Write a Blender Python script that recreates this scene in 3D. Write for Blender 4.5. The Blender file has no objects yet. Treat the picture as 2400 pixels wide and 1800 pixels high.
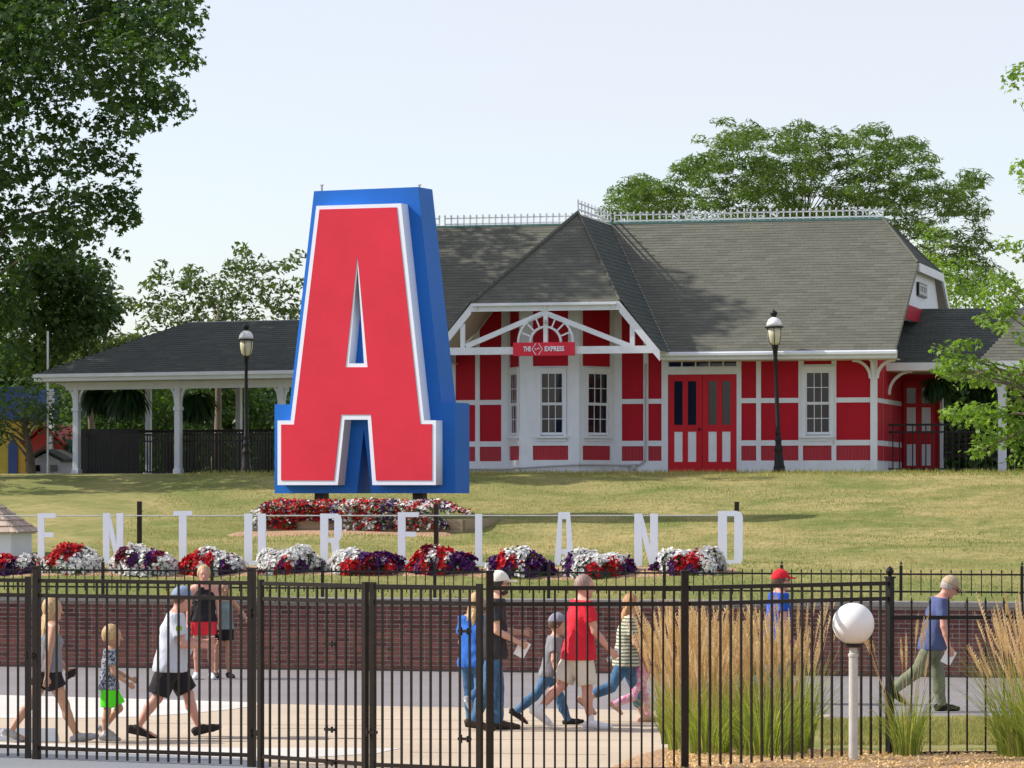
import bpy, math, random
import numpy as np
from mathutils import Vector, Matrix
R = math.radians
random.seed(7)
rng = np.random.default_rng(11)
SC = bpy.context.scene
COL = SC.collection

# ------------------------------------------------------------------ camera
F = 8500.0            # focal length in photograph pixels (2400 x 1800)
EYE = 2.75
HOR = 1166.0          # row of the horizon
cam_d = bpy.data.cameras.new("camera")
cam = bpy.data.objects.new("camera", cam_d)
COL.objects.link(cam)
cam.location = (0, 0, EYE)
cam.rotation_euler = (R(90), 0, 0)
cam_d.sensor_width = 36
cam_d.lens = 36 * F / 2400
cam_d.shift_y = (HOR - 900) / 2400
cam_d.clip_start = 0.5
cam_d.clip_end = 2000
SC.camera = cam

# ------------------------------------------------------------------ light
SUN_EL, SUN_AZ = 40.0, -84.0      # azimuth clockwise from +Y: the sun stands to the left, a little behind
w = bpy.data.worlds.new("World")
SC.world = w
w.use_nodes = True
nt = w.node_tree
bg = nt.nodes["Background"]
sky = nt.nodes.new("ShaderNodeTexSky")
sky.sky_type = 'NISHITA'
sky.sun_disc = False
sky.sun_elevation = R(SUN_EL)
sky.sun_rotation = R(SUN_AZ)
sky.altitude = 0
sky.air_density = 1.0
sky.dust_density = 1.0
sky.ozone_density = 3.0
veil = nt.nodes.new("ShaderNodeMix")            # thin high haze whitens the whole sky evenly
veil.data_type = 'RGBA'
vn = nt.nodes.new("ShaderNodeTexNoise"); vn.inputs["Scale"].default_value = 3.0; vn.inputs["Detail"].default_value = 6; vn.inputs["Distortion"].default_value = .6
vc = nt.nodes.new("ShaderNodeTexCoord"); vp = nt.nodes.new("ShaderNodeMapping"); vp.inputs["Scale"].default_value = (1, 1, 3.2)
nt.links.new(vc.outputs["Generated"], vp.inputs[0]); nt.links.new(vp.outputs[0], vn.inputs["Vector"])
vr = nt.nodes.new("ShaderNodeMapRange"); vr.inputs[1].default_value = .35; vr.inputs[2].default_value = .7; vr.inputs[3].default_value = .46; vr.inputs[4].default_value = .66
nt.links.new(vn.outputs["Fac"], vr.inputs[0]); nt.links.new(vr.outputs[0], veil.inputs[0])
nt.links.new(sky.outputs[0], veil.inputs[6])
veil.inputs[7].default_value = (3.9, 3.58, 3.6, 1)
nt.links.new(veil.outputs[2], bg.inputs[0])
bg.inputs[1].default_value = 0.12
sl = bpy.data.lights.new("sun", 'SUN')
sl.energy = 2.95
sl.angle = R(0.5)
sl.color = (1.0, 0.93, 0.84)
sun = bpy.data.objects.new("sun", sl)
COL.objects.link(sun)
sd = Vector((math.sin(R(SUN_AZ)) * math.cos(R(SUN_EL)), math.cos(R(SUN_AZ)) * math.cos(R(SUN_EL)), math.sin(R(SUN_EL))))
sun.rotation_euler = sd.to_track_quat('Z', 'Y').to_euler()
vs = SC.view_settings
vs.view_transform = 'Standard'
vs.look = 'None'
vs.exposure = 0.95
vs.gamma = 1
vs.use_curve_mapping = False

# ------------------------------------------------------------------ helpers
def gp(px, py, z=0.0):
    """point of height z seen at a photograph pixel"""
    d = (EYE - z) * F / (py - HOR)
    return ((px - 1200) * d / F, d)

def wp(px, py, d):
    return Vector(((px - 1200) * d / F, d, EYE - (py - HOR) * d / F))

def tag(o, label=None, cat=None, group=None, kind=None):
    if label: o["label"] = label
    if cat: o["category"] = cat
    if group: o["group"] = group
    if kind: o["kind"] = kind
    return o

def empty(name, loc=(0, 0, 0), rz=0.0, label=None, cat=None, group=None):
    o = bpy.data.objects.new(name, None)
    o.empty_display_size = 0.2
    COL.objects.link(o)
    o.location = loc
    o.rotation_euler = (0, 0, rz)
    return tag(o, label, cat, group)

def link(name, me, parent=None, loc=None, rot=None, m=None):
    if m is not None and not me.materials:
        me.materials.append(m)
    o = bpy.data.objects.new(name, me)
    COL.objects.link(o)
    if parent is not None: o.parent = parent
    if loc is not None: o.location = loc
    if rot is not None: o.rotation_euler = rot
    return o

def copy_tree(o, parent=None):
    c = o.copy()
    COL.objects.link(c)
    if parent is not None:
        c.parent = parent
    for ch in list(o.children):
        copy_tree(ch, c)
    return c

def npmesh(name, V, Fa, smooth=False, attrs=None):
    """V (n,3); Fa: list of (m,k) integer arrays"""
    me = bpy.data.meshes.new(name)
    V = np.asarray(V, dtype=np.float32)
    me.vertices.add(len(V))
    me.vertices.foreach_set("co", V.ravel())
    if not isinstance(Fa, (list, tuple)): Fa = [Fa]
    loops = np.concatenate([f.ravel() for f in Fa]).astype(np.int32)
    tot = np.concatenate([np.full(len(f), f.shape[1], dtype=np.int32) for f in Fa])
    start = np.concatenate([[0], np.cumsum(tot)[:-1]]).astype(np.int32)
    me.loops.add(len(loops))
    me.loops.foreach_set("vertex_index", loops)
    me.polygons.add(len(tot))
    me.polygons.foreach_set("loop_start", start)
    me.polygons.foreach_set("loop_total", tot)
    if smooth:
        me.polygons.foreach_set("use_smooth", np.ones(len(tot), dtype=bool))
    me.update(calc_edges=True)
    if attrs:
        for k, a in attrs.items():
            at = me.attributes.new(k, 'FLOAT', 'POINT')
            at.data.foreach_set("value", np.asarray(a, dtype=np.float32))
    return me

class MB:
    """collects boxes, prisms and tubes for ONE mesh"""
    def __init__(s): s.v = []; s.f = []; s.t = []
    def add(s, vs_, fs, t=0.5):
        b = len(s.v)
        s.v += [tuple(p) for p in vs_]
        s.t += [t] * len(vs_)
        s.f += [tuple(b + i for i in f) for f in fs]
    def box(s, x0, x1, y0, y1, z0, z1, t=0.5):
        if x0 > x1: x0, x1 = x1, x0
        if y0 > y1: y0, y1 = y1, y0
        if z0 > z1: z0, z1 = z1, z0
        s.add([(x0,y0,z0),(x1,y0,z0),(x1,y1,z0),(x0,y1,z0),(x0,y0,z1),(x1,y0,z1),(x1,y1,z1),(x0,y1,z1)],
              [(0,3,2,1),(4,5,6,7),(0,1,5,4),(1,2,6,5),(2,3,7,6),(3,0,4,7)], t)
    def bar(s, a, b, wd, dp, up=(0, 0, 1), t=0.5):
        """rectangular bar from a to b; wd across, dp along 'up x dir'"""
        a = Vector(a); b = Vector(b)
        d = (b - a).normalized()
        u = Vector(up)
        x = d.cross(u)
        if x.length < 1e-4: x = d.cross(Vector((1, 0, 0)))
        x.normalize(); y = x.cross(d).normalized()
        x *= dp / 2; y *= wd / 2
        s.add([a-x-y, a+x-y, a+x+y, a-x+y, b-x-y, b+x-y, b+x+y, b-x+y],
              [(3,2,1,0),(4,5,6,7),(0,1,5,4),(1,2,6,5),(2,3,7,6),(3,0,4,7)], t)
    def tube(s, pts, rad, n=8, cap=True, t=0.5):
        pts = [Vector(p) for p in pts]
        if not hasattr(rad, '__len__'): rad = [rad] * len(pts)
        b = len(s.v)
        for i, p in enumerate(pts):
            d = (pts[min(i+1, len(pts)-1)] - pts[max(i-1, 0)]).normalized()
            x = d.cross(Vector((0, 0, 1)))
            if x.length < 1e-3: x = d.cross(Vector((0, 1, 0)))
            x.normalize(); y = d.cross(x)
            for k in range(n):
                a = 2*math.pi*k/n
                s.v.append(tuple(p + x*math.cos(a)*rad[i] + y*math.sin(a)*rad[i])); s.t.append(t)
        for i in range(len(pts)-1):
            for k in range(n):
                q = b+i*n+k; q2 = b+i*n+(k+1) % n
                s.f.append((q, q2, q2+n, q+n))
        if cap:
            s.f.append(tuple(b+k for k in range(n))[::-1])
            s.f.append(tuple(b+(len(pts)-1)*n+k for k in range(n)))
    def lathe(s, prof, c=(0, 0, 0), n=20, t=0.5):
        b = len(s.v)
        for r_, z in prof:
            for k in range(n):
                a = 2*math.pi*k/n
                s.v.append((c[0]+r_*math.cos(a), c[1]+r_*math.sin(a), c[2]+z)); s.t.append(t)
        for i in range(len(prof)-1):
            for k in range(n):
                q = b+i*n+k; q2 = b+i*n+(k+1) % n
                s.f.append((q, q2, q2+n, q+n))
        s.f.append(tuple(b+k for k in range(n))[::-1])
        s.f.append(tuple(b+(len(prof)-1)*n+k for k in range(n)))
    def prism(s, poly, y0, y1, t=0.5):
        """poly in (x,z), extruded along y"""
        n = len(poly)
        ar = sum(poly[i][0]*poly[(i+1) % n][1]-poly[(i+1) % n][0]*poly[i][1] for i in range(n))
        if ar < 0: poly = poly[::-1]
        if y0 > y1: y0, y1 = y1, y0
        s.add([(p[0], y0, p[1]) for p in poly]+[(p[0], y1, p[1]) for p in poly],
              [tuple(range(n)), tuple(range(2*n-1, n-1, -1))]+[(i, i+n, (i+1) % n+n, (i+1) % n) for i in range(n)], t)
    def mesh(s, name, smooth=False):
        me = bpy.data.meshes.new(name)
        me.from_pydata(s.v, [], s.f)
        if smooth:
            me.polygons.foreach_set("use_smooth", [True]*len(me.polygons))
        at = me.attributes.new("tint", 'FLOAT', 'POINT')
        at.data.foreach_set("value", s.t)
        me.update()
        return me
    def build(s, name, m, parent=None, smooth=False, kind=None, bevel=0):
        me = s.mesh(name, smooth)
        me.materials.append(m)
        o = link(name, me, parent)
        if kind: o["kind"] = kind
        if bevel:
            bv = o.modifiers.new("bevel", 'BEVEL'); bv.width = bevel; bv.segments = 1; bv.limit_method = 'ANGLE'
        return o

# ------------------------------------------------------------------ materials
def nodes(name):
    m = bpy.data.materials.new(name)
    m.use_nodes = True
    n = m.node_tree
    b = n.nodes["Principled BSDF"]
    return m, n, b

def _noise(n, scale, detail=4, rough=.6, vec=None, dist=0):
    t = n.nodes.new("ShaderNodeTexNoise")
    t.inputs["Scale"].default_value = scale
    t.inputs["Detail"].default_value = detail
    t.inputs["Roughness"].default_value = rough
    t.inputs["Distortion"].default_value = dist
    if vec is not None: n.links.new(vec, t.inputs["Vector"])
    return t.outputs["Fac"]

def _ramp(n, fac, stops):
    r = n.nodes.new("ShaderNodeValToRGB")
    el = r.color_ramp.elements
    el[0].position = stops[0][0]; el[0].color = (*stops[0][1], 1)
    el[1].position = stops[-1][0]; el[1].color = (*stops[-1][1], 1)
    for p, c in stops[1:-1]:
        e = el.new(p); e.color = (*c, 1)
    n.links.new(fac, r.inputs[0])
    return r.outputs[0]

def _mix(n, a, b, fac, mode='MIX'):
    x = n.nodes.new("ShaderNodeMix")
    x.data_type = 'RGBA'; x.blend_type = mode
    for s_, v in ((x.inputs[0], fac), (x.inputs[6], a), (x.inputs[7], b)):
        if hasattr(v, 'links'): n.links.new(v, s_)
        elif isinstance(v, (int, float)): s_.default_value = v
        else: s_.default_value = (*v, 1)
    return x.outputs[2]

def _vec(n, kind="Object", scale=None, rot=None):
    c = n.nodes.new("ShaderNodeTexCoord").outputs[kind]
    if scale is None and rot is None: return c
    mp = n.nodes.new("ShaderNodeMapping")
    if scale: mp.inputs["Scale"].default_value = scale
    if rot: mp.inputs["Rotation"].default_value = rot
    n.links.new(c, mp.inputs[0])
    return mp.outputs[0]

def _bump(n, b, h, strength=.3, dist=.02):
    bp = n.nodes.new("ShaderNodeBump")
    bp.inputs["Strength"].default_value = strength
    bp.inputs["Distance"].default_value = dist
    n.links.new(h, bp.inputs["Height"])
    n.links.new(bp.outputs[0], b.inputs["Normal"])

def sc3(c, k): return tuple(max(0, min(1, x*k)) for x in c)

def mat(name, col, rough=.6, var=.12, scale=6, bump=0.0, bscale=40, metallic=0, spec=.5, streak=None, tint=0.0, dirt=0.0, dirtcol=(.12, .1, .08)):
    m, n, b = nodes(name)
    v = _vec(n, "Object", streak) if streak else _vec(n)
    c = _ramp(n, _noise(n, scale, 5, .65, v), [(.3, sc3(col, 1-var)), (.7, sc3(col, 1+var))])
    if tint:
        at = n.nodes.new("ShaderNodeAttribute"); at.attribute_name = "tint"
        c2 = _ramp(n, at.outputs["Fac"], [(0, (1-tint,)*3), (1, (1.0,)*3)])
        c = _mix(n, c, c2, 1.0, 'MULTIPLY')
    if dirt:
        d = _ramp(n, _noise(n, scale*.35, 6, .7, _vec(n)), [(.5, (0, 0, 0)), (.75, (dirt,)*3)])
        c = _mix(n, c, dirtcol, d)
    n.links.new(c, b.inputs["Base Color"])
    b.inputs["Roughness"].default_value = rough
    b.inputs["Metallic"].default_value = metallic
    b.inputs["Specular IOR Level"].default_value = spec
    if bump: _bump(n, b, _noise(n, bscale, 5, .6, _vec(n)), bump)
    return m

M = {}
M['white'] = mat("white_paint", (.70, .74, .80), .5, .05, 3, .08, 30, dirt=.25, dirtcol=(.45, .43, .38))
M['white_sign'] = mat("white_sign_paint", (.76, .82, .92), .5, .03, 2, spec=.4)
M['red'] = mat("red_panel_paint", (.42, .008, .022), .65, .10, 2.5, .1, 25, spec=.2, streak=(1, 1, .25))
M['door_red'] = mat("red_door_paint", (.50, .008, .018), .45, .06, 3, spec=.25)
M['green_trim'] = mat("aged_green_copper", (.10, .22, .20), .6, .2, 8)
M['concrete'] = mat("foundation_concrete", (.42, .41, .39), .9, .2, 5, .3, 40, dirt=.4)
M['black_metal'] = mat("black_painted_metal", (.009, .008, .008), .45, .3, 12, .05, 80, spec=.3)
M['brown_metal'] = mat("dark_bronze_metal", (.018, .012, .008), .4, .3, 9, .05, 70, dirt=.3, dirtcol=(.035, .027, .02), spec=.25)
M['grey_metal'] = mat("grey_weathered_metal", (.42, .43, .44), .5, .1, 10)
M['galv'] = mat("pale_galvanised_iron", (.74, .77, .80), .45, .1, 8)
M['pole_paint'] = mat("grey_white_pole_paint", (.55, .54, .50), .45, .12, 6, dirt=.5, dirtcol=(.2, .19, .17))
M['red_sign'] = mat("red_sign_face", (.66, .028, .055), .5, .10, .5, .05, 3, spec=.25)
M['blue_sign'] = mat("blue_sign_face", (.005, .125, .50), .5, .10, .5, .05, 3, spec=.3)
M['blue_navy'] = mat("dark_interior_navy", (.02, .03, .07), .6, .1, 3)
M['soffit'] = mat("soffit_boards", (.62, .58, .52), .7, .06, 3)
M['mortar'] = mat("mortar", (.40, .345, .30), .95, .15, 14, .4, 60)
M['cap'] = mat("stone_cap", (.21, .20, .185), .85, .15, 4, .3, 30, dirt=.4)
M['timber'] = mat("planter_wood", (.33, .25, .17), .85, .2, 6, .3, 30, streak=(.3, 1, 6), tint=.3)
M['pane'] = mat("dark_window_glass", (.010, .010, .013), .05, .3, 1.0, spec=.5)
M['paper'] = mat("white_paper", (.8, .8, .82), .6, .02, 3)
M['bark'] = mat("tree_bark", (.16, .13, .10), .95, .3, 7, .6, 30, streak=(1, 1, .25))
M['pale_bark'] = mat("pale_sunlit_bark", (.30, .27, .22), .95, .25, 7, .5, 30, streak=(1, 1, .25))

def shingle_mat(name, a, b_, c_):
    m, n, b = nodes(name)
    at = n.nodes.new("ShaderNodeAttribute"); at.attribute_name = "tint"
    c = _ramp(n, at.outputs["Fac"], [(0, a), (.5, b_), (1, c_)])
    c = _mix(n, c, _ramp(n, _noise(n, 60, 4, .7, _vec(n)), [(.3, (.72,)*3), (.7, (1.15,)*3)]), 1.0, 'MULTIPLY')
    st = _ramp(n, _noise(n, .55, 5, .65, _vec(n)), [(.42, (0, 0, 0)), (.66, (.55,)*3)])
    c = _mix(n, c, sc3(a, .95), st)
    n.links.new(c, b.inputs["Base Color"])
    b.inputs["Roughness"].default_value = .95
    _bump(n, b, _noise(n, 130, 3, .7, _vec(n)), .5, .01)
    return m
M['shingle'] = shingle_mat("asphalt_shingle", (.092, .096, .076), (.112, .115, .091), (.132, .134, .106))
M['shingle_dark_shaded'] = shingle_mat("dark_and_shaded_shingle", (.050, .060, .052), (.062, .074, .063), (.078, .090, .076))  # shade on the roof slopes away from the sun is put into this tone
M['shake'] = mat("wood_shake", (.46, .37, .30), .9, .18, 9, .4, 50, tint=.3)

def bead_mat():
    m, n, b = nodes("red_beadboard_paint")
    v = _vec(n)
    wv = n.nodes.new("ShaderNodeTexWave")
    wv.wave_type = 'BANDS'; wv.bands_direction = 'X'; wv.wave_profile = 'SAW'
    wv.inputs["Scale"].default_value = 1 / .085 / 2 * .64
    n.links.new(v, wv.inputs["Vector"])
    g = _ramp(n, wv.outputs["Fac"], [(0, (.13, .005, .01)), (.10, (.42, .014, .03)), (1, (.37, .012, .026))])
    n.links.new(g, b.inputs["Base Color"])
    b.inputs["Roughness"].default_value = .55
    _bump(n, b, _ramp(n, wv.outputs["Fac"], [(0, (0, 0, 0)), (.12, (1, 1, 1))]), .8, .01)
    return m
M['bead'] = bead_mat()

def brick_mat(i, col):
    m, n, b = nodes("fired_brick_%s" % ("red", "dark", "brown", "plum")[i])
    oi = n.nodes.new("ShaderNodeObjectInfo")
    c = _ramp(n, _noise(n, 22, 5, .7, _vec(n)), [(.3, sc3(col, .7)), (.7, sc3(col, 1.25))])
    at = n.nodes.new("ShaderNodeAttribute"); at.attribute_name = "tint"
    c = _mix(n, c, _ramp(n, oi.outputs["Random"], [(0, (.72,)*3), (1, (1.22,)*3)]), 1.0, 'MULTIPLY')
    c = _mix(n, c, _ramp(n, at.outputs["Fac"], [(0, (.55, .5, .55)), (.5, (1, 1, 1)), (1, (1.3, 1.15, 1.1))]), 1.0, 'MULTIPLY')
    n.links.new(c, b.inputs["Base Color"])
    b.inputs["Roughness"].default_value = .9
    _bump(n, b, _noise(n, 90, 4, .7, _vec(n)), .4, .01)
    return m
M['brick'] = brick_mat(0, (.135, .048, .038))

def grass_ground(name, dry, green, scale=.35, lo=.36, hi=.58):
    m, n, b = nodes(name)
    v = _vec(n)
    big = _noise(n, scale, 6, .62, v, .4)
    c = _ramp(n, big, [(lo, green), ((lo+hi)/2, tuple((x+y)/2 for x, y in zip(dry, green))), (hi, dry)])
    med = _ramp(n, _noise(n, 3.2, 6, .75, v), [(.3, (.62, .70, .60)), (.7, (1.25, 1.2, 1.15))])
    c = _mix(n, c, med, 1.0, 'MULTIPLY')
    at = n.nodes.new("ShaderNodeAttribute"); at.attribute_name = "tint"
    c = _mix(n, c, sc3(green, .95), at.outputs["Fac"])
    fine = _ramp(n, _noise(n, 38, 4, .8, v), [(.25, (.55,)*3), (.75, (1.4,)*3)])
    c = _mix(n, c, fine, 1.0, 'MULTIPLY')
    n.links.new(c, b.inputs["Base Color"])
    b.inputs["Roughness"].default_value = 1
    b.inputs["Specular IOR Level"].default_value = .1
    _bump(n, b, _noise(n, 26, 5, .8, v), .9, .05)
    return m
M['lawn'] = grass_ground("dry_lawn", (.46, .38, .18), (.205, .24, .075))

def pave(name, col, crack=True, scale=1.0, spot=.12):
    m, n, b = nodes(name)
    v = _vec(n)
    c = _ramp(n, _noise(n, .5*scale, 6, .7, v), [(.3, sc3(col, .88)), (.7, sc3(col, 1.1))])
    c = _mix(n, c, _ramp(n, _noise(n, 60, 4, .8, v), [(.3, (1-spot,)*3), (.7, (1+spot,)*3)]), 1.0, 'MULTIPLY')
    st = _ramp(n, _noise(n, 1.6, 7, .75, v), [(.55, (0, 0, 0)), (.8, (.3,)*3)])
    c = _mix(n, c, sc3(col, .6), st)
    n.links.new(c, b.inputs["Base Color"])
    b.inputs["Roughness"].default_value = .9
    _bump(n, b, _noise(n, 90, 3, .7, v), .25, .01)
    return m
M['asphalt'] = pave("worn_asphalt", (.205, .190, .195))
M['asphalt_far'] = pave("grey_asphalt", (.16, .155, .16))
M['tan'] = pave("tan_concrete", (.47, .385, .285))
M['pale'] = pave("pale_concrete", (.56, .54, .50))
M['blue_grey'] = pave("bluish_pavement_and_shadow", (.20, .215, .235))

def mulch_mat():
    m, n, b = nodes("wood_mulch")
    v = _vec(n)
    vo = n.nodes.new("ShaderNodeTexVoronoi"); vo.inputs["Scale"].default_value = 26
    n.links.new(v, vo.inputs["Vector"])
    c = _ramp(n, _noise(n, 30, 5, .8, v), [(.3, (.16, .085, .045)), (.5, (.40, .25, .14)), (.7, (.58, .42, .27))])
    n.links.new(c, b.inputs["Base Color"])
    b.inputs["Roughness"].default_value = 1
    _bump(n, b, vo.outputs["Distance"], 1.0, .03)
    return m
M['mulch'] = mulch_mat()

def leaf_mat(name, dark, lite, trans=.35, rough=.45, spec=.35, tcol=None):
    m, n, b = nodes(name)
    at = n.nodes.new("ShaderNodeAttribute"); at.attribute_name = "tint"
    c = _ramp(n, at.outputs["Fac"], [(0, dark), (1, lite)])
    n.links.new(c, b.inputs["Base Color"])
    b.inputs["Roughness"].default_value = rough
    b.inputs["Specular IOR Level"].default_value = spec
    if trans:
        tr = n.nodes.new("ShaderNodeBsdfTranslucent")
        n.links.new(_mix(n, c, tcol or (1.3, 1.5, .5), 1.0, 'MULTIPLY'), tr.inputs[0])
        mx = n.nodes.new("ShaderNodeMixShader"); mx.inputs[0].default_value = trans
        n.links.new(b.outputs[0], mx.inputs[1]); n.links.new(tr.outputs[0], mx.inputs[2])
        n.links.new(mx.outputs[0], n.nodes["Material Output"].inputs[0])
    return m
M['leaf_dark'] = leaf_mat("deep_green_leaf", (.030, .070, .018), (.082, .145, .036), .38)
M['leaf_mid'] = leaf_mat("mid_green_leaf", (.040, .085, .028), (.095, .150, .050), .35)
M['leaf_locust'] = leaf_mat("soft_green_leaflet", (.060, .115, .026), (.150, .215, .060), .40)
M['leaf_bright'] = leaf_mat("fresh_green_leaf", (.10, .19, .025), (.25, .36, .07), .45)
M['leaf_far'] = leaf_mat("muted_green_leaf", (.055, .092, .035), (.12, .16, .06), .38)  # muted green for the trees behind the left canopy
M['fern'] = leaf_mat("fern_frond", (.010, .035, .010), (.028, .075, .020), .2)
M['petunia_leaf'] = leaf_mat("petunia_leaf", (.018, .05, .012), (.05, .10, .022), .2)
M['blade'] = leaf_mat("reed_blade", (.10, .17, .025), (.46, .47, .14), .45)
M['plume'] = leaf_mat("tan_plume", (.60, .42, .18), (.88, .70, .42), .3, .8, .1, (1.1, 1, .8))
M['lawn_blade'] = leaf_mat("lawn_blade", (.16, .23, .05), (.52, .42, .18), .3, .8, .1, (1.1, 1.1, .8))
M['pet_white'] = leaf_mat("white_petal", (.74, .74, .72), (.84, .84, .82), .25, .6, .2, (1, 1, 1))
M['pet_red'] = leaf_mat("red_petal", (.42, .008, .018), (.62, .02, .03), .25, .6, .2, (1, .5, .5))
M['pet_purple'] = leaf_mat("purple_petal", (.055, .010, .085), (.12, .025, .17), .2, .6, .2, (1, .6, 1))
M['pet_burg'] = leaf_mat("burgundy_petal", (.10, .004, .02), (.20, .01, .035), .2, .6, .2, (1, .5, .5))

# ------------------------------------------------------------------ terrain
TH_W = R(13.3)                        # the retaining wall runs a little towards the camera on the right
WO = Vector((-0.27, 57.1))            # a point of the wall's front face
wu = Vector((math.cos(TH_W), -math.sin(TH_W)))
wn = Vector((math.sin(TH_W), math.cos(TH_W)))
PROF = [(-.2, .95), (0.3, 1.0), (.6, 1.06), (4.1, 1.44), (5.4, 1.58), (14, 2.06), (16.5, 2.31), (22, 2.86), (25, 3.20), (26.6, 3.30), (28, 3.33), (400, 3.33)]
def tz(x, y):
    v = (Vector((x, y)) - WO).dot(wn)
    z = float(np.interp(v, [p[0] for p in PROF], [p[1] for p in PROF]))
    if 1 < v < 26: z += .035*math.sin(x*.9+1)*math.sin(y*.7) + .02*math.sin(x*2.3+y*1.9)
    return z
def green_at(u, v):
    """how watered the turf is: lush by the flower beds, on the left and along the crest"""
    g = .85*math.exp(-max(0, v-3.2)/1.4)
    g += .45*math.exp(-((v-24)/2.2)**2)*(1 if u < -2 else .35)
    g += .35*max(0, min(1, (-u-1)/6))
    g += .35*math.exp(-((u+1)/3.0)**2-((v-21)/4.0)**2)
    return min(.9, g*(.75+.25*math.sin(u*1.7+v)))
def lawn_mesh():
    us = np.concatenate([[-400, -150, -60, -30], np.arange(-18, 18.1, .5), [30, 60, 150, 400]])
    vs_ = np.concatenate([[.08, .3, .6], np.arange(1, 29, .5), [32, 40, 60, 120, 300, 900]])
    V = []; T = []
    for v in vs_:
        for u in us:
            p = WO + wu*float(u) + wn*float(v)
            V.append((p.x, p.y, tz(p.x, p.y)))
            T.append(green_at(float(u), float(v)))
    nu = len(us); Fa = []
    for j in range(len(vs_)-1):
        for i in range(nu-1):
            q = j*nu+i
            Fa.append((q, q+1, q+nu+1, q+nu))
    me = npmesh("lawn_slope", V, np.array(Fa), True, {"tint": T})
    return me
o = link("lawn_slope", lawn_mesh(), None, m=M['lawn']); o["kind"] = "structure"

def sheet(name, poly, z, m, thick=0):
    mb = MB(); mb.add([(x, y, z) for x, y in poly], [tuple(range(len(poly)))])
    me = mb.mesh(name)
    if me.polygons[0].normal.z < 0: me.flip_normals()
    me.materials.append(m)
    o = link(name, me); o["kind"] = "structure"
    return o
sheet("ground", [(-700, -60), (700, -60), (700, 57.1-.236*700+60), (700, 700), (-700, 700)], -.02, M['asphalt_far'])
wl = lambda u, v=0: tuple(WO + wu*u + wn*v)
sheet("plaza_pavement", [(-60, -20), (60, -20), wl(62, -.0), wl(-62, -.0)], 0.0, M['asphalt'])
# tan walk, pale bands and the bluish apron, unprojected from the plaza
G = lambda *p: [gp(x, y) for x, y in p]
sheet("tan_walkway", G((-1500, 1640), (0, 1640), (300, 1646), (600, 1650), (1050, 1658), (1450, 1664), (1640, 1668), (1950, 1676), (1700, 1810), (1500, 2300), (-1500, 2300)), .004, M['tan'])
sheet("pale_band", G((-1500, 1622), (0, 1630), (250, 1637), (450, 1643), (620, 1648), (600, 1656), (540, 1664), (450, 1673), (330, 1681), (200, 1684), (-100, 1684), (-1500, 1690)), .008, M['pale'])
sheet("pale_strip", G((-900, 1722), (0, 1742), (300, 1750), (560, 1754), (820, 1754), (940, 1755), (880, 1768), (740, 1776), (560, 1778), (300, 1768), (0, 1756), (-900, 1735)), .008, M['pale'])
sheet("bluish_shadow_patch", G((-700, 1706), (0, 1708), (133, 1708), (139, 1741), (0, 1738), (-700, 1722)), .008, M['blue_grey'])  # shadow cast from out of view, painted as a bluish patch
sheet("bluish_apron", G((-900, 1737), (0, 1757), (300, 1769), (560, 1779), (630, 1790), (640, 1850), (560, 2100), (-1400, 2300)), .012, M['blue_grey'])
# joints cut across the tan walk
for yy, x0, x1 in ((1712, 640, 1640), (1734, 300, 1500), (1690, 700, 1500), (1768, 960, 1420), (1700, 330, 900)):
    a, b_ = gp(x0, yy-4), gp(x1, yy+2)
    mb = MB(); mb.bar((a[0], a[1], .0065), (b_[0], b_[1], .0065), .001, .02)
    mb.build("pavement_joint", mat("joint", (.22, .18, .14), .95), kind="structure")

# grassed strip and mulch bed in the right foreground
def mound(name, poly, h, m, z0=0.0, res=26, edge=.5):
    P = [Vector(p) for p in poly]
    xs = [p.x for p in P]; ys = [p.y for p in P]
    def inside(x, y):
        c = False; n = len(P)
        for i in range(n):
            a, b = P[i], P[(i+1) % n]
            if (a.y > y) != (b.y > y) and x < (b.x-a.x)*(y-a.y)/(b.y-a.y)+a.x: c = not c
        return c
    def dist(x, y):
        q = Vector((x, y)); d = 9
        for i in range(len(P)):
            a, b = P[i], P[(i+1) % len(P)]
            t = max(0, min(1, (q-a).dot(b-a)/max(1e-9, (b-a).length_squared)))
            d = min(d, (q-(a+(b-a)*t)).length)
        return d
    X = np.linspace(min(xs)-.2, max(xs)+.2, res*2); Y = np.linspace(min(ys)-.2, max(ys)+.2, res)
    V = []
    for y in Y:
        for x in X:
            s_ = dist(x, y)*(1 if inside(x, y) else -1)
            V.append((x, y, z0 + (h*min(1, (s_+.05)/edge)**.5 if s_ > -.05 else -.1) + (random.uniform(-.012, .012) if s_ > 0 else 0)))
    nx = len(X); Fa = [(j*nx+i, j*nx+i+1, (j+1)*nx+i+1, (j+1)*nx+i) for j in range(len(Y)-1) for i in range(nx-1)]
    o = link(name, npmesh(name, V, np.array(Fa), True), None, m=m); o["kind"] = "structure"
    return o
mound("near_lawn", G((1905, 1692), (2100, 1684), (2700, 1680), (4200, 1690), (4200, 1792), (1960, 1790), (1880, 1758)), .05, M['lawn'], res=30, edge=.3)
mound("mulch_bed", G((1430, 1806), (1490, 1776), (1600, 1752), (1850, 1748), (1925, 1764), (1990, 1786), (2400, 1788), (4200, 1790), (4200, 2300), (1330, 2300)), .15, M['mulch'], res=44, edge=1.0)

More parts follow.
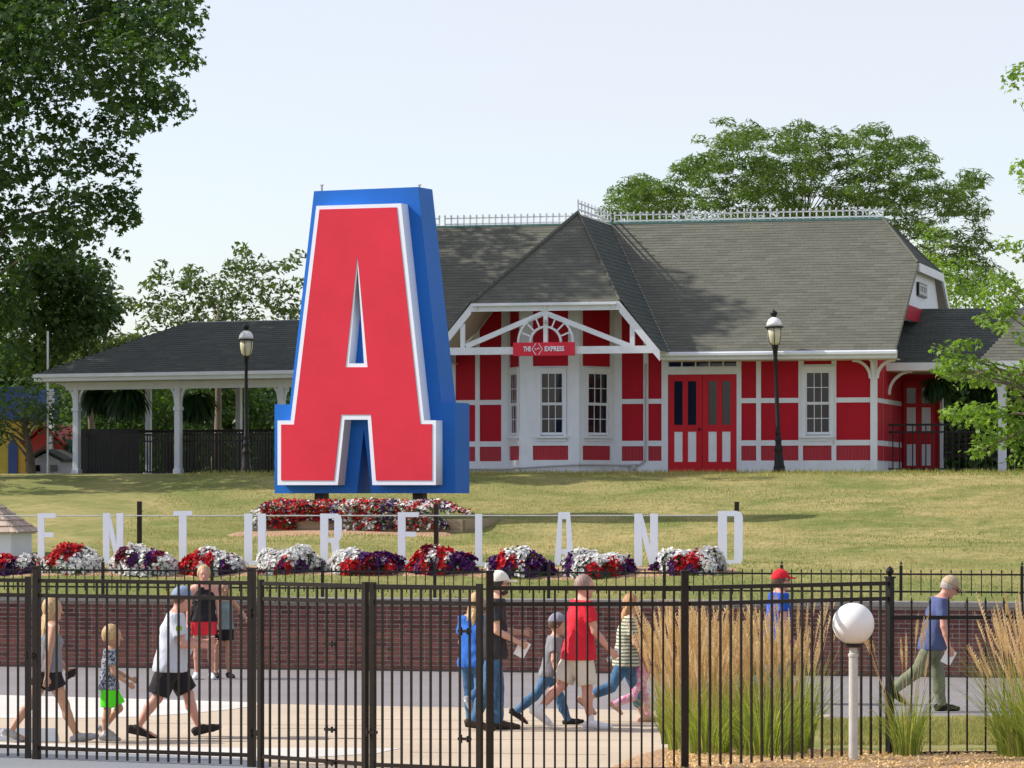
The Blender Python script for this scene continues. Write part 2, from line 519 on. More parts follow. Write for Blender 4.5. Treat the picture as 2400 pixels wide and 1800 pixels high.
# ------------------------------------------------------------------ brick retaining wall
def brick_wall():
    U0, U1 = -17.0, 17.0
    root = empty("brick_wall", (WO.x, WO.y, 0), -TH_W, "long low wall of dark red bricks with a pale stone cap behind the walkway", "wall")
    core = MB(); core.box(U0, U1, .012, .30, -.02, 1.065); core.build("mortar_core", M['mortar'], root)
    base = MB(); base.box(U0, U1, -.025, .012, -.01, .03); base.build("wall_foot", mat("dark_wall_foot", (.05, .045, .045), .9), root)
    u = U0; k = 0
    while u < U1:
        L = 1.22
        c = MB(); c.box(u+.004, min(U1, u+L)-.004, -.07, .36, 1.068, 1.155, random.random())
        c.build("cap_stone", M['cap'], root, bevel=.008)
        u += L
    bl, bh, jt = .188, .054, .018
    rows = int(1.03/(bh+jt))
    full = MB(); full.box(0, bl, 0, .03, 0, bh); me_f = full.mesh("brick"); me_f.materials.append(M['brick'])
    half = MB(); half.box(0, (bl-jt)/2, 0, .03, 0, bh); me_h = half.mesh("brick"); me_h.materials.append(M['brick'])
    items = []
    for r in range(rows):
        z = .032 + r*(bh+jt)
        x = U0 + (0 if r % 2 else (bl+jt)*.5)
        j = 0
        while x < U1-.2:
            hd = (r % 2 == 0) and (j % 2 == 0)
            L = (bl-jt)/2 if hd else bl
            items.append((x, z, hd)); x += L+jt; j += 1
    rest = MB()
    vis = []
    for it in items:
        p = WO + wu*it[0]
        px = 1200 + p.x*F/p.y
        vis.append((0 if 1650 < px < 2405 else 1, -px if px < 2405 else 9999, it))
    vis.sort(key=lambda t: (t[0], t[1]))
    for n_, (a, b, it) in enumerate(vis):
        x, z, hd = it
        pr = random.uniform(0, .006)
        if n_ < 300:
            link("brick", me_h if hd else me_f, root, (x, -pr, z))
        else:
            L = (bl-jt)/2 if hd else bl
            rest.box(x, x+L, -pr, .03, z, z+bh, min(1, max(0, random.gauss(.5, .28))))
    rest.build("bricks", M['brick'], root, kind="stuff")
    return root
brick_wall()

# small spiked fence on top of the wall
def small_fence():
    th = TH_W
    root = empty("spiked_fence", (WO.x+wn.x*.42, WO.y+wn.y*.42, 0), -th, "low black fence with spear tips standing along the top of the brick wall", "fence")
    for z in (1.565, 1.295):
        m = MB(); m.box(-14, 14, -.012, .012, z-.014, z+.014); m.build("rail", M['black_metal'], root)
    pk = MB(); pk.box(-.007, .007, -.007, .007, 1.235, 1.60); pk.add([(-.014, -.007, 1.60), (.014, -.007, 1.60), (.014, .007, 1.60), (-.014, .007, 1.60), (0, 0, 1.65)], [(0, 1, 4), (1, 2, 4), (2, 3, 4), (3, 0, 4), (3, 2, 1, 0)])
    me = pk.mesh("picket"); me.materials.append(M['black_metal'])
    ps = MB(); ps.box(-.022, .022, -.022, .022, 1.0, 1.70); ps.lathe([(.0, .70), (.024, .73), (.0, .78)], (0, 0, 1.0), 8)
    mp = ps.mesh("post"); mp.materials.append(M['black_metal'])
    for i in range(-90, 91):
        if i % 12 == 5: link("post", mp, root, (i*.155, 0, 0))
        else: link("picket", me, root, (i*.155, 0, 0))
small_fence()

# ------------------------------------------------------------------ front fence (dark bronze, posts, rails, pickets)
def sx(px, s): return ((px-1200)/s, F/s)
def panel(name, A, B, zt, zb, label, n, cat="fence", second=True, stile=True, post_at=(), low_ext=.10, hi=0, pick_w=.019, post_h=2.02, m=None, hinge=()):
    """panel between plan points A and B"""
    m = m or M['brown_metal']
    A = Vector(A); B = Vector(B); L = (B-A).length
    th = math.atan2(B.y-A.y, B.x-A.x)
    root = empty(name, (A.x, A.y, 0), th, label, cat)
    for z in ([zt, zt-.155] if second else [zt]) + [zb]:
        r = MB(); r.box(0, L, -.018, .018, z-.02, z+.02); r.build("rail", m, root)
    pk = MB(); pk.box(-pick_w/2, pick_w/2, -.010, .010, zb-low_ext, zt-.02+hi)
    if hi: pk.add([(-pick_w*.8, -.01, zt+hi-.02), (pick_w*.8, -.01, zt+hi-.02), (pick_w*.8, .01, zt+hi-.02), (-pick_w*.8, .01, zt+hi-.02), (0, 0, zt+hi+.05)], [(0, 1, 4), (1, 2, 4), (2, 3, 4), (3, 0, 4)])
    me = pk.mesh("picket"); me.materials.append(m)
    for i in range(1, n):
        link("picket", me, root, (L*i/n, .0, 0))
    if stile:
        st = MB(); st.box(-.026, .026, -.026, .026, zb-.12, zt+.04); ms = st.mesh("stile"); ms.materials.append(m)
        for x in (0, L): link("stile", ms, root, (x, 0, 0))
    for x in post_at:
        ps = MB(); ps.box(-.036, .036, -.036, .036, -.02, post_h); ps.box(-.044, .044, -.044, .044, post_h-.005, post_h+.018)
        po = ps.build("post", m, root, bevel=.004); po.location = (x, 0, 0)
    for x, z in hinge:
        h = MB(); h.box(-.07, .07, -.05, -.02, -.014, .014); h.tube([(-.035, -.045, -.04), (-.035, -.045, .04)], .014, 8); h.tube([(.04, -.045, -.03), (.04, -.045, .03)], .012, 8)
        ho = h.build("hinge", m, root); ho.location = (x, 0, z)
    return root
ZT, ZB = 1.88, .13
P0 = sx(-420, 218); P1 = sx(66, 223.3); P2 = sx(86, 224); P3 = sx(590, 230.6); P4 = sx(611, 231.5)
P5 = sx(856, 238.4); P6 = sx(874, 239); P7 = sx(1124, 243.2); P8 = sx(1148, 244); P9 = sx(1605, 243.2); P10 = sx(2086, 231)
panel("fence_gate", P0, P1, ZT, ZB, "gate panel cut off by the left border, beyond the first thick post", 21, "gate")
panel("iron_fence", P2, P3, ZT, ZB, "dark fence section with thick end posts before the man in a white shirt", 21, post_at=(0, (Vector(P3)-Vector(P2)).length), stile=False, hinge=((-.06, 1.10), ((Vector(P3)-Vector(P2)).length+.05, .36), ((Vector(P3)-Vector(P2)).length+.05, 1.58)))
panel("fence_gate", P4, P5, ZT, ZB, "left leaf of the double gate in the middle of the dark fence", 11, "gate", hinge=((1.06, .45), (1.06, .12), (1.06, 1.3)))
panel("fence_gate", P6, P7, ZT, ZB, "right leaf of the double gate, in front of the bare walkway and brick wall", 11, "gate", hinge=((1.07, .42), (1.07, 1.46), (.0, .45)))
panel("iron_fence", P8, P9, ZT, ZB, "dark fence section in front of the man in the red shirt", 18, post_at=(0, (Vector(P9)-Vector(P8)).length), stile=False, post_h=2.03)
fr = panel("iron_fence", Vector(P9)+Vector((.04, .01)), P10, ZT, .02, "dark fence section running through the tall reed grass to the ball topped post", 20, stile=False, low_ext=0.0)
bp = MB(); bp.box(-.032, .032, -.032, .032, 0, 1.93); bp.box(-.042, .042, -.042, .042, 1.93, 1.95)
bp.lathe([(.02, 1.95), (.022, 1.965), (.038, 1.985), (.042, 2.005), (.034, 2.03), (.014, 2.045), (.0, 2.06)], (0, 0, 0), 12)
po = bp.build("ball_topped_post", M['black_metal'], fr); po.location = ((Vector(P10)-Vector(P9)).length-.04, 0, 0)
sp = panel("spear_fence", Vector(P10)+Vector((.03, 0)), sx(2740, 229), 1.53, .15, "black fence with spear tips and a single upper rail at the right border", 15, second=False, stile=False, hi=.17, low_ext=.0, pick_w=.016, m=M['black_metal'])

# ------------------------------------------------------------------ station house
class Frame:
    """plan frame: x along the front, y into the building, z up from the floor"""
    def __init__(s, px, d, th, z0):
        s.o = Vector(((px-1200)*d/F, d)); s.th = th; s.z0 = z0
        s.c, s.s = math.cos(th), math.sin(th)
    def u(s, px, w=0.0):
        k = (px-1200)/F
        X0 = s.o.x + w*s.s; Y0 = s.o.y + w*s.c
        return (k*Y0 - X0)/(s.c + k*s.s)
    def d(s, u, w=0.0): return s.o.y + w*s.c - u*s.s
    def z(s, py, u, w=0.0): return EYE-(py-HOR)*s.d(u, w)/F - s.z0
    def p(s, px, py, w=0.0):
        u = s.u(px, w); return (u, s.z(py, u, w))
TH = R(14.4)
ST = Frame(1575, 86.0, TH, 3.33)
st = empty("station_house", (ST.o.x, ST.o.y, 3.33), -TH, "red and white half timbered station house with steep shingled roof", "building")
U = ST.u
# row heights, read on the wall plane near the lamp post
uz = U(1800)
Zr = lambda py: ST.z(py, uz)
Z_BOT, Z_W0, Z_W1, Z_M0, Z_M1, Z_T0, Z_T1 = 0.0, Zr(1079.5), Zr(1044.6), Zr(1032), Zr(944.5), Zr(933), Zr(832)
EAVE_Z = ST.z(838, U(1800, -.9), -.9)
WT = .018            # how far red panels stand behind the boards
uL, uR = U(930), U(2056)
DEP = 10.0
W_IN = .045
def wbox(m, u0, u1, z0, z1, w0, w1, t=.5): m.box(u0, u1, w0, w1, z0, z1, t)
# wall core
core = MB()
core.box(uL, uR-.02, W_IN, .25, 0, 3.1)
core.box(uR-.25, uR-.02, .25, DEP, 0, 3.1)
core.box(uL, uR-.02, DEP-.2, DEP, 0, 3.1)
core.box(uL, uL+.2, .25, DEP-.2, 0, 3.1)
core.build("wall", M['white'], st)
fd = MB(); fd.box(uL-.03, uR+.0, -.03, .26, -.45, 0.0); fd.box(uR-.26, uR, .26, DEP, -.45, 0.0); fd.build("foundation", M['concrete'], st)

def board(u0, u1, z0, z1, w0=-.012, w1=W_IN, par=None, name="board"):
    m = MB(); m.box(u0, u1, w0, w1, z0, z1)
    return m.build(name, M['white'], par or st)
def redpanel(u0, u1, z0, z1, mt='red', par=None, w0=WT, w1=W_IN):
    m = MB(); m.box(0, u1-u0, w0, w1, 0, z1-z0)
    o = m.build("panel", M[mt], par or st); o.location = (u0, 0, z0); return o
def half_timber(cols, ub0, ub1, ztop=None, par=None, off=0.0):
    """cols: list of (px0, px1) of the red cells; boards fill what is between"""
    ztop = ztop or Z_T1
    cs = [(U(a), U(b)) for a, b in cols]
    board(ub0, ub1, Z_BOT, Z_W0, -.018)
    edges = [ub0] + [e for c in cs for e in c] + [ub1]
    for i in range(0, len(edges), 2):
        if edges[i+1]-edges[i] > .01: board(edges[i], edges[i+1], Z_W0, ztop+.35)
    for a, b in cs:
        redpanel(a, b, Z_W0, Z_W1, 'bead'); redpanel(a, b, Z_M0, Z_M1); redpanel(a, b, Z_T0, ztop+.35)
        board(a, b, Z_W1, Z_M0, -.010); board(a, b, Z_M1, Z_T0, -.010)
# wing left of the bay
half_timber([(960, 1018), (1030, 1058), (1068, 1114), (1124.5, 1175)], uL, U(1190))
# right of the bay up to the door
half_timber([(1457.5, 1508), (1519.5, 1551)], U(1440), U(1566), ztop=Z_T1+.0)
# right of the door
uw0, uw1 = U(1877), U(1952)
half_timber([(1737.5, 1772.5), (1783.5, 1871.5)], U(1727), uw0)
half_timber([(1960, 2040)], uw1, uR)
# window bay of the main wall
board(uw0, uw1, Z_BOT, Z_W0, -.018)
redpanel(U(1882), U(1949), Z_W0, Z_W1, 'bead'); board(uw0, U(1882), Z_W0, Z_W1); board(U(1949), uw1, Z_W0, Z_W1)
ztw = Zr(855)
redpanel(U(1884), U(1949), ztw, Z_T1+.35); board(uw0, U(1884), ztw, Z_T1+.35); board(U(1949), uw1, ztw, Z_T1+.35)

def window(par, u0, u1, z0, z1, zs, casing=.09, nx=3, ny=2, sill=True, w=0.0, loc=None, rz=0.0, lab=None):
    """double hung window: opening u0..u1, z0..z1, meeting rail at zs"""
    wd = u1-u0
    root = bpy.data.objects.new("window", None); COL.objects.link(root); root.parent = par
    root.location = loc or (u0, w, z0); root.rotation_euler = (0, 0, rz)
    if lab: root["label"] = lab
    h = z1-z0; s = zs-z0
    f = MB()
    f.box(-casing, 0, -.045, .03, -.02, h+casing); f.box(wd, wd+casing, -.045, .03, -.02, h+casing); f.box(0, wd, -.045, .03, h, h+casing)
    f.box(-casing-.03, wd+casing+.03, -.06, .03, h+casing, h+casing+.035)
    f.build("frame", M['white'], root)
    if sill:
        g = MB(); g.box(-casing-.04, wd+casing+.04, -.09, .03, -.075, -.021); g.box(-casing, wd+casing, -.035, .03, -.15, -.075); g.build("sill", M['white'], root)
    bk = MB(); bk.box(0, wd, .028, .032, 0, h); bk.build("window_back", M['blue_navy'], root)
    for lo, hi, y in ((0, s, .008), (s, h, -.012)):
        sa = MB(); e = .035
        sa.box(0, e, y-.012, y+.012, lo, hi); sa.box(wd-e, wd, y-.012, y+.012, lo, hi)
        sa.box(e, wd-e, y-.012, y+.012, lo, lo+e*(1.7 if lo == 0 else .9)); sa.box(e, wd-e, y-.012, y+.012, hi-e*.9, hi)
        mu = .016
        zz0, zz1 = lo+e*(1.7 if lo == 0 else .9), hi-e*.9
        for i in range(1, nx):
            x = e+(wd-2*e)*i/nx; sa.box(x-mu/2, x+mu/2, y-.012, y+.012, zz0, zz1)
        for j in range(1, ny):
            z = zz0+(zz1-zz0)*j/ny; sa.box(e, wd-e, y-.0115, y+.0115, z-mu/2, z+mu/2)
        sa.build("sash", M['white'], root)
        cw, chh = (wd-2*e)/nx-mu, (zz1-zz0)/ny-mu
        pm = MB(); pm.box(0, cw, y-.002, y+.002, 0, chh); mp = pm.mesh("pane"); mp.materials.append(M['pane'])
        for i in range(nx):
            for j in range(ny):
                link("pane", mp, root, (e+(wd-2*e)*i/nx+mu/2, 0, zz0+(zz1-zz0)*j/ny+mu/2), (random.uniform(-.012, .012), 0, random.uniform(-.012, .012)))
    return root
wz0, wz1 = Zr(1019), Zr(872)
window(st, U(1888), U(1946), wz0, wz1, Zr(946), casing=.085, w=.0)
board(uw0, U(1888)-.085, Z_W1, ztw); board(U(1946)+.085, uw1, Z_W1, ztw)
board(U(1888)-.085, U(1946)+.085, Z_W1, wz0-.15); board(U(1888)-.085, U(1946)+.085, wz1+.12, ztw)

# double door with transom
dz1, tz0, tz1 = Zr(876), Zr(858), Zr(839)
d0, d1 = U(1566), U(1727)
mid = (d0+d1)/2
board(U(1551), d0, 0, Z_T1+.35, -.03)
board(d1-.0, d1+.05, 0, Z_T1+.35, -.03)
board(d0, d1, dz1, tz0, -.028)
board(d0, d1, tz1, Z_T1+.35, -.028)
tw = bpy.data.objects.new("transom_window", None); COL.objects.link(tw); tw.parent = st; tw.location = (d0, 0, tz0)
tb = MB(); tb.box(0, d1-d0, .03, .04, 0, tz1-tz0)
for i in range(6):
    x = (d1-d0)*i/5; tb.box(x-.015, x+.015, -.01, .03, 0, tz1-tz0)
tb.build("transom_frame", M['white'], tw)
tp = MB(); tp.box(0, (d1-d0)/5-.04, .012, .018, .012, tz1-tz0-.012); mp = tp.mesh("pane"); mp.materials.append(M['pane'])
for i in range(5): link("pane", mp, tw, ((d1-d0)*i/5+.02, 0, 0))
for k, (a, b) in enumerate(((d0+.01, mid-.006), (mid+.006, d1-.01))):
    wd = b-a
    dr = bpy.data.objects.new("door", None); COL.objects.link(dr); dr.parent = st; dr.location = (a, .01, .015)
    lf = MB(); e = .13 if k == 0 else .13
    H = dz1-.02
    g0, g1, p0, p1 = H-(Zr(876)-Zr(1000-.5))*1.0, H-.17, .22, .93
    g0 = Zr(995)-.015; g1 = Zr(892)-.015; p0 = Zr(1082)-.015; p1 = Zr(1011)-.015
    lf.box(0, .14, -.03, .02, 0, H); lf.box(wd-.14, wd, -.03, .02, 0, H)
    cx = wd/2
    lf.box(cx-.065, cx+.065, -.03, .02, 0, H)
    for z0, z1 in ((0, p0), (p1, g0), (g1, H)):
        lf.box(.14, cx-.065, -.03, .02, z0, z1); lf.box(cx+.065, wd-.14, -.03, .02, z0, z1)
    lf.build("door_leaf", M['door_red'], dr)
    for x0, x1 in ((.14, cx-.065), (cx+.065, wd-.14)):
        q = MB(); q.box(x0, x1, -.006, .0, g0, g1); q.build("pane", M['pane'], dr)
        q = MB(); q.box(x0, x1, -.018, -.004, p0, p1); q.build("panel", M['white'], dr)
        q = MB(); q.box(x0, x1, .006, .02, 0, g1); q.build("backing", M['blue_navy'], dr)
    if k == 0:
        hn = MB(); hn.lathe([(.012, 0), (.03, .02), (.03, .05), (.0, .06)], (0, 0, 0), 10)
        ho = hn.build("handle", M['black_metal'], dr, smooth=True); ho.rotation_euler = (R(90), 0, 0); ho.location = (wd-.06, -.03, Zr(1005)-.015)

# polygonal bay
bw = -1.0                                       # front face of the bay
b0, b1 = U(1219.5, bw), U(1357.5, bw)           # front face
a0, a1 = U(1190), U(1440)                       # where it meets the wall
ZB_T = Z_T1 + 1.45
def face(pa, pb, name, wpx, win, pan_px, lab=None):
    """one face of the bay from plan point pa to pb; fractions along it"""
    A, B = Vector(pa), Vector(pb); L = (B-A).length; th = math.atan2(B.y-A.y, B.x-A.x)
    fr_ = bpy.data.objects.new(name, None); COL.objects.link(fr_); fr_.parent = st
    fr_.location = (A.x, A.y, 0); fr_.rotation_euler = (0, 0, th)
    f0, f1 = win; q0, q1 = pan_px
    x0, x1, y0, y1 = f0*L, f1*L, q0*L, q1*L
    top = ZB_T
    c = MB(); c.box(0, L, .045, .16, 0, top); c.build("wall", M['white'], fr_)
    zpt, zpb, ztt, ztb = Zr(1044), Zr(1078), Zr(745), Zr(857)
    ztt = top-.25
    bb = MB(); 
    bb.box(0, L, -.02, .045, 0, zpb); bb.box(0, y0, -.012, .045, zpb, top); bb.box(y1, L, -.012, .045, zpb, top)
    bb.box(y0, y1, -.012, .045, zpt, wz0-.15); bb.box(y0, y1, -.012, .045, wz1+.12, ztb); bb.box(y0, y1, -.012, .045, ztt, top)
    bb.box(y0, x0-.08, -.012, .045, wz0-.15, wz1+.12); bb.box(x1+.08, y1, -.012, .045, wz0-.15, wz1+.12)
    bb.build("boards", M['white'], fr_)
    redpanel(y0, y1, zpb, zpt, 'bead', fr_, WT, .045); redpanel(y0, y1, ztb, ztt, 'red', fr_, WT, .045)
    D_ = (B-A)/L
    window(st, x0, x1, wz0, wz1, Zr(946), casing=.075, loc=(A.x+D_.x*x0, A.y+D_.y*x0, wz0), rz=th, lab=lab)
# left return, front, right return
face((a0, 0), (b0, bw), "bay_left_face", None, (.27, .84), (.14, .93))
face((b0, bw), (b1, bw), "bay_front_face", None, (.345, .735), (.215, .815))
face((b1, bw), (a1, 0), "bay_right_face", None, (.22, .80), (.09, .88))
# conduit and drain along the foot of the wall
cd = MB()
cd.tube([(uL, -.06, Zr(1096)), (a0-.1, -.06, Zr(1099)), (b0-.1, bw-.09, Zr(1097)), (b1, bw-.09, Zr(1089)), (a1+.15, -.08, Zr(1090)), (U(1500), -.06, Zr(1089)), (U(1513), -.06, Zr(1078)), (U(1514), -.06, Zr(1040)), (U(1514), -.06, Zr(850))], .022, 8)
cd.tube([(U(1474), -.06, 0), (U(1474), -.06, Zr(1089))], .014, 6); cd.tube([(U(1487), -.06, 0), (U(1487), -.06, Zr(1089))], .014, 6)
cd.box(U(1482), U(1492), -.1, -.03, Zr(1098), Zr(1086))
cd.build("conduit", M['grey_metal'], st)

# ---- roof. Shingle courses are real steps; the 300 biggest shingles are objects of their own
def shingle_plane(corners, m, par, name="shingles", expo=.145, wid=.30, thick=.010, keep=None, singles=0, rnd=.5, clip=None):
    """corners: origin, eave direction end, and up-slope point (local coordinates); clip: polygon (s,t)"""
    O_, E, T = [Vector(c) for c in corners]
    ex = (E-O_); Lx = ex.length; ex.normalize()
    up = (T-O_); up -= ex*up.dot(ex); Ly = up.length; up.normalize()
    nn = ex.cross(up)
    if nn.z < 0: nn = -nn
    poly = clip or [(0, 0), (Lx, 0), (Lx, Ly), (0, Ly)]
    def span(t):
        xs = []
        n = len(poly)
        for i in range(n):
            a, b = poly[i], poly[(i+1) % n]
            if (a[1] > t) != (b[1] > t): xs.append(a[0]+(t-a[1])*(b[0]-a[0])/(b[1]-a[1]))
        xs.sort()
        return [(xs[i], xs[i+1]) for i in range(0, len(xs)-1, 2)]
    rest = MB(); out = []
    tmax = max(p[1] for p in poly); t = min(p[1] for p in poly); r = 0
    protos = {}
    while t < tmax-.01:
        for (a, b) in span(t+expo*.5):
            x = a + (0 if r % 2 else -wid*.5) - random.random()*.02
            while x < b-.01:
                w_ = wid*random.uniform(.96, 1.04)
                x0, x1 = max(a, x+.0015), min(b, x+w_-.0015)
                if x1-x0 > .01:
                    ln = min(expo*1.12, tmax-t)
                    lift = thick*random.uniform(.9, 1.25)
                    p = [O_+ex*x0+up*t, O_+ex*x1+up*t, O_+ex*x1+up*(t+ln), O_+ex*x0+up*(t+ln)]
                    q = [p[0]+nn*lift, p[1]+nn*lift, p[2]+nn*.003, p[3]+nn*.003]
                    out.append((p, q, r, x0, x1))
                x += w_
        t += expo; r += 1
    if singles and len(out) > 0: out.sort(key=lambda s_: (s_[2], -s_[3]))
    for i, (p, q, r, x0, x1) in enumerate(out):
        tint = min(1, max(0, random.gauss(.5, .27)))
        tgt = MB() if i < singles else rest
        tgt.add([p[0], p[1], q[0], q[1], q[2], q[3]], [(0, 1, 3, 2), (2, 3, 4, 5), (0, 2, 5), (1, 4, 3)], tint)
        if i < singles: tgt.build("shingle", m, par)
    if rest.v: rest.build(name, m, par, kind="stuff")
    return nn
RW = 4.95                                       # ridge line, measured from the wall
zr_ = ST.z(520, U(1700, RW), RW)                # ridge height
ev = -.9
ze = ST.z(823, U(1700, ev), ev)
ue = U(2098, ev)                                # right verge
url = U(2069, RW)                               # ridge end on the right
ul_ = U(955, RW)
slope_run = RW-ev
def on_slope(w): return ze + (zr_-ze)*(w-ev)/slope_run
# jerkinhead on the right: where the verge meets the hip
jw = 2.85; jz = on_slope(jw)
rfm = MB()
# roof deck under the shingles
th_ = .09
def deck(poly, m, t=.5, th=.07):
    n = len(poly)
    P = [Vector(p) for p in poly]
    nn = (P[1]-P[0]).cross(P[2]-P[0]).normalized()
    if nn.z < 0: nn = -nn
    lo = [p-nn*th for p in P]
    m.add(P+lo, [tuple(range(n)), tuple(range(2*n-1, n-1, -1))]+[(i, i+n, (i+1) % n+n, (i+1) % n) for i in range(n)], t)
front = [(ul_, ev, ze), (ue, ev, ze), (ue, jw, jz), (url, RW, zr_), (ul_, RW, zr_)]
back = [(ul_, 2*RW-ev, ze), (ue, 2*RW-ev, ze), (ue, 2*RW-jw, jz), (url, RW, zr_), (ul_, RW, zr_)]
hc_ = (U(1105, -1.95)+U(1452, -1.95))/2
hr_u = U(1547, -1.95); hl_u = 2*hc_-hr_u
fl_ = [(ul_, ev, ze), (hl_u, ev, ze), (hc_, RW, zr_), (ul_, RW, zr_)]
fr_2 = [(hr_u, ev, ze), (ue, ev, ze), (ue, jw, jz), (url, RW, zr_), (hc_, RW, zr_)]
deck(fl_, rfm); deck(fr_2, rfm); deck(back[::-1], rfm)
roof = rfm.build("roof_deck", M['soffit'], st)
Ls = math.hypot(slope_run, zr_-ze)
jt_ = math.hypot(jw-ev, jz-ze)
clipR = [(hr_u-ul_, 0), (ue-ul_, 0), (ue-ul_, jt_), (url-ul_, Ls), (hc_-ul_, Ls)]
clipL = [(0, 0), (hl_u-ul_, 0), (hc_-ul_, Ls), (0, Ls)]
shingle_plane(((ul_, ev, ze), (ue, ev, ze), (ul_, RW, zr_)), M['shingle'], st, singles=300, clip=clipR)
shingle_plane(((ul_, ev, ze), (ue, ev, ze), (ul_, RW, zr_)), M['shingle'], st, clip=clipL)
# wall above the plate, inside the hood
slH = (zr_-ze)/(hr_u-hc_)
gz = lambda u_: zr_-abs(u_-hc_)*slH-.16
q = MB(); q.prism([(hl_u+.35, 3.08), (hr_u-.35, 3.08), (hr_u-.35, gz(hr_u-.35)), (hc_+.9, gz(hc_+.9)), (hc_-.9, gz(hc_-.9)), (hl_u+.35, gz(hl_u+.35))], .0, .06); q.build("hood_wall", M['white'], st)
for a_, b_ in ((1068, 1114), (1124.5, 1175), (1457.5, 1508), (1519.5, 1545)):
    a2, b2 = U(a_), U(b_)
    if gz(a2) > 3.2 and gz(b2) > 3.2:
        q = MB(); q.prism([(a2, 3.08), (b2, 3.08), (b2, gz(b2)-.05), (a2, gz(a2)-.05)], -.012, -.001); q.build("panel", M['red'], st)
bk_ = MB(); deck([tuple(Vector(p)+Vector((0, .0, .02))) for p in back[::-1]], bk_, .3, .02); bk_.build("rear_roof_covering", M['shingle'], st)
# hip face of the jerkinhead
hip = [(ue, jw, jz), (ue, 2*RW-jw, jz), (url, RW, zr_)]
hm = MB(); deck(hip, hm); hm.build("hip_deck", M['soffit'], st)
HL = 2*(RW-jw)
hup = math.hypot(ue-url, zr_-jz)
shingle_plane((hip[0], hip[1], ((ue+url)/2-(ue-url)/2, jw, zr_)), M['shingle_dark_shaded'], st, name="hip_shingles", clip=[(0, 0), (HL, 0), (HL/2, hup)])  # shaded end of the roof, painted with the darker shingle
hc = MB(); hc.tube([(ue, jw, jz+.02), (url, RW, zr_+.02)], .035, 6); hc.tube([(ue, 2*RW-jw, jz+.02), (url, RW, zr_+.02)], .03, 6); hc.build("hip_cap", M['shingle'], st)
# verge boards and gable wall on the right
vb = MB()
def vboard(a, b, dz=.20, th=.05):
    A, B = Vector(a), Vector(b)
    vb.add([A+Vector((.0, 0, .0)), B, B-Vector((0, 0, dz)), A-Vector((0, 0, dz)),
            A+Vector((th, 0, 0)), B+Vector((th, 0, 0)), B+Vector((th, 0, -dz)), A+Vector((th, 0, -dz))],
           [(0, 1, 2, 3), (7, 6, 5, 4), (0, 4, 5, 1), (1, 5, 6, 2), (2, 6, 7, 3), (3, 7, 4, 0)])
vboard((ue, jw, jz), (ue, 2*RW-jw, jz)); vboard((ue, 2*RW-jw, jz), (ue, 2*RW-ev, ze))
vb.build("verge_board", M['white'], st)
vb = MB(); vboard((ue, ev, ze), (ue, jw, jz), .07, .02); vb.build("rake_edge", M['shingle'], st)
gzl = ST.z(752, U(2150, 3), 3)
gw = MB(); gw.box(uR-.2, uR-.03, 1.15, 2*RW-1.15, 3.1, gzl+.15); gw.build("gable_wall", M['white'], st)
gw = MB(); gy = [(jw+.2, jz-.1), (2*RW-jw-.2, jz-.1), (2*RW, ze+.45), (0, ze+.45)]
ug = ue-.15
gw.add([(ug, 1.75, gzl), (ug, 2*RW-1.75, gzl), (ug, 2*RW-jw-.2, jz-.12), (ug, jw+.2, jz-.12), (ug-.15, 1.75, gzl), (ug-.15, 2*RW-1.75, gzl), (ug-.15, 2*RW-jw-.2, jz-.12), (ug-.15, jw+.2, jz-.12)],
       [(0, 1, 2, 3), (7, 6, 5, 4), (0, 4, 5, 1), (1, 5, 6, 2), (2, 6, 7, 3), (3, 7, 4, 0)])
gw.build("gable_wall", M['white'], st)
gr = MB(); gr.box(ug+.001, ug+.02, 1.75, 5.2, ST.z(752, U(2150, 3), 3), ST.z(718, U(2150, 3), 3)); gr.build("gable_panel", M['red'], st)
# name board high on the gable wall: dark frame, pale worn letters
k0 = 3.4
zb1, zb0 = ST.z(662, U(2160, 4.0), 4.0), ST.z(694, U(2160, 4.0), 4.0)
nb = empty("name_board", (ST.o.x+(ug+.02)*ST.c+4.4*ST.s, ST.o.y-(ug+.02)*ST.s+4.4*ST.c, 3.33+zb0), -TH+R(90), "small dark framed board on the gable wall under the roof hip", "sign")
q = MB(); q.box(-.75, .75, -.04, -.0, 0, zb1-zb0); q.build("board_frame", M['black_metal'], nb)
q = MB(); q.box(-.69, .69, -.05, -.041, .04, zb1-zb0-.04); q.build("board_face", M['grey_metal'], nb)
q = MB()
for a in (-.48, -.2, .1, .38):
    q.box(a, a+.06, -.056, -.051, .10, .25); q.box(a+.06, a+.15, -.056, -.051, .21, .25); q.box(a+.06, a+.13, -.056, -.051, .15, .18)
q.build("board_letters", M['black_metal'], nb)

# fascia and gutter of the main eave
fs = MB(); fs.box(U(1545, ev), ue+.05, ev-.03, ev, ze-.19, ze-.01); fs.build("fascia", M['white'], st)
gt = MB(); gt.box(U(1548, ev), ue+.06, ev-.13, ev-.03, ze-.115, ze-.02); gt.build("gutter", M['white'], st, bevel=.02)
fs = MB(); fs.box(ul_, hl_u+.1, ev-.03, ev, ze-.19, ze-.01); fs.build("fascia", M['white'], st)
for a_, b_ in ((U(1552, ev), ue-.02), (ul_, U(1050, ev))):
    so = MB(); so.box(a_, b_, ev, .05, ze-.21, ze-.19); so.build("soffit", M['soffit'], st)
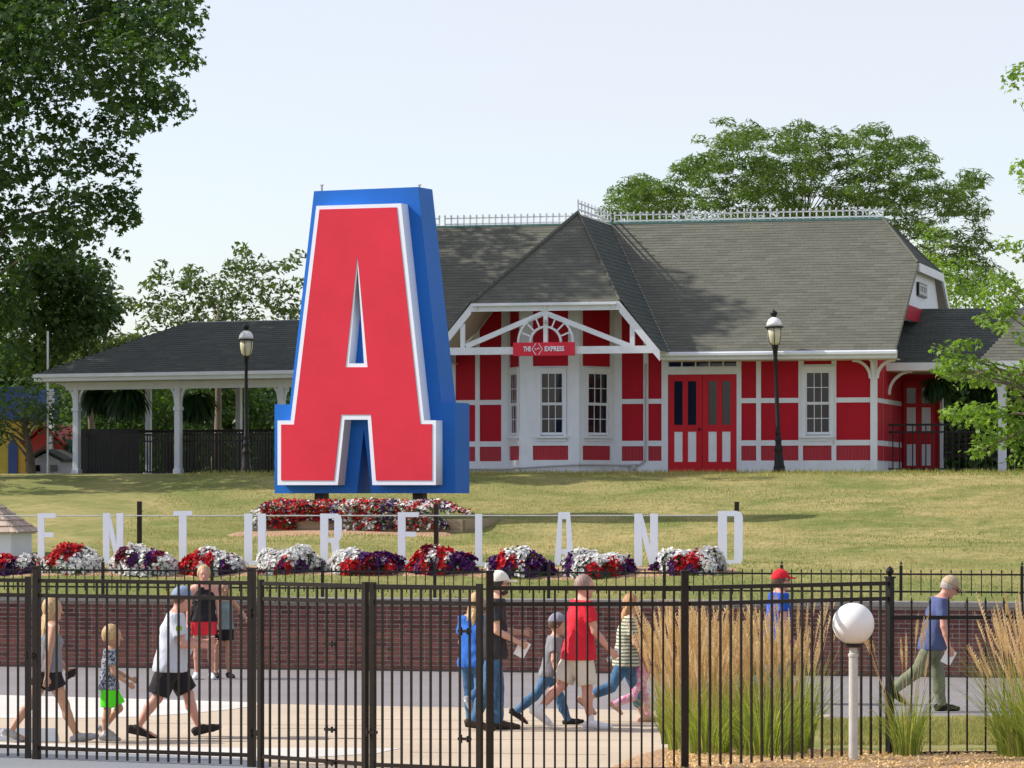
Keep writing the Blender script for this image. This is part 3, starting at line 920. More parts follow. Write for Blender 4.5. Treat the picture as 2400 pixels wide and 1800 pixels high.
# post and bracket at the right corner
cp = MB(); cp.box(U(2041), U(2056.5)+.0, -.075, -.02, 0, Z_T1+.2); cp.build("corner_post", M['white'], st)
def bracket(par, x, y, z, dx, dy, size=.42, m=None, wd=.06):
    """curved bracket from a post at (x,y), reaching dx,dy and up to z"""
    b = MB(); pts = []
    for i in range(9):
        a = R(90)*i/8
        pts.append(Vector((x+dx*size*(1-math.cos(a)), y+dy*size*(1-math.cos(a)), z-size+size*math.sin(a))))
    for i in range(8):
        e = (pts[i+1]-pts[i])*.03
        b.bar(pts[i]-e, pts[i+1]+e, .07, wd, up=(-dx, -dy, 1) if i < 8 else (0, 0, 1))
    return b.build("bracket", m or M['white'], par)
bracket(st, U(2049), -.05, ze-.21, 0, -1, .5)
bracket(st, U(2046)-.05, -.06, ze-.21, -1, 0, .42)
bracket(st, U(2052)+.05, -.06, ze-.21, 1, 0, .42)

# ---- hood over the bay: jerkinhead gable with truss, fan and name sign
HW = -1.95
h1, hz1 = ST.p(1105, 711, HW); h2, hz2 = ST.p(1452, 706, HW)
hz = (hz1+hz2)/2
hc_ = (h1+h2)/2
aw = HW+3.35
ap_u, ap_z = ST.p(1355, 515, aw); ap_z = zr_
vl_u = U(1552, ev); vr_off = vl_u-hc_              # the valley foot, mirrored to the left
hr_u, hr_z = ST.p(1547, 833, HW); hr_z = ze-.02
off = hr_u-hc_; hl_u = hc_-off
apex = Vector((hc_, aw, zr_)); back_r = Vector((hc_, RW, zr_))
cd_ = MB()
deck([(h1, HW, hz), (h2, HW, hz), tuple(apex)], cd_)
deck([(h2, HW, hz), (hr_u, HW, hr_z), (hr_u+.0, ev+.0, hr_z), tuple(back_r), tuple(apex)], cd_)
deck([(h1, HW, hz), (hl_u, HW, hr_z), (hl_u, ev, hr_z), tuple(back_r), tuple(apex)][::-1], cd_)
cd_.build("hood_deck", M['soffit'], st)
fl = (apex-Vector((h1, HW, hz))); flu = math.hypot(aw-HW, zr_-hz)
shingle_plane(((h1, HW, hz), (h2, HW, hz), (h1, aw, zr_)), M['shingle'], st, name="hood_front_shingles", clip=[(0, 0), (h2-h1, 0), ((h2-h1)/2, flu)])
# right slope of the hood: eave runs back from (hr_u,HW) ; up-slope towards the ridge
def side(sign):
    x_e = hr_u if sign > 0 else hl_u
    O_ = Vector((x_e, HW, hr_z)); E = Vector((x_e, RW, hr_z)); T = Vector((hc_, HW, zr_))
    Lup = math.hypot(x_e-hc_, zr_-hr_z)
    xj = h2 if sign > 0 else h1
    tj = Lup*abs(x_e-xj)/abs(x_e-hc_)
    clip = [(0, 0), (ev-HW+.05, 0), (RW-HW, Lup), (aw-HW, Lup), (0, tj)]
    shingle_plane((tuple(O_), tuple(E), tuple(T)), M['shingle_dark_shaded'] if sign > 0 else M['shingle'], st, name="hood_side_shingles", clip=clip)  # right slope gets its shade from the darker shingle colour
side(1); side(-1)
hcp = MB(); hcp.tube([(h1, HW, hz+.03), (apex.x, apex.y, zr_+.03)], .05, 8); hcp.tube([(h2, HW, hz+.03), (apex.x, apex.y, zr_+.03)], .03, 8); hcp.build("hip_cap", M['shingle'], st)
hb = MB()
def hboard(a, b, dz=.17, y0=HW-.05, y1=HW):
    hb.add([(a[0], y0, a[1]), (b[0], y0, b[1]), (b[0], y0, b[1]-dz), (a[0], y0, a[1]-dz), (a[0], y1, a[1]), (b[0], y1, b[1]), (b[0], y1, b[1]-dz), (a[0], y1, a[1]-dz)],
           [(3, 2, 1, 0), (4, 5, 6, 7), (0, 1, 5, 4), (1, 2, 6, 5), (2, 3, 7, 6), (3, 0, 4, 7)])
hboard((h1, hz-.01), (h2, hz-.01), .19)
hb.build("hood_fascia", M['white'], st)
for a_, b_ in ((h1, hl_u), (h2, hr_u)):
    hb = MB(); hboard((a_, hz-.01), (b_, hr_z), .24, HW-.047); hb.build("rake_board", M['white'], st)
hg = MB(); hg.box(h1+.05, h2-.05, HW-.15, HW-.05, hz-.075, hz-.02); hg.build("hood_gutter", M['white'], st)
kn = MB()
for u_ in (h1+.13, hc_+.02, h2-.13):
    kn.bar((u_, HW-.055, hz-.16), (u_, HW-.10, hz-.03), .03, .06)
kn.build("gutter_clip", M['white'], st)
# soffit under the hood sides is the deck itself; truss
zbm1, zbm0 = ST.z(812.6, hc_, HW), ST.z(830, hc_, HW)
tr_y0, tr_y1 = HW-.02, HW+.06
s0u, s1u = U(1205, HW), U(1348.6, HW)
tm = MB(); tm.box(hl_u+.1, s0u+.05, tr_y0, tr_y1, zbm0, zbm1); tm.box(s1u-.05, hr_u-.1, tr_y0, tr_y1, zbm0, zbm1); tm.box(s0u+.05, s1u-.05, tr_y0+.01, tr_y1, zbm0+.01, zbm1-.01)
tm.build("tie_beam", M['white'], st)
for px0, py0, px1, py1 in ((1276.5, 733, 1092, 812), (1276.5, 733, 1478, 812)):
    a, b = ST.p(px0, py0, HW), ST.p(px1, py1, HW)
    q = MB(); q.bar((a[0], HW+.02, a[1]), (b[0], HW+.02, b[1]), .12, .075); q.build("brace", M['white'], st)
for px, pt in ((1084.5, 767), (1482, 764)):
    u_ = U(px, HW); q = MB(); q.box(u_-.055, u_+.055, HW-.018, HW+.058, zbm1, ST.z(pt-8, u_, HW)); q.build("king_post", M['white'], st)
q = MB(); u_ = U(1279, HW); q.box(u_-.05, u_+.05, HW-.03, HW+.056, zbm1-.02, ST.z(728, u_, HW)); q.build("king_post", M['white'], st)
fan = bpy.data.objects.new("sunburst_fan", None); COL.objects.link(fan); fan.parent = st; fan.location = (u_, HW, ST.z(803, u_, HW))
sc_ = ST.d(u_, HW)/F
for rad, wd in ((66*sc_, .055), (37*sc_, .06)):
    q = MB()
    for i in range(24):
        a, b = math.pi*i/24, math.pi*(i+1)/24+.02
        q.bar((rad*math.cos(a), 0, rad*math.sin(a)), (rad*math.cos(b), 0, rad*math.sin(b)), wd*1.3, .05, up=(0, 1, 0))
    q.build("arch", M['white'], fan)
sp_ = MB()
for k in range(1, 8):
    if k == 4: continue
    a = math.pi*k/8
    sp_.bar((37*sc_*math.cos(a), .0, 37*sc_*math.sin(a)), (66*sc_*math.cos(a), .0, 66*sc_*math.sin(a)), .022, .035, up=(0, 1, 0))
sp_.build("spoke", M['white'], fan)
dl = MB(); dl.lathe([(.0, -.05), (.04, -.04), (.045, .03), (.03, .05), (0, .05)], (0, -.09, 48*sc_), 10); dl.build("lamp_ball", M['grey_metal'], fan)

# ---- sign THE <> EXPRESS hung on the truss
def text_mesh(s, size, depth, name):
    c = bpy.data.curves.new(name, 'FONT'); c.body = s; c.size = size; c.extrude = depth; c.offset = size*.028
    c.align_x = 'CENTER'; c.align_y = 'CENTER'; c.resolution_u = 3
    o = bpy.data.objects.new(name, c); COL.objects.link(o)
    dg = bpy.context.evaluated_depsgraph_get()
    me = bpy.data.meshes.new_from_object(o.evaluated_get(dg))
    bpy.data.objects.remove(o); bpy.data.curves.remove(c)
    return me
zs1, zs0 = ST.z(803.5, s0u, HW), ST.z(835, s0u, HW)
sw_, sh_ = s1u-s0u, zs1-zs0
sgx, sgw = (s0u+s1u)/2, HW-.11
sg = empty("station_sign", (ST.o.x+sgx*ST.c+sgw*ST.s, ST.o.y-sgx*ST.s+sgw*ST.c, 3.33+(zs0+zs1)/2), -TH, "red sign with white lettering THE EXPRESS under the sunburst of the porch", "sign")
q = MB(); q.box(-sw_/2, sw_/2, 0, .07, -sh_/2, sh_/2); q.build("sign_board", M['red_sign'], sg, bevel=.006)
for s_, px, wpx in (("THE", 1238.5, 18), ("EXPRESS", 1302, 47)):
    me = text_mesh(s_, .155, .006, "letters")
    xs = [v.co.x for v in me.vertices]; wd = max(xs)-min(xs)
    k = wpx*sc_/wd
    for v in me.vertices: v.co.x *= k
    me.materials.append(M['white_sign'])
    link("letters", me, sg, (U(px, HW)-sgx, -.008, .0), (R(90), 0, 0))
cu = U(1262, HW)-sgx
q = MB(); y = -.006
for sgn, t in ((-1, .022), (1, .013)):
    q.bar((cu+sgn*.125, y, 0), (cu+sgn*.03, y, .135), t, .012, up=(0, 1, 0)); q.bar((cu+sgn*.125, y, 0), (cu+sgn*.03, y, -.135), t, .012, up=(0, 1, 0))
q.bar((cu-.05, y, -.02), (cu+.05, y, .025), .02, .012, up=(0, 1, 0)); q.bar((cu-.06, y, .02), (cu-.02, y, -.02), .016, .012, up=(0, 1, 0)); q.bar((cu+.02, y, .03), (cu+.06, y, -.0), .016, .012, up=(0, 1, 0))
q.build("arrow_emblem", M['white_sign'], sg)

# ---- ridge cresting
def cresting(a, b, label_m, thin=False):
    A, B = Vector(a), Vector(b); L = (B-A).length; d = (B-A).normalized()
    q = MB()
    q.bar(A+Vector((0, 0, .05)), B+Vector((0, 0, .05)), .035, .03); q.bar(A+Vector((0, 0, .20)), B+Vector((0, 0, .20)), .03, .03)
    n = int(L/(.33 if thin else .165))
    for i in range(n+1):
        p = A+d*(L*i/n)
        q.bar(p, p+Vector((0, 0, .22)), .03, .03, up=(0, 1, 0))
        q.bar(p+Vector((0, 0, .225)), p+Vector((0, 0,   .285)), .05, .03, up=(0, 1, 0))
        q.bar(p-d*.03+Vector((0, 0, .245)), p+d*.03+Vector((0, 0, .245)), .02, .018)
    q.build("ridge_cresting", M['galv'], st, kind="stuff")
cresting((U(1043, RW), RW, zr_+.02), (hc_-.0, RW, zr_+.02), 0)
cresting((hc_, aw, zr_+.05), (hc_, RW, zr_+.02), 0, True)
cresting((hc_+.1, RW, zr_+.02), (url, RW, zr_+.02), 0)
rc = MB(); rc.bar((ul_, RW, zr_+.01), (url+.04, RW, zr_+.01), .05, .12); rc.build("ridge_cap", M['green_trim'], st)
cresting((ul_, RW, zr_+.02), (U(1030, RW), RW, zr_+.02), 0)

# side wall panels on the right return (seen at a glancing angle under the side canopy)
sd_ = MB()
for y0, y1 in ((.12, 1.0), (1.12, 2.3), (2.42, 4.2)):
    for z0, z1 in ((Z_W0, Z_W1), (Z_M0, Z_M1), (Z_T0, Z_T1+.2)):
        q = MB(); q.box(uR-.022, uR-.004, y0, y1, z0, z1); q.build("panel", M['red'], st)

# ------------------------------------------------------------------ open canopies on both sides
def hanging_fern(loc, r, h, label, drop=.5, n=170):
    root = empty("hanging_fern", loc, 0, label, "hanging plant", "ferns hanging under the platform canopies")
    V, Fa, T = [], [], []
    for i in range(n):
        a = rng.uniform(0, 2*math.pi); el = rng.uniform(-.2, 1.2)
        L = r*rng.uniform(.7, 1.15); sg_ = 7
        wdt = .05*rng.uniform(.7, 1.3)
        p = np.array([0, 0, 0.0]); d = np.array([math.cos(a)*math.cos(el), math.sin(a)*math.cos(el), math.sin(el)])
        sdv = np.array([-math.sin(a), math.cos(a), 0])
        tn = rng.uniform(0, 1)
        b = len(V)
        for k in range(sg_+1):
            wk = wdt*math.sin(math.pi*(.12+.86*k/sg_))*(1 if k % 2 else .45)
            V += [p-sdv*wk, p+sdv*wk]; T += [tn, tn]
            d = d+np.array([0, 0, -.38]); d = d/np.linalg.norm(d)
            p = p+d*L/sg_*(h/r*.75+.3)
        for k in range(sg_): Fa.append((b+2*k, b+2*k+1, b+2*k+3, b+2*k+2))
    o = link("fronds", npmesh("fronds", V, np.array(Fa), attrs={"tint": T}), root, m=M['fern']); o["kind"] = "stuff"
    q = MB(); q.lathe([(.05, -.22), (.14, -.2), (.19, -.02), (.18, .0)], (0, 0, 0), 14); q.build("pot", M['bark'], root)
    q = MB()
    for k in range(3):
        a = 2*math.pi*k/3; q.tube([(.18*math.cos(a), .18*math.sin(a), 0), (0, 0, drop)], .006, 4)
    q.build("hanger", M['black_metal'], root)
    return root

def railing(par, x0, x1, y, z1=1.06, sp=.11, m=None, two=True):
    m = m or M['black_metal']
    q = MB(); q.box(x0, x1, y-.03, y+.03, z1-.05, z1); q.box(x0, x1, y-.02, y+.02, .08, .12)
    q.box(x0, x1, y-.018, y+.018, z1-.22, z1-.18)
    q.build("handrail", m, par)
    b = MB(); b.box(-.014, .014, -.014, .014, .12, z1-.05); me = b.mesh("baluster"); me.materials.append(m)
    n = int((x1-x0)/sp)
    for i in range(1, n): link("baluster", me, par, (x0+(x1-x0)*i/n, y, 0))

# ---- left canopy
THL = R(24)
LC = Frame(420, 96.2, THL, 3.33)                 # column line
lc = empty("platform_canopy", (LC.o.x, LC.o.y, 3.33), -THL, "long open canopy with dark hip roof and white posts, left of the giant letter", "canopy")
ew = -.75
e0, ez0 = LC.p(85, 878, ew); e1 = LC.u(760, ew)
_, ez1 = LC.p(660, 866, ew)
ez = (ez0+ez1)/2
DL = 6.4
rh0 = LC.u(440, ew+DL/2)
_, rzh = LC.p(520, 753, ew+DL/2)
dk = MB()
deck([(e0, ew, ez), (e1, ew, ez), (e1, ew+DL/2, rzh), (rh0, ew+DL/2, rzh)], dk)
deck([(e1, ew+DL, ez), (e0, ew+DL, ez), (rh0, ew+DL/2, rzh), (e1, ew+DL/2, rzh)], dk)
deck([(e0, ew+DL, ez), (e0, ew, ez), (rh0, ew+DL/2, rzh)], dk)
dk.build("roof_deck", M['soffit'], lc)
LsL = math.hypot(DL/2, rzh-ez)
shingle_plane(((e0, ew, ez), (e1, ew, ez), (e0, ew+DL/2, rzh)), M['shingle_dark_shaded'], lc, clip=[(0, 0), (e1-e0, 0), (e1-e0, LsL), (rh0-e0, LsL)])
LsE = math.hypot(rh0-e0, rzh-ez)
shingle_plane(((e0, ew+DL, ez), (e0, ew, ez), (rh0, ew+DL, rzh)), M['shingle_dark_shaded'], lc, name="hip_shingles", clip=[(0, 0), (DL, 0), (DL/2, LsE)])
shingle_plane(((e0, ew+DL, ez), (e1, ew+DL, ez), (e0, ew+DL/2, rzh)), M['shingle_dark_shaded'], lc, name="rear_shingles", expo=.29, wid=.6, clip=[(0, 0), (e1-e0, 0), (e1-e0, LsL), (rh0-e0, LsL)])
fb = MB(); fb.box(e0-.04, e1, ew-.05, ew-.0, ez-.20, ez-.01); fb.box(e0-.04, e0, ew, ew+DL, ez-.20, ez-.01); fb.box(e0-.04, e1, ew+DL, ew+DL+.04, ez-.20, ez-.01); fb.build("fascia", M['white'], lc)
gb = MB(); gb.box(e0-.06, e1, ew-.14, ew-.05, ez-.10, ez-.02); gb.build("gutter", M['white'], lc)
sf = MB(); sf.box(e0, e1, ew, ew+DL, ez-.215, ez-.20); sf.build("soffit", M['soffit'], lc)
bm = MB(); bm.box(e0+.5, e1, -.07, .07, ez-.42, ez-.216); bm.build("beam", M['white'], lc)
for px in (180, 418, 660):
    u_ = LC.u(px)
    q = MB(); q.box(-.085, .085, -.085, .085, 0, ez-.21); q.box(-.11, .11, -.11, .11, 0, .18); q.box(-.11, .11, -.11, .11, ez-1.0, ez-.9)
    po = q.build("post", M['white'], lc, bevel=.012); po.location = (u_, 0, 0)
    for s_ in (-1, 1): bracket(lc, u_+s_*.08, 0, ez-.21, s_, 0, .55)
for px in (120, 348, 560, 700):
    u_ = LC.u(px, DL-1.5)
    q = MB(); q.box(-.075, .075, -.075, .075, 0, ez-.21); po = q.build("post", M['white'], lc, bevel=.012); po.location = (u_, DL-1.5, 0)
pf = MB(); pf.box(e0-.3, e1+.6, ew-.2, ew+DL, -.30, .0); pf.build("platform", M['concrete'], lc)
rr = empty("platform_railing", (LC.o.x+.15*LC.s, LC.o.y+.15*LC.c, 3.33), -THL, "dark railing between the white posts of the left canopy", "railing")
railing(rr, LC.u(190), LC.u(655), .12, 1.12, .085)
# dark boarded queue fence standing further in
qf = empty("board_fence", (LC.o.x, LC.o.y, 3.33), -THL, "dark board fence in the shade under the left canopy", "fence")
pl = MB(); pl.box(-.062, .062, -.012, .012, 0, 1.28); mpl = pl.mesh("plank"); mpl.materials.append(M['black_metal'])
x = LC.u(190, 1.8); k = 0
while x < LC.u(330, 1.8):
    link("plank", mpl, qf, (x, 1.8, .02), (0, 0, random.uniform(-.03, .03))); x += .135
pl = MB(); pl.box(-.02, .02, -.012, .012, 0, 1.22); mpl2 = pl.mesh("slat"); mpl2.materials.append(M['brown_metal'])
while x < LC.u(640, 2.6):
    link("slat", mpl2, qf, (x, 2.6, .02)); x += .10
q = MB(); q.box(LC.u(190, 1.8), LC.u(640, 1.8), 2.57, 2.63, 1.2, 1.27); q.build("rail", M['black_metal'], qf)
def wl2(fr, px, w): 
    u_ = fr.u(px, w); return (fr.o.x+u_*fr.c+w*fr.s, fr.o.y-u_*fr.s+w*fr.c)
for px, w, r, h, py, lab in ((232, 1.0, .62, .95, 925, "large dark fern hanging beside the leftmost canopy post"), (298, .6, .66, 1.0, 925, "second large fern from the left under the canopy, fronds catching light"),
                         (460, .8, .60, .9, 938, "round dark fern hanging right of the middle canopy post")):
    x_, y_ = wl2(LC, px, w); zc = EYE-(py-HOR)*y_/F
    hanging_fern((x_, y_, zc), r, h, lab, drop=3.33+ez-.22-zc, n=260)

# ---- right canopy
THR = R(10)
RC = Frame(2200, 86.6, THR, 3.33)
rcn = empty("side_canopy", (RC.o.x, RC.o.y, 3.33), -THR, "low dark roofed canopy joined to the right end of the station house", "canopy")
f0 = RC.u(2061, -.6); f1 = RC.u(2640, -.6)
_, fz = RC.p(2200, 849, -.6)
DR = 6.0
_, rz_ = RC.p(2150, 724, -.6+DR/2)
uh = RC.u(2270, -.6+DR/2)
dk = MB()
deck([(f0, -.6, fz), (f1, -.6, fz), (f1, -.6+DR/2, rz_), (f0, -.6+DR/2, rz_)], dk)
deck([(f1, DR-.6, fz), (f0, DR-.6, fz), (f0, -.6+DR/2, rz_), (f1, -.6+DR/2, rz_)], dk)
dk.build("roof_deck", M['soffit'], rcn)
LsR = math.hypot(DR/2, rz_-fz)
shingle_plane(((f0, -.6, fz), (f1, -.6, fz), (f0, -.6+DR/2, rz_)), M['shingle_dark_shaded'], rcn, clip=[(0, 0), (f1-f0, 0), (f1-f0, LsR), (0, LsR)])
shingle_plane(((f0, DR-.6, fz), (f1, DR-.6, fz), (f0, -.6+DR/2, rz_)), M['shingle_dark_shaded'], rcn, name="rear_shingles", expo=.29, wid=.6, clip=[(0, 0), (f1-f0, 0), (f1-f0, LsR), (0, LsR)])
# front dormer slope catching the sun at the far right
x0_, x1_ = RC.u(2296, -.9), RC.u(2560, -.9); xm = (x0_+x1_)/2
dk = MB(); deck([(x0_, -.9, fz+.02), (x1_, -.9, fz+.02), (xm+.2, 1.3, rz_-.02), (xm-.2, 1.3, rz_-.02)], dk); dk.build("dormer_deck", M['soffit'], rcn)
shingle_plane(((x0_, -.9, fz+.03), (x1_, -.9, fz+.03), (x0_, 1.3, rz_)), M['shingle'], rcn, name="dormer_shingles", clip=[(0, 0), (x1_-x0_, 0), ((x1_-x0_)/2+.2, math.hypot(2.2, rz_-fz)), ((x1_-x0_)/2-.2, math.hypot(2.2, rz_-fz))])
q = MB(); q.box(f0, x0_-.02, -.65, -.60, fz-.19, fz-.01); q.box(x0_-.02, x1_, -.95, -.90, fz-.19, fz-.0); q.build("fascia", M['white'], rcn)
q = MB(); q.box(f0, f1, -.6, DR-.6, fz-.205, fz-.19); q.build("soffit", M['soffit'], rcn)
for px, w in ((2349, -.3), (2079, -.3)):
    u_ = RC.u(px, w)
    q = MB(); q.box(-.1 if px > 2100 else -.02, .1 if px > 2100 else .02, -.09, .09, 0, fz-.2); po = q.build("post", M['white'], rcn, bevel=.01); po.location = (u_, w, 0)
    bracket(rcn, u_+.05, w, fz-.2, 1, 0, .55)
    if px > 2100: bracket(rcn, u_-.08, w, fz-.2, -1, 0, .55)
q = MB(); q.box(RC.u(2062), f1, -.8, DR-.6, -.3, 0.0); q.build("platform", M['concrete'], rcn)
# red wall with a panelled door set back under the canopy
uw = RC.u(2103, 2.0); ux = RC.u(2206, 2.0)
q = MB(); q.box(uw-.9, ux, 2.02, 2.2, 0, fz-.2); q.build("wall", M['red'], rcn)
dd = bpy.data.objects.new("door", None); COL.objects.link(dd); dd.parent = rcn; dd.location = (RC.u(2118, 2.0), 2.0, 0)
dw = RC.u(2192, 2.0)-RC.u(2118, 2.0)
q = MB(); q.box(0, dw, -.03, .02, 0, 2.25); q.build("door_leaf", M['door_red'], dd)
for x in (.08, dw/2+.06):
    for z0, z1, mm in ((.2, .72, 'white'), (1.02, 1.62, 'white'), (1.72, 2.1, 'pane')):
        q = MB(); q.box(x, x+dw/2-.17, -.042, -.031, z0, z1); q.build("panel" if mm == 'white' else "pane", M[mm], dd)
q = MB(); q.box(ux-.03, ux+.04, 1.97, 2.25, 0, fz-.2); q.build("corner_board", M['white'], rcn)
r2 = empty("platform_railing", (RC.o.x-.25*RC.s, RC.o.y-.25*RC.c, 3.33), -THR, "black railing in front of the set back red door", "railing")
railing(r2, RC.u(2079), RC.u(2342), 0, 1.18, .15)
q = MB(); q.box(RC.u(2079)-.04, RC.u(2079)+.04, -.04, .04, 0, 1.18); q.build("post", M['black_metal'], r2)
# bench slats dark table behind the railing
bn = empty("picnic_bench", (*wl2(RC, 2280, 2.6), 3.33), -THR, "dark slatted bench behind the railing on the right platform", "bench")
for i in range(5):
    q = MB(); q.box(-1.1, 1.1, .03, .06, .42+.13*i, .51+.13*i); q.build("slat", M['brown_metal'], bn)
q = MB(); q.box(-1.1, 1.1, -.45, 0, .40, .45); q.build("seat", M['brown_metal'], bn)
for x in (-1, 1):
    q = MB(); q.box(x-.03, x+.03, -.42, .02, 0, .40); q.build("leg", M['black_metal'], bn)
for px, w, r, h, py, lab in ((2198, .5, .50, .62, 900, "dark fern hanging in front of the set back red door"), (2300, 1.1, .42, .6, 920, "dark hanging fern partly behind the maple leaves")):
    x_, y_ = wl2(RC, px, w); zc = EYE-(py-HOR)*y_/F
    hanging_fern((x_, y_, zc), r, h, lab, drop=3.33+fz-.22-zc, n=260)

# ------------------------------------------------------------------ the big letter A
THA = R(25)
AF = Frame(855, 74.0, THA, 2.31)
A = empty("letter_sign", (AF.o.x, AF.o.y, 2.31), -THA, "giant red letter A with white edge on a deep blue backing", "sign")
yb = .0                       # front of the blue slab
def ap(pts, w): return [AF.p(600+x/2.0236, 400+y/2.0236, w) for x, y in pts]
blue = ap([(275, 97), (768, 77), (880, 1098), (945, 1100), (945, 1530), (548, 1530), (511, 1225), (478, 1530), (88, 1530), (88, 1108), (160, 1108)], yb)
zbot = blue[4][1]; blue = [(u_, zbot if abs(z-zbot) < .12 else z) for u_, z in blue]
bl_ = MB(); bl_.prism(blue, yb, yb+.66); bl_.build("blue_backing", M['blue_sign'], A)
nv = MB(); x0 = blue[7][0]; x1 = blue[5][0]; nv.box(x0-.2, x1+.2, yb+.45, yb+.6, zbot+.02, blue[6][1]+.1)
# raised letter
wf = yb-.30
outer = ap([(286, 167), (688, 155), (797, 1184), (853, 1184), (853, 1491), (552, 1491), (530, 1181), (420, 1181), (388, 1491), (102, 1491), (102, 1185), (164, 1185)], wf)
hole = ap([(482, 455), (512, 914), (440, 914)], wf)
red_o = ap([(302, 184), (668, 174), (780, 1202), (835, 1202), (835, 1469), (570, 1469), (546, 1157), (404, 1157), (370, 1469), (120, 1469), (120, 1204), (181, 1204)], wf)
red_h = ap([(482, 400), (530, 932), (425, 932)], wf)
def holed(poly, hole_, y0, y1, name, m):
    """prism with a triangular hole, through a filled 2D curve"""
    c = bpy.data.curves.new(name, 'CURVE'); c.dimensions = '2D'; c.fill_mode = 'BOTH'; c.extrude = (y1-y0)/2
    for pl_ in (poly, hole_):
        s_ = c.splines.new('POLY'); s_.points.add(len(pl_)-1); s_.use_cyclic_u = True
        for i, p in enumerate(pl_): s_.points[i].co = (p[0], p[1], 0, 1)
    o = bpy.data.objects.new(name, c); COL.objects.link(o)
    me = bpy.data.meshes.new_from_object(o.evaluated_get(bpy.context.evaluated_depsgraph_get()))
    bpy.data.objects.remove(o); bpy.data.curves.remove(c)
    me.materials.clear(); me.materials.append(m)
    return link(name, me, A, (0, (y0+y1)/2, 0), (R(90), 0, 0))
holed(outer, hole, wf, yb+.01, "white_edge", M['white_sign'])
holed(red_o, red_h, wf-.012, wf+.002, "red_face", M['red_sign'])
for px in (754, 984):
    u_ = AF.u(px, .35); q = MB(); q.box(-.11, .11, -.11, .11, -.15, zbot+.02); o = q.build("support_post", M['brown_metal'], A); o.location = (u_, .35, 0)
for px in (753, 982):
    u_ = AF.u(px, .1); zt_ = AF.z(441, u_, .1)
    q = MB(); q.tube([(u_, .12, zt_-.05), (u_, .12, zt_+.07)], .022, 8); q.tube([(u_-.03, .12, zt_+.07), (u_+.03, .12, zt_+.07)], .02, 6); q.build("lifting_eye", M['grey_metal'], A)

# ------------------------------------------------------------------ small white letters on their rail
THL2 = R(12)
LF = Frame(1155, 62.7, THL2, 1.585)
def base_z(u_, w=0.0):
    x = LF.o.x+u_*LF.c+w*LF.s; y = LF.o.y-u_*LF.s+w*LF.c
    return tz(x, y)-LF.z0
LH = .925
s_ = .24
def glyph(ch, W):
    """2D outline pieces (x,z rectangles/polys) of a condensed block letter"""
    t = .36*W if ch not in "I" else W
    b = .085
    P = []
    if ch == 'E': P = [[(0, 0), (t, 0), (t, LH), (0, LH)], [(t, LH-b), (W, LH-b), (W, LH), (t, LH)], [(t, .50), (W*.88, .50), (W*.88, .50+b), (t, .50+b)], [(t, 0), (W, 0), (W, b), (t, b)]]
    if ch == 'L': P = [[(0, 0), (t, 0), (t, LH), (0, LH)], [(t, 0), (W, 0), (W, b), (t, b)]]
    if ch == 'T': P = [[(0, LH-b), (W, LH-b), (W, LH), (0, LH)], [(W/2-t*.55, 0), (W/2+t*.55, 0), (W/2+t*.55, LH-b), (W/2-t*.55, LH-b)]]
    if ch == 'N': t *= .9; P = [[(0, 0), (t, 0), (t, LH), (0, LH)], [(W-t, 0), (W, 0), (W, LH), (W-t, LH)], [(t*.0+t, LH*.56), (t, LH), (t*.9+.01, LH), (W-t, LH*.38), (W-t, 0.02)]]
    if ch == 'N':
        P[2] = [(t, LH), (W-t, LH*.40), (W-t, 0), (t, LH*.60)]
    if ch == 'U':
        P = [[(0, .1), (t, .1), (t, LH), (0, LH)], [(W-t, .1), (W, .1), (W, LH), (W-t, LH)], [(0, .1), (.03, .03), (.09, 0), (W-.09, 0), (W-.03, .03), (W, .1), (W-t, .1), (t, .1)]]
    if ch == 'A':
        P = [[(0, 0), (t*.95, 0), (W/2-.035, LH), (W*.22, LH)], [(W, 0), (W-t*.95, 0), (W/2+.035, LH), (W*.78, LH)], [(W/2-.036, LH-.12), (W/2+.036, LH-.12), (W/2+.036, LH), (W/2-.036, LH)], [(t*.7, .2), (W-t*.7, .2), (W-t*.8, .29), (t*.8, .29)]]
    if ch == 'R':
        P = [[(0, 0), (t, 0), (t, LH), (0, LH)], [(t, LH-.085), (W-.08, LH-.085), (W-.10, LH), (t, LH)], [(W-t*.95, .50), (W, .52), (W, LH-.10), (W-.03, LH-.03), (W-.10, LH), (W-t*.95, LH-.084)],
             [(t, .42), (W-.06, .42), (W, .52), (W-t*.95, .501), (t, .501)], [(t*1.0, .42), (W*.62, 0), (W, 0), (W-.06, .42)]]
        P[4] = [(W*.50, .42), (W*.64, 0), (W, 0), (W-.05, .42)]
    if ch == 'D':
        P = [[(0, 0), (t, 0), (t, LH), (0, LH)], [(t, LH-.09), (W-.10, LH-.09), (W-.10, LH), (t, LH)], [(t, 0), (W-.10, 0), (W-.10, .09), (t, .09)],
             [(W-t*.95, .088), (W-.10, 0), (W-.03, .03), (W, .11), (W, LH-.11), (W-.03, LH-.03), (W-.10, LH), (W-t*.95, LH-.088)]]
    return P
LET = [("E", 89, 131, "leftmost white letter E above the red and white flowers"), ("N", 242, 289, "white letter N left of the thin dark stake"), ("T", 407, 450, "white letter T in the row of letters"),
       ("U", 573, 623, "white letter U in the row of letters"), ("R", 751, 801, "white letter R in the row of letters"), ("E", 933, 981, "white letter E right of the R, below the giant letter's post"),
       ("L", 1114, 1158, "white letter L in the row of letters"), ("A", 1299, 1346, "white letter A in the row of letters"), ("N", 1487, 1542, "white letter N right of the small letter A"), ("D", 1683, 1741, "white letter D at the right end of the row")]
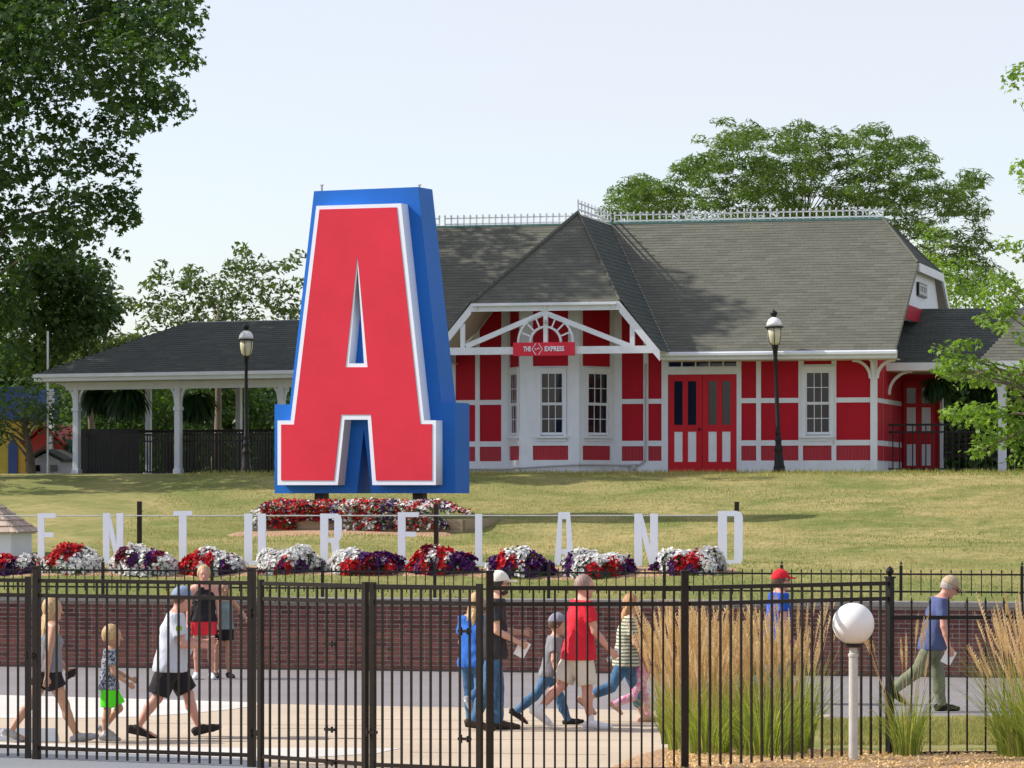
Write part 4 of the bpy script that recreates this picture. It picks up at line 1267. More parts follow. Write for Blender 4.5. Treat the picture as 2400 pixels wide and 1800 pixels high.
for ch, a, b, lab in LET:
    u0, u1 = LF.u(a), LF.u(b); W = u1-u0
    zb = base_z((u0+u1)/2)
    x = LF.o.x+u0*LF.c; y = LF.o.y-u0*LF.s
    o_ = MB(); k = 0
    for pl_ in glyph(ch, W):
        o_.prism(pl_, -.02+.0004*k, .02-.0004*k); k += 1
    me = o_.mesh("white_letter"); me.materials.append(M['white_sign'])
    o = link("white_letter", me, None, (x, y, LF.z0+zb-.02), (0, 0, -THL2))
    tag(o, lab, "letter", "white letters standing in a row among the flowers")
rl = empty("sign_rail", (LF.o.x+.35*LF.s, LF.o.y+.35*LF.c, LF.z0), -THL2, "thin pale rail with dark stakes running behind the row of white letters", "rail")
zrl = .855
q = MB(); q.tube([(LF.u(-300, .35), .0, zrl-.02), (LF.u(1740, .35), 0, zrl)], .011, 8); q.build("rail", M['grey_metal'], rl)
for px, pt in ((325, 1175), (1021, 1182), (1726, 1176)):
    u_ = LF.u(px, .35); q = MB(); zt_ = LF.z(pt, u_, .35)
    q.box(-.038, .038, -.03, .03, -.15, zt_); o = q.build("stake", M['brown_metal'], rl); o.location = (u_, .05, 0)

# ------------------------------------------------------------------ flowers
def petunias(pts, nrm, colfn, name_prefix, root, size=.033, m_leaf=True):
    """open five lobed flowers at pts facing nrm"""
    groups = {'w': [], 'r': [], 'p': [], 'b': []}
    for p, n_ in zip(pts, nrm):
        groups[colfn(p)].append((p, n_))
    k = 10
    ang = np.arange(k)*2*math.pi/k
    rr_ = np.where(np.arange(k) % 2 == 0, 1.0, .86)
    tmpl = np.stack([np.cos(ang)*rr_, np.sin(ang)*rr_, np.where(np.arange(k) % 2 == 0, .18, .10)], 1)
    tmpl = np.vstack([tmpl, [[0, 0, -.45]]])
    fc = np.array([(i, (i+1) % k, k) for i in range(k)])
    for c, nm, mm in (('w', 'white_flowers', 'pet_white'), ('r', 'red_flowers', 'pet_red'), ('p', 'purple_flowers', 'pet_purple'), ('b', 'burgundy_flowers', 'pet_burg')):
        g = groups[c]
        if not g: continue
        P = np.array([a for a, _ in g]); N = np.array([b for _, b in g], dtype=float)
        N += rng.normal(0, .38, N.shape); N /= np.linalg.norm(N, axis=1)[:, None]
        V, T = orient(P, N, tmpl, size*rng.uniform(.8, 1.2, len(P)))
        o = link(nm, npmesh(nm, V, tile_faces(fc, len(tmpl), len(P)), attrs={"tint": np.repeat(rng.uniform(0, 1, len(P)), len(tmpl))}), root, m=M[mm])
        o["kind"] = "stuff"
def orient(P, N, tmpl, s):
    n = len(P)
    X = np.cross(N, rng.normal(0, 1, (n, 3))); X /= np.linalg.norm(X, axis=1)[:, None]+1e-9
    Y = np.cross(N, X)
    V = P[:, None, :] + (tmpl[None, :, 0:1]*X[:, None, :] + tmpl[None, :, 1:2]*Y[:, None, :] + tmpl[None, :, 2:3]*N[:, None, :])*np.asarray(s)[:, None, None]
    return V.reshape(-1, 3), None
def tile_faces(fc, nv, n):
    return (fc[None, :, :] + (np.arange(n)*nv)[:, None, None]).reshape(-1, fc.shape[1])
LEAFD = np.array([(0, -1, 0), (.42, -.1, .08), (0, 1, -.1), (-.42, -.1, .08)], dtype=float)
LEAFD_F = np.array([(0, 1, 2, 3)])
MPH = [0, 0, 0, 0]
X_ = lambda u, ce: np.cos(u)*ce
def mound_pts(n, a, b, h, jitter=.03):
    u = rng.uniform(0, 2*math.pi, n); c = rng.uniform(0, 1, n)**.9
    el = np.arcsin(c); ph = MPH
    bump = 1+.13*np.sin(u*3+ph[0])*np.cos(el*3+ph[1])+.08*np.sin(u*5+ph[2]+el*4)+.05*np.sin(u*11+ph[3])
    ce = np.cos(el)**.72; se = np.sin(el)**.85
    X = np.stack([a*np.cos(u)*ce*bump, b*np.sin(u)*ce*bump, h*se*(.5+.5*bump)*(1+.12*np.sin(X_(u, ce)*4+ph[2]))], 1)
    N = np.stack([np.cos(u)*np.cos(el)/a, np.sin(u)*np.cos(el)/b, np.sin(el)/h], 1); N /= np.linalg.norm(N, axis=1)[:, None]
    return X + rng.normal(0, jitter, X.shape)*.6, N
MF = Frame(1155, 61.5, THL2, 1.45)
def fl_mound(px0, px1, ptop, pbot, spec, label):
    u0, u1 = MF.u(px0), MF.u(px1); uc = (u0+u1)/2; a = (u1-u0)/2*.92
    MPH[:] = list(rng.uniform(0, 6.28, 4))
    x, y = MF.o.x+uc*MF.c, MF.o.y-uc*MF.s
    z = tz(x, y)-.04
    zt_ = EYE-(ptop-HOR)*y/F; h = (zt_-z)*.76
    root = empty("flower_mound", (x, y, z), -THL2, label, "flower bed", "petunia mounds under the row of white letters")
    b = a*.75
    # foliage
    P, N = mound_pts(1500, a*.96, b*.96, h*.93)
    N2 = N+rng.normal(0, .5, N.shape); N2 /= np.linalg.norm(N2, axis=1)[:, None]
    V, _ = orient(P, N2, LEAFD, rng.uniform(.025, .045, len(P)))
    o = link("foliage", npmesh("foliage", V, tile_faces(LEAFD_F, 4, len(P)), attrs={"tint": np.repeat(rng.uniform(0, 1, len(P)), 4)}), root, m=M['petunia_leaf']); o["kind"] = "stuff"
    q = MB(); q.lathe([(.92, 0), (.88, .3), (.7, .62), (.4, .82), (0, .9)], (0, 0, 0), 18)
    me = q.mesh("mound_core")
    for v in me.vertices: v.co.x *= a; v.co.y *= b; v.co.z *= h
    me.materials.append(M['petunia_leaf']); o = link("foliage_core", me, root); o["kind"] = "stuff"
    cs = [(f*2*a-a, g*h, c) for f, g, c in spec]
    ph = rng.uniform(0, 6, 4)
    def colfn(p):
        best_ = None; bd = 9e9
        for cx, cz, c in cs:
            d = ((p[0]-cx)/a)**2+((p[2]-cz)/h)**2+.10*math.sin(p[0]*19+ph[0]+hash(c) % 5)+.10*math.sin(p[2]*31+ph[1]) + rng.uniform(0, .12)
            if d < bd: bd = d; best_ = c
        r = rng.random()
        if r < .07: return 'wrpb'[int(rng.integers(0, 4))]
        return best_
    P, N = mound_pts(int(1500*(a/.5)), a, b, h)
    keep = rng.random(len(P)) < .95
    petunias(P[keep], N[keep], colfn, "m", root, .034)
MO = [
    (-30, 95, 1287, 1335, [(.35, .8, 'r'), (.15, .3, 'r'), (.5, .25, 'p'), (.8, .2, 'p'), (.85, .8, 'w')], "half cut flower mound of red and purple blooms at the left border"),
    (97, 243, 1265, 1338, [(.2, .6, 'r'), (.5, .95, 'r'), (.55, .4, 'w'), (.85, .6, 'w'), (.1, .15, 'w'), (.35, .75, 'r')], "red topped white flower mound between the letters E and N"),
    (258, 425, 1267, 1352, [(.45, .95, 'w'), (.3, .65, 'b'), (.55, .65, 'p'), (.7, .85, 'b'), (.2, .3, 'w'), (.5, .25, 'w'), (.85, .5, 'w'), (.7, .3, 'w')], "mostly white flower mound with burgundy middle between N and T"),
    (427, 577, 1275, 1345, [(.15, .6, 'r'), (.2, .3, 'r'), (.55, .8, 'w'), (.5, .4, 'w'), (.45, .65, 'r'), (.85, .7, 'w'), (.8, .25, 'p')], "flower mound red on the left, white above, purple at lower right, between T and U"),
    (598, 757, 1267, 1350, [(.35, .7, 'w'), (.6, .9, 'w'), (.8, .6, 'w'), (.5, .3, 'r'), (.62, .2, 'p'), (.85, .2, 'p'), (.15, .35, 'w'), (.05, .2, 'b')], "white flower mound with purple foot between U and R"),
    (765, 948, 1273, 1343, [(.1, .35, 'w'), (.3, .8, 'w'), (.3, .3, 'r'), (.45, .55, 'r'), (.6, .85, 'p'), (.7, .45, 'b'), (.9, .5, 'p'), (.8, .2, 'r')], "flower mound white left, red middle, purple right, between R and E"),
    (957, 1118, 1268, 1350, [(.15, .5, 'r'), (.35, .9, 'b'), (.5, .75, 'w'), (.45, .35, 'r'), (.3, .3, 'p'), (.75, .45, 'p'), (.6, .85, 'r'), (.9, .4, 'p')], "dark purple flower mound with red middle between E and L"),
    (1136, 1304, 1273, 1341, [(.15, .55, 'p'), (.35, .65, 'r'), (.5, .95, 'w'), (.5, .45, 'b'), (.75, .55, 'p'), (.9, .4, 'p'), (.1, .15, 'w'), (.4, .2, 'p'), (.6, .15, 'w')], "low purple and red flower mound between L and A"),
    (1314, 1491, 1275, 1342, [(.25, .6, 'w'), (.2, .3, 'w'), (.5, .85, 'w'), (.05, .4, 'p'), (.55, .3, 'r'), (.8, .5, 'r'), (.95, .3, 'p'), (.7, .75, 'w')], "flower mound white left and red right between A and N"),
    (1532, 1703, 1269, 1339, [(.3, .9, 'w'), (.45, .5, 'r'), (.6, .55, 'r'), (.75, .85, 'w'), (.85, .4, 'w'), (.2, .4, 'w'), (.3, .15, 'p'), (.1, .3, 'p'), (.6, .1, 'p')], "white rimmed flower mound with red middle between N and D"),
]
for m_ in MO: fl_mound(*m_)
# mulch strip under the mounds
def strip(name, fr, ua, ub, wa, wb, m, h=.03, n=60):
    V = []; Fa = []; k = 6
    for i in range(n+1):
        u_ = ua+(ub-ua)*i/n
        for j in range(k+1):
            ww = wa+(wb-wa)*(.5+(j/k-.5)*(min(1, .4+i/5, .4+(n-i)/5))) + (.08*math.sin(i*1.3+j) if j in (0, k) else 0)
            x = fr.o.x+u_*fr.c+ww*fr.s; y = fr.o.y-u_*fr.s+ww*fr.c
            e_ = min(1, i/3, (n-i)/3)
            V.append((x, y, tz(x, y)+(-.05+(h+.07)*math.sin(math.pi*j/k)**.5*e_)))
    for i in range(n):
        for j in range(k):
            q = i*(k+1)+j; Fa.append((q, q+k+1, q+k+2, q+1))
    o = link(name, npmesh(name, V, np.array(Fa), True), None, m=m); o["kind"] = "structure"; return o
strip("mulch_strip", MF, MF.u(-200), MF.u(1775), -.62, 1.1, M['mulch'])

# raised wooden planter below the A
PF = Frame(800, 71.9, R(16), 2.05)
pr_ = empty("raised_planter", (PF.o.x, PF.o.y, 2.05), -R(16), "long low wooden planter overflowing with petunias below the giant letter", "planter")
pa, pb = PF.u(590), PF.u(1085)
for k in range(2):
    q = MB(); q.box(pa, pb, -.04, .04, -.12+.2*k, .075+.2*k, random.random()); q.build("plank", M['timber'], pr_)
    q = MB(); q.box(pa-.04, pa+.04, .045, 1.8, -.12+.2*k, .075+.2*k, random.random()); q.build("plank", M['timber'], pr_)
    q = MB(); q.box(pb-.04, pb+.04, .045, 2.6, -.12+.2*k, .075+.2*k, random.random()); q.build("plank", M['timber'], pr_)
q = MB(); q.box(pa, pb, .05, 2.4, 0, .24); q.build("soil", M['mulch'], pr_)
n = 7500
xx = rng.uniform(pa, pb-.25, n); yy = rng.uniform(-.1, 1.7, n)
hh = .30+.22*np.sqrt(np.clip((xx-pa)/.5, 0, 1))*np.clip((pb-.1-xx)/.6, 0, 1)*(1+.25*np.sin(xx*3.1)*np.cos(yy*2.2)) + .10*np.exp(-((yy-.6)/.6)**2)
sp_m = (np.sin(xx*4.2)+np.sin(xx*1.7+1)) > .2
drape = (rng.random(n) < .18) & sp_m
hh = np.where(drape, rng.uniform(-.02, .4, n), hh+rng.normal(0, .02, n)); yy = np.where(drape, -.13-rng.uniform(0, .05, n), yy)
m_ = rng.random(n) < .42
yy = np.where(m_, -.10-rng.uniform(0, .10, n)*(1-(hh-.1)), yy)
hh = np.where(m_, (.50*np.sqrt(np.clip((xx-pa)/.3, .1, 1))*np.clip((pb-.15-xx)/.5, .25, 1)+.04*np.sin(xx*7))*rng.uniform(.12 + .30*(np.sin(xx*2.1+2) > .1), 1.05, n)+.02, hh)
P = np.stack([xx, yy, hh], 1); N = np.stack([rng.normal(0, .3, n), -.75+rng.normal(0, .2, n), np.full(n, .8)], 1); N /= np.linalg.norm(N, axis=1)[:, None]
lf = rng.random(n) < .42
V, _ = orient(P[lf], N[lf], LEAFD, rng.uniform(.03, .05, lf.sum()))
o = link("foliage", npmesh("foliage", V, tile_faces(LEAFD_F, 4, int(lf.sum())), attrs={"tint": np.repeat(rng.uniform(0, 1, int(lf.sum())), 4)}), pr_, m=M['petunia_leaf']); o["kind"] = "stuff"
def colp(p):
    f = (p[0]-pa)/(pb-pa); r = rng.random()
    s_ = math.sin(p[0]*5+p[1]*3)+math.sin(p[0]*11.3)
    if f < .05: return 'w'
    if f < .38: return 'r' if r < .68 else ('w' if r < .80 else ('p' if r < .9 else 'b'))
    if s_ > .5: return 'w' if r < .7 else 'r'
    if s_ < -.6: return 'p' if r < .7 else 'w'
    return 'r' if r < .55 else ('b' if r < .7 else 'w')
petunias(P[~lf], N[~lf], colp, "p", pr_, .034)
strip("planter_mulch", PF, PF.u(535), PF.u(1095), -.95, .0, M['mulch'], .04, 40)

# ------------------------------------------------------------------ lamp posts
def lamp_post(px, pbase, ptop, d, label, lean=0.0):
    b = wp(px, pbase, d); H = (pbase-ptop)*d/F
    root = empty("lamp_post", (b.x, b.y, b.z), 0, label, "street lamp", "black lamp posts with white domed lanterns")
    root.rotation_euler = (0, lean, 0)
    k = H/3.85
    q = MB(); q.lathe([(.20, -.08), (.20, .0), (.15, .03)], (0, 0, 0), 20); q.build("footing", M['concrete'], root)
    q = MB(); q.lathe([(r_*k*1.0, z*k) for r_, z in [(.155, .03), (.155, .10), (.13, .14), (.14, .18), (.115, .24), (.10, .46), (.085, .52), (.105, .58), (.108, .63), (.075, .68), (.07, .78), (.09, .82), (.065, .86), (.058, .95), (.075, .98), (.055, 1.02), (.045, 2.3), (.040, 2.62), (.055, 2.66), (.045, 2.72), (.05, 2.80), (.075, 2.98), (.085, 3.02)]], (0, 0, 0), 20)
    q.build("pole", M['black_metal'], root, smooth=True)
    q = MB(); q.lathe([(.085*k, 3.02*k), (.13*k, 3.07*k), (.165*k, 3.22*k), (.175*k, 3.42*k)], (0, 0, 0), 20)
    q.build("lantern_glass", M['lantern'], root, smooth=True)
    q = MB()
    for j in range(6):
        a = 2*math.pi*j/6+.4
        q.tube([(.088*k*math.cos(a), .088*k*math.sin(a), 3.02*k), (.135*k*math.cos(a), .135*k*math.sin(a), 3.07*k), (.17*k*math.cos(a), .17*k*math.sin(a), 3.22*k), (.18*k*math.cos(a), .18*k*math.sin(a), 3.42*k)], .008, 5)
    q.lathe([(.17*k, 3.41*k), (.225*k, 3.415*k), (.225*k, 3.435*k), (.17*k, 3.45*k)], (0, 0, 0), 20)
    q.build("lantern_cage", M['black_metal'], root)
    q = MB(); q.lathe([(.185*k, 3.45*k), (.175*k, 3.53*k), (.13*k, 3.61*k), (.07*k, 3.65*k), (.05*k, 3.66*k)], (0, 0, 0), 20); q.build("dome", M['dome'], root, smooth=True)
    q = MB(); q.lathe([(.05*k, 3.66*k), (.06*k, 3.70*k), (.085*k, 3.74*k), (.07*k, 3.79*k), (.02*k, 3.81*k), (.0, 3.87*k)], (0, 0, 0), 12); q.build("finial", M['black_metal'], root, smooth=True)
M['lantern'] = mat("cream_lantern_glass", (.62, .58, .42), .25, .06, 4, spec=.5)
M['dome'] = mat("white_enamel_dome", (.80, .81, .82), .25, .02, 4, spec=.6)
lamp_post(577, 1116, 757, 90.0, "black lamp post with white dome in front of the left canopy")
lamp_post(1827, 1114, 724, 84.2, "slightly leaning black lamp post with white dome in front of the station wall", lean=R(-2.0))
# globe lamp in the mulch bed
g = wp(2000, 1462, 36.0)
gl = empty("globe_lamp", (g.x, g.y, .12), 0, "white globe lamp on a short pale pole in front of the reed grass", "garden lamp")
gz = g.z-.12
def globe_mat():
    m, n, b = nodes("white_acrylic_globe")
    b.inputs["Base Color"].default_value = (.83, .83, .81, 1); b.inputs["Roughness"].default_value = .35
    b.inputs["Subsurface Weight"].default_value = .25; b.inputs["Subsurface Radius"].default_value = (.1, .1, .1)
    return m
q = MB(); q.lathe([(.208*math.cos(R(a)), gz+.208*math.sin(R(a))) for a in range(-78, 90, 7)]+[(0.0, gz+.208)], (0, 0, 0), 40); q.build("globe", globe_mat(), gl, smooth=True)
q = MB(); q.lathe([(.062, gz-.235), (.085, gz-.225), (.085, gz-.198), (.05, gz-.19)], (0, 0, 0), 20); q.build("collar", M['brown_metal'], gl)
q = MB(); q.lathe([(.047, -.1), (.045, gz-.33), (.052, gz-.325), (.052, gz-.30), (.040, gz-.29), (.040, gz-.235)], (0, 0, 0), 20); q.build("pole", M['pole_paint'], gl, smooth=False)

# ------------------------------------------------------------------ white kiosk with shake roof, far left
kx = wp(-38, 1300, 66.5)
kk = empty("shake_roof_hut", (kx.x, kx.y, tz(kx.x, kx.y)), R(-8), "corner of a small white hut with wooden shake roof at the left border", "hut")
kz = kk.location.z
eu = .84
ze_k = EYE-(1251-HOR)*63.0/F-kz
ap_h = .70
q = MB(); q.box(-eu+.13, eu-.13, -eu+.13, eu-.13, -.25, ze_k-.0); q.build("wall", M['white'], kk)
q = MB(); q.box(-eu+.08, eu-.08, -eu+.08, eu-.08, ze_k-.04, ze_k-.001); q.build("trim", M['white'], kk)
for k in range(4):
    a = R(90)*k
    c, s_ = math.cos(a), math.sin(a)
    rot = lambda x, y: (x*c-y*s_, x*s_+y*c)
    p0 = rot(-eu, -eu); p1 = rot(eu, -eu)
    L = 2*eu; up = math.hypot(eu, ap_h)
    sl_ = MB(); deck([(*p0, ze_k), (*p1, ze_k), (0, 0, ze_k+ap_h)], sl_, th=.02); sl_.build("roof_deck", M['timber'], kk)
    O_ = Vector((*p0, ze_k)); ex = Vector((*p1, ze_k))-O_; ex.normalize(); T_ = Vector((0, 0, ze_k+ap_h)); upv = T_-O_; upv -= ex*upv.dot(ex); upv.normalize(); nn = ex.cross(upv)
    t = 0; r = 0; ex_ = .17
    while t < up-.02:
        a_, b_ = t/up*eu, L-t/up*eu
        x = a_+.0 - (.14 if r % 2 else 0)
        while x < b_:
            w_ = .27*random.uniform(.7, 1.2); x0, x1 = max(a_, x+.004), min(b_, x+w_-.004)
            if x1-x0 > .02:
                t1 = min(up, t+ex_*1.15); f = t1/up*eu
                X0, X1 = min(max(x0, f), L-f), min(max(x1, f), L-f)
                sh = MB(); lf_ = .028*random.uniform(.8, 1.3)
                P = [O_+ex*x0+upv*(t-.02), O_+ex*x1+upv*(t-.02)]
                Q = [O_+ex*X1+upv*t1+nn*.004, O_+ex*X0+upv*t1+nn*.004]
                sh.add([P[0], P[1], P[0]+nn*lf_, P[1]+nn*lf_, Q[0], Q[1]], [(0, 1, 3, 2), (2, 3, 4, 5), (0, 2, 5), (1, 4, 3)], random.random())
                sh.build("shake", M['shake'], kk)
            x += w_
        t += ex_; r += 1

# ------------------------------------------------------------------ colourful playhouses beyond the hill crest
def house(px0, px1, ptop, peave, d, label, wallm, roofm, kind="gable", dep=3.0):
    x0 = (px0-1200)*d/F; x1 = (px1-1200)*d/F; ze_ = EYE-(peave-HOR)*d/F-3.33; zt_ = EYE-(ptop-HOR)*d/F-3.33
    root = empty("playhouse", ((x0+x1)/2, d, 3.33), R(-8), label, "playhouse", None); W = (x1-x0)/2
    if kind == "gable":
        q = MB(); q.prism([(-W, 0), (W, 0), (W, ze_), (0, zt_), (-W, ze_)], 0, dep); q.build("wall", wallm, root)
        q = MB()
        for s_ in (-1, 1):
            q.add([(0, -.12, zt_+.06), (s_*(W+.12), -.12, ze_-.02), (s_*(W+.12), dep, ze_-.02), (0, dep, zt_+.06), (0, -.12, zt_+.12), (s_*(W+.12), -.12, ze_+.05), (s_*(W+.12), dep, ze_+.05), (0, dep, zt_+.12)],
                  [(0, 1, 2, 3), (7, 6, 5, 4), (0, 4, 5, 1), (1, 5, 6, 2), (2, 6, 7, 3), (3, 7, 4, 0)])
        q.build("roof", roofm, root)
    else:
        q = MB(); q.box(-W, W, 0, dep, 0, ze_); q.build("wall", wallm, root)
        q = MB(); q.box(-W-.15, W+.15, -.15, dep, ze_, zt_); q.build("roof", roofm, root)
    return root, W, ze_
my = mat("yellow_siding", (.42, .38, .07), .7, .1, 4); mb2 = mat("blue_roof_paint", (.015, .06, .28), .5, .15, 2)
mr = mat("barn_red_paint", (.42, .03, .02), .6, .1, 4); mt_ = mat("teal_paint", (.03, .22, .26), .6, .1, 3); mw = mat("pale_siding", (.5, .5, .55), .6, .1, 3)
h_, W, z_ = house(-120, 62, 908, 985, 106, "yellow playhouse with a wide blue roof at the left border", my, mb2, "flat")
q = MB(); q.prism([(W-.50, 0), (W-.22, 0), (W-.22, .95), (W-.36, 1.15), (W-.50, .95)], -.06, -.002); q.build("door", mb2, h_)
for k in range(10):
    q = MB(); q.box(-W, W, -.012, -.001, .14*k+.005, .14*k+.13); q.build("siding_board", my, h_)
h_, W, z_ = house(62, 142, 1003, 1040, 103.5, "red gabled playhouse behind the small white hut", mr, mr)
h_, W, z_ = house(70, 142, 1062, 1080, 101.5, "little white house with a dark roof in front of the red gable", mw, M['shingle_dark_shaded'])
for x in (-.25, .25):
    q = MB(); q.box(x-.1, x+.1, -.02, -.002, .15, .33); q.build("window", M['pane'], h_)
h_, W, z_ = house(142, 176, 1030, 1044, 104, "teal playhouse squeezed beside the first canopy post", mt_, mt_, "flat")
fp = MB(); b = wp(112, 1116, 100); fp.tube([(b.x, b.y, b.z-.1), (b.x, b.y, b.z+4.0)], .028, 8)
o = fp.build("flagpole", M['galv'], None); tag(o, "thin pale pole rising above the left end of the canopy roof", "pole")

# ------------------------------------------------------------------ trees
MAPLE = []
for k in range(5):
    a = math.pi/2 + (k-2)*R(52); r_ = (.62, .85, 1.0, .85, .62)[k]
    MAPLE.append((r_*math.cos(a), r_*math.sin(a), -.12*abs(k-2)))
    if k < 4:
        b = a+R(26); MAPLE.append((.42*math.cos(b), .42*math.sin(b), .05))
MAPLE.append((.0, -.35, .0))
MAPLE = np.array(MAPLE, dtype=float)
MAPLE_F = np.array([(9, i, i+1) for i in range(8)])
def leaf_cloud(root, name, clumps, m, tmpl=None, faces=None, size=(.07, .11), per=60, up=.6, droop=0.0, flat=.75, shell=.35, tint_h=0.0):
    """clumps: array of (x,y,z,r)"""
    C = np.array(clumps, dtype=float)
    n_each = np.maximum(6, (per*(C[:, 3]/.6)**2).astype(int))
    idx = np.repeat(np.arange(len(C)), n_each); n = len(idx)
    d = rng.normal(0, 1, (n, 3)); d /= np.linalg.norm(d, axis=1)[:, None]
    r_ = rng.uniform(shell, 1, n)**(1/2.2)*C[idx, 3]
    P = C[idx, :3]+d*r_[:, None]*np.array([1, 1, flat])
    P[:, 2] -= droop*(np.linalg.norm(d[:, :2], axis=1)*r_)**2
    N = d*.55+np.array([0, 0, up])+rng.normal(0, .55, (n, 3)); N /= np.linalg.norm(N, axis=1)[:, None]
    if tmpl is None: tmpl, faces = LEAFD, LEAFD_F
    V, _ = orient(P, N, tmpl, rng.uniform(size[0], size[1], n))
    ct = rng.uniform(0, 1, len(C))
    T = np.clip(.55*ct[idx]+.45*rng.uniform(0, 1, n), 0, 1)
    V -= np.array(root.location)
    o = link(name, npmesh(name, V, tile_faces(faces, len(tmpl), n), attrs={"tint": np.repeat(T, len(tmpl))}), root, m=m)
    o["kind"] = "stuff"
    return o
def in_poly(x, y, poly):
    c = False; n = len(poly)
    for i in range(n):
        a, b = poly[i], poly[(i+1) % n]
        if (a[1] > y) != (b[1] > y) and x < (b[0]-a[0])*(y-a[1])/(b[1]-a[1])+a[0]: c = not c
    return c
def crown_pts(poly, d, dd, n, r, rj=.3):
    """clump centres spread through the volume whose outline as seen is poly (photograph pixels), thickness +-dd"""
    xs = [p[0] for p in poly]; ys = [p[1] for p in poly]; out = []
    while len(out) < n:
        x, y = rng.uniform(min(xs), max(xs)), rng.uniform(min(ys), max(ys))
        if not in_poly(x, y, poly): continue
        q = wp(x, y, d+rng.uniform(-dd, dd))
        out.append((q.x, q.y, q.z, r*rng.uniform(1-rj, 1+rj)))
    return out
def wood(root, base, top, clumps, r0, m, nl=14, rl=.07):
    b = Vector(base)-root.location; t = Vector(top)-root.location
    q = MB(); pts = []
    for i in range(8):
        f = i/7; p = b.lerp(t, f); p += Vector((math.sin(f*5)*.08*r0*6, math.cos(f*4)*.06*r0*6, 0)); pts.append(p)
    q.tube(pts, [r0*(1.35 if i == 0 else 1)*(1-.8*i/7) for i in range(8)], 12)
    q.build("trunk", m, root, smooth=True)
    l = MB(); cs = list(clumps); random.shuffle(cs)
    for c in cs[:nl]:
        e = Vector(c[:3])-root.location
        f = max(.15, min(.92, (e.z-b.z)/(t.z-b.z)-.25*random.random()-.08))
        s_ = b.lerp(t, f)
        mid_ = s_.lerp(e, .5)+Vector((0, 0, .12*(e-s_).length))
        k = rl*(1.15-f)
        l.tube([s_, s_.lerp(mid_, .5)+Vector((0, 0, .05)), mid_, mid_.lerp(e, .5), e], [k, k*.8, k*.6, k*.35, k*.12], 6)
    l.build("limbs", m, root, smooth=True)

# large dark maple on the left; it also dapples the station roof
rt = empty("maple_tree", (-13.7, 86, 3.33), 0, "huge dark green tree filling the upper left corner and overhanging the canopy", "tree")
cl = crown_pts([(-420, -40), (440, -60), (440, 90), (455, 130), (405, 200), (420, 235), (352, 300), (295, 360), (300, 420), (322, 475), (280, 560), (190, 565), (175, 600), (60, 640), (60, 850), (-60, 910), (-420, 910)], 85.5, 3.0, 540, .46, .45)
cl += crown_pts([(80, 590), (170, 590), (240, 640), (262, 690), (240, 760), (180, 790), (100, 850), (30, 880), (30, 620)], 103, 1.5, 90, .6)
cl += [(*wp(x, y, 84.5), r_) for x, y, r_ in ((480, 42, .20), (462, 48, .15), (448, 100, .14), (412, 215, .24), (345, 300, .2), (300, 365, .2), (315, 450, .22), (290, 600, .2), (270, 590, .17), (210, 600, .2), (430, 100, .25), (400, 240, .2), (320, 400, .22), (320, 500, .2), (200, 560, .2), (75, 900, .3), (20, 930, .35), (60, 960, .25))]
# upper crown out of frame
for i in range(330):
    a = rng.uniform(0, 2*math.pi); el = rng.uniform(-.2, 1.5); rr2 = rng.uniform(.25, 1)**.5
    cl.append((-13.2+5.4*rr2*math.cos(a)*math.cos(el), 89.5+4.6*rr2*math.sin(a)*math.cos(el), 15.0+7.0*rr2*math.sin(el)-.3, .62*rng.uniform(.7, 1.25)))
leaf_cloud(rt, "crown", cl, M['leaf_dark'], MAPLE, MAPLE_F, (.065, .165), per=88, up=.75)
wood(rt, (-13.7, 86, 3.2), (-12.6, 86, 16.5), cl, .38, M['bark'], 12, .09)

# its neighbour outside the picture, which shades the canopy roof
rt2 = empty("maple_tree", (-21.5, 97.5, 3.33), 0, "tree just outside the left border whose shade falls on the canopy roof", "tree")
cl = []
for i in range(420):
    a = rng.uniform(0, 2*math.pi); el = rng.uniform(-1.2, 1.5); rr2 = rng.uniform(.2, 1)**.5
    cl.append((-21.5+6.0*rr2*math.cos(a)*math.cos(el), 97.5+6.2*rr2*math.sin(a)*math.cos(el), 14.0+6.5*rr2*math.sin(el), .75*rng.uniform(.7, 1.25)))
leaf_cloud(rt2, "crown", cl, M['leaf_dark'], None, None, (.12, .18), per=70, up=.75)
wood(rt2, (-21.5, 97.5, 3.2), (-21.2, 97.5, 16.5), cl, .36, M['bark'], 20, .12)

# darker tree mass behind the left canopy, playhouse trees
def tree(name, base, label, polys, d, dd, m, n, r, size, per, up=.6, trunk=.15, group=None, flat=.75, droop=0.0, tmpl=None, faces=None, extra=(), bark='bark', nl=14, top=None):
    root = empty(name, base, 0, label, "tree", group)
    cl = []
    for pl_, k in zip(polys, n): cl += crown_pts(pl_, d, dd, k, r)
    cl += list(extra)
    leaf_cloud(root, "crown", cl, m, tmpl, faces, size, per, up, droop, flat)
    zt = max(c[2] for c in cl); xm_ = sum(c[0] for c in cl)/len(cl)
    wood(root, (base[0], base[1], base[2]-.1), top or (xm_*.6+base[0]*.4, base[1], zt*.78+base[2]*.22), cl, trunk, M[bark], nl, trunk*.3)
    return root
tree("ash_tree", (wp(500, 1100, 108).x, 108, 3.33), "pale green tree rising behind the left canopy roof beside the giant letter",
     [[(330, 770), (325, 700), (345, 660), (372, 620), (385, 612), (398, 655), (430, 650), (455, 622), (480, 655), (515, 650), (540, 612), (553, 580), (570, 578), (582, 604), (608, 592), (626, 618), (650, 588), (700, 600), (720, 700), (720, 800), (430, 800)]], 108, 2.0, M['leaf_far'], (215,), .27, (.075, .125), 80, flat=.65)
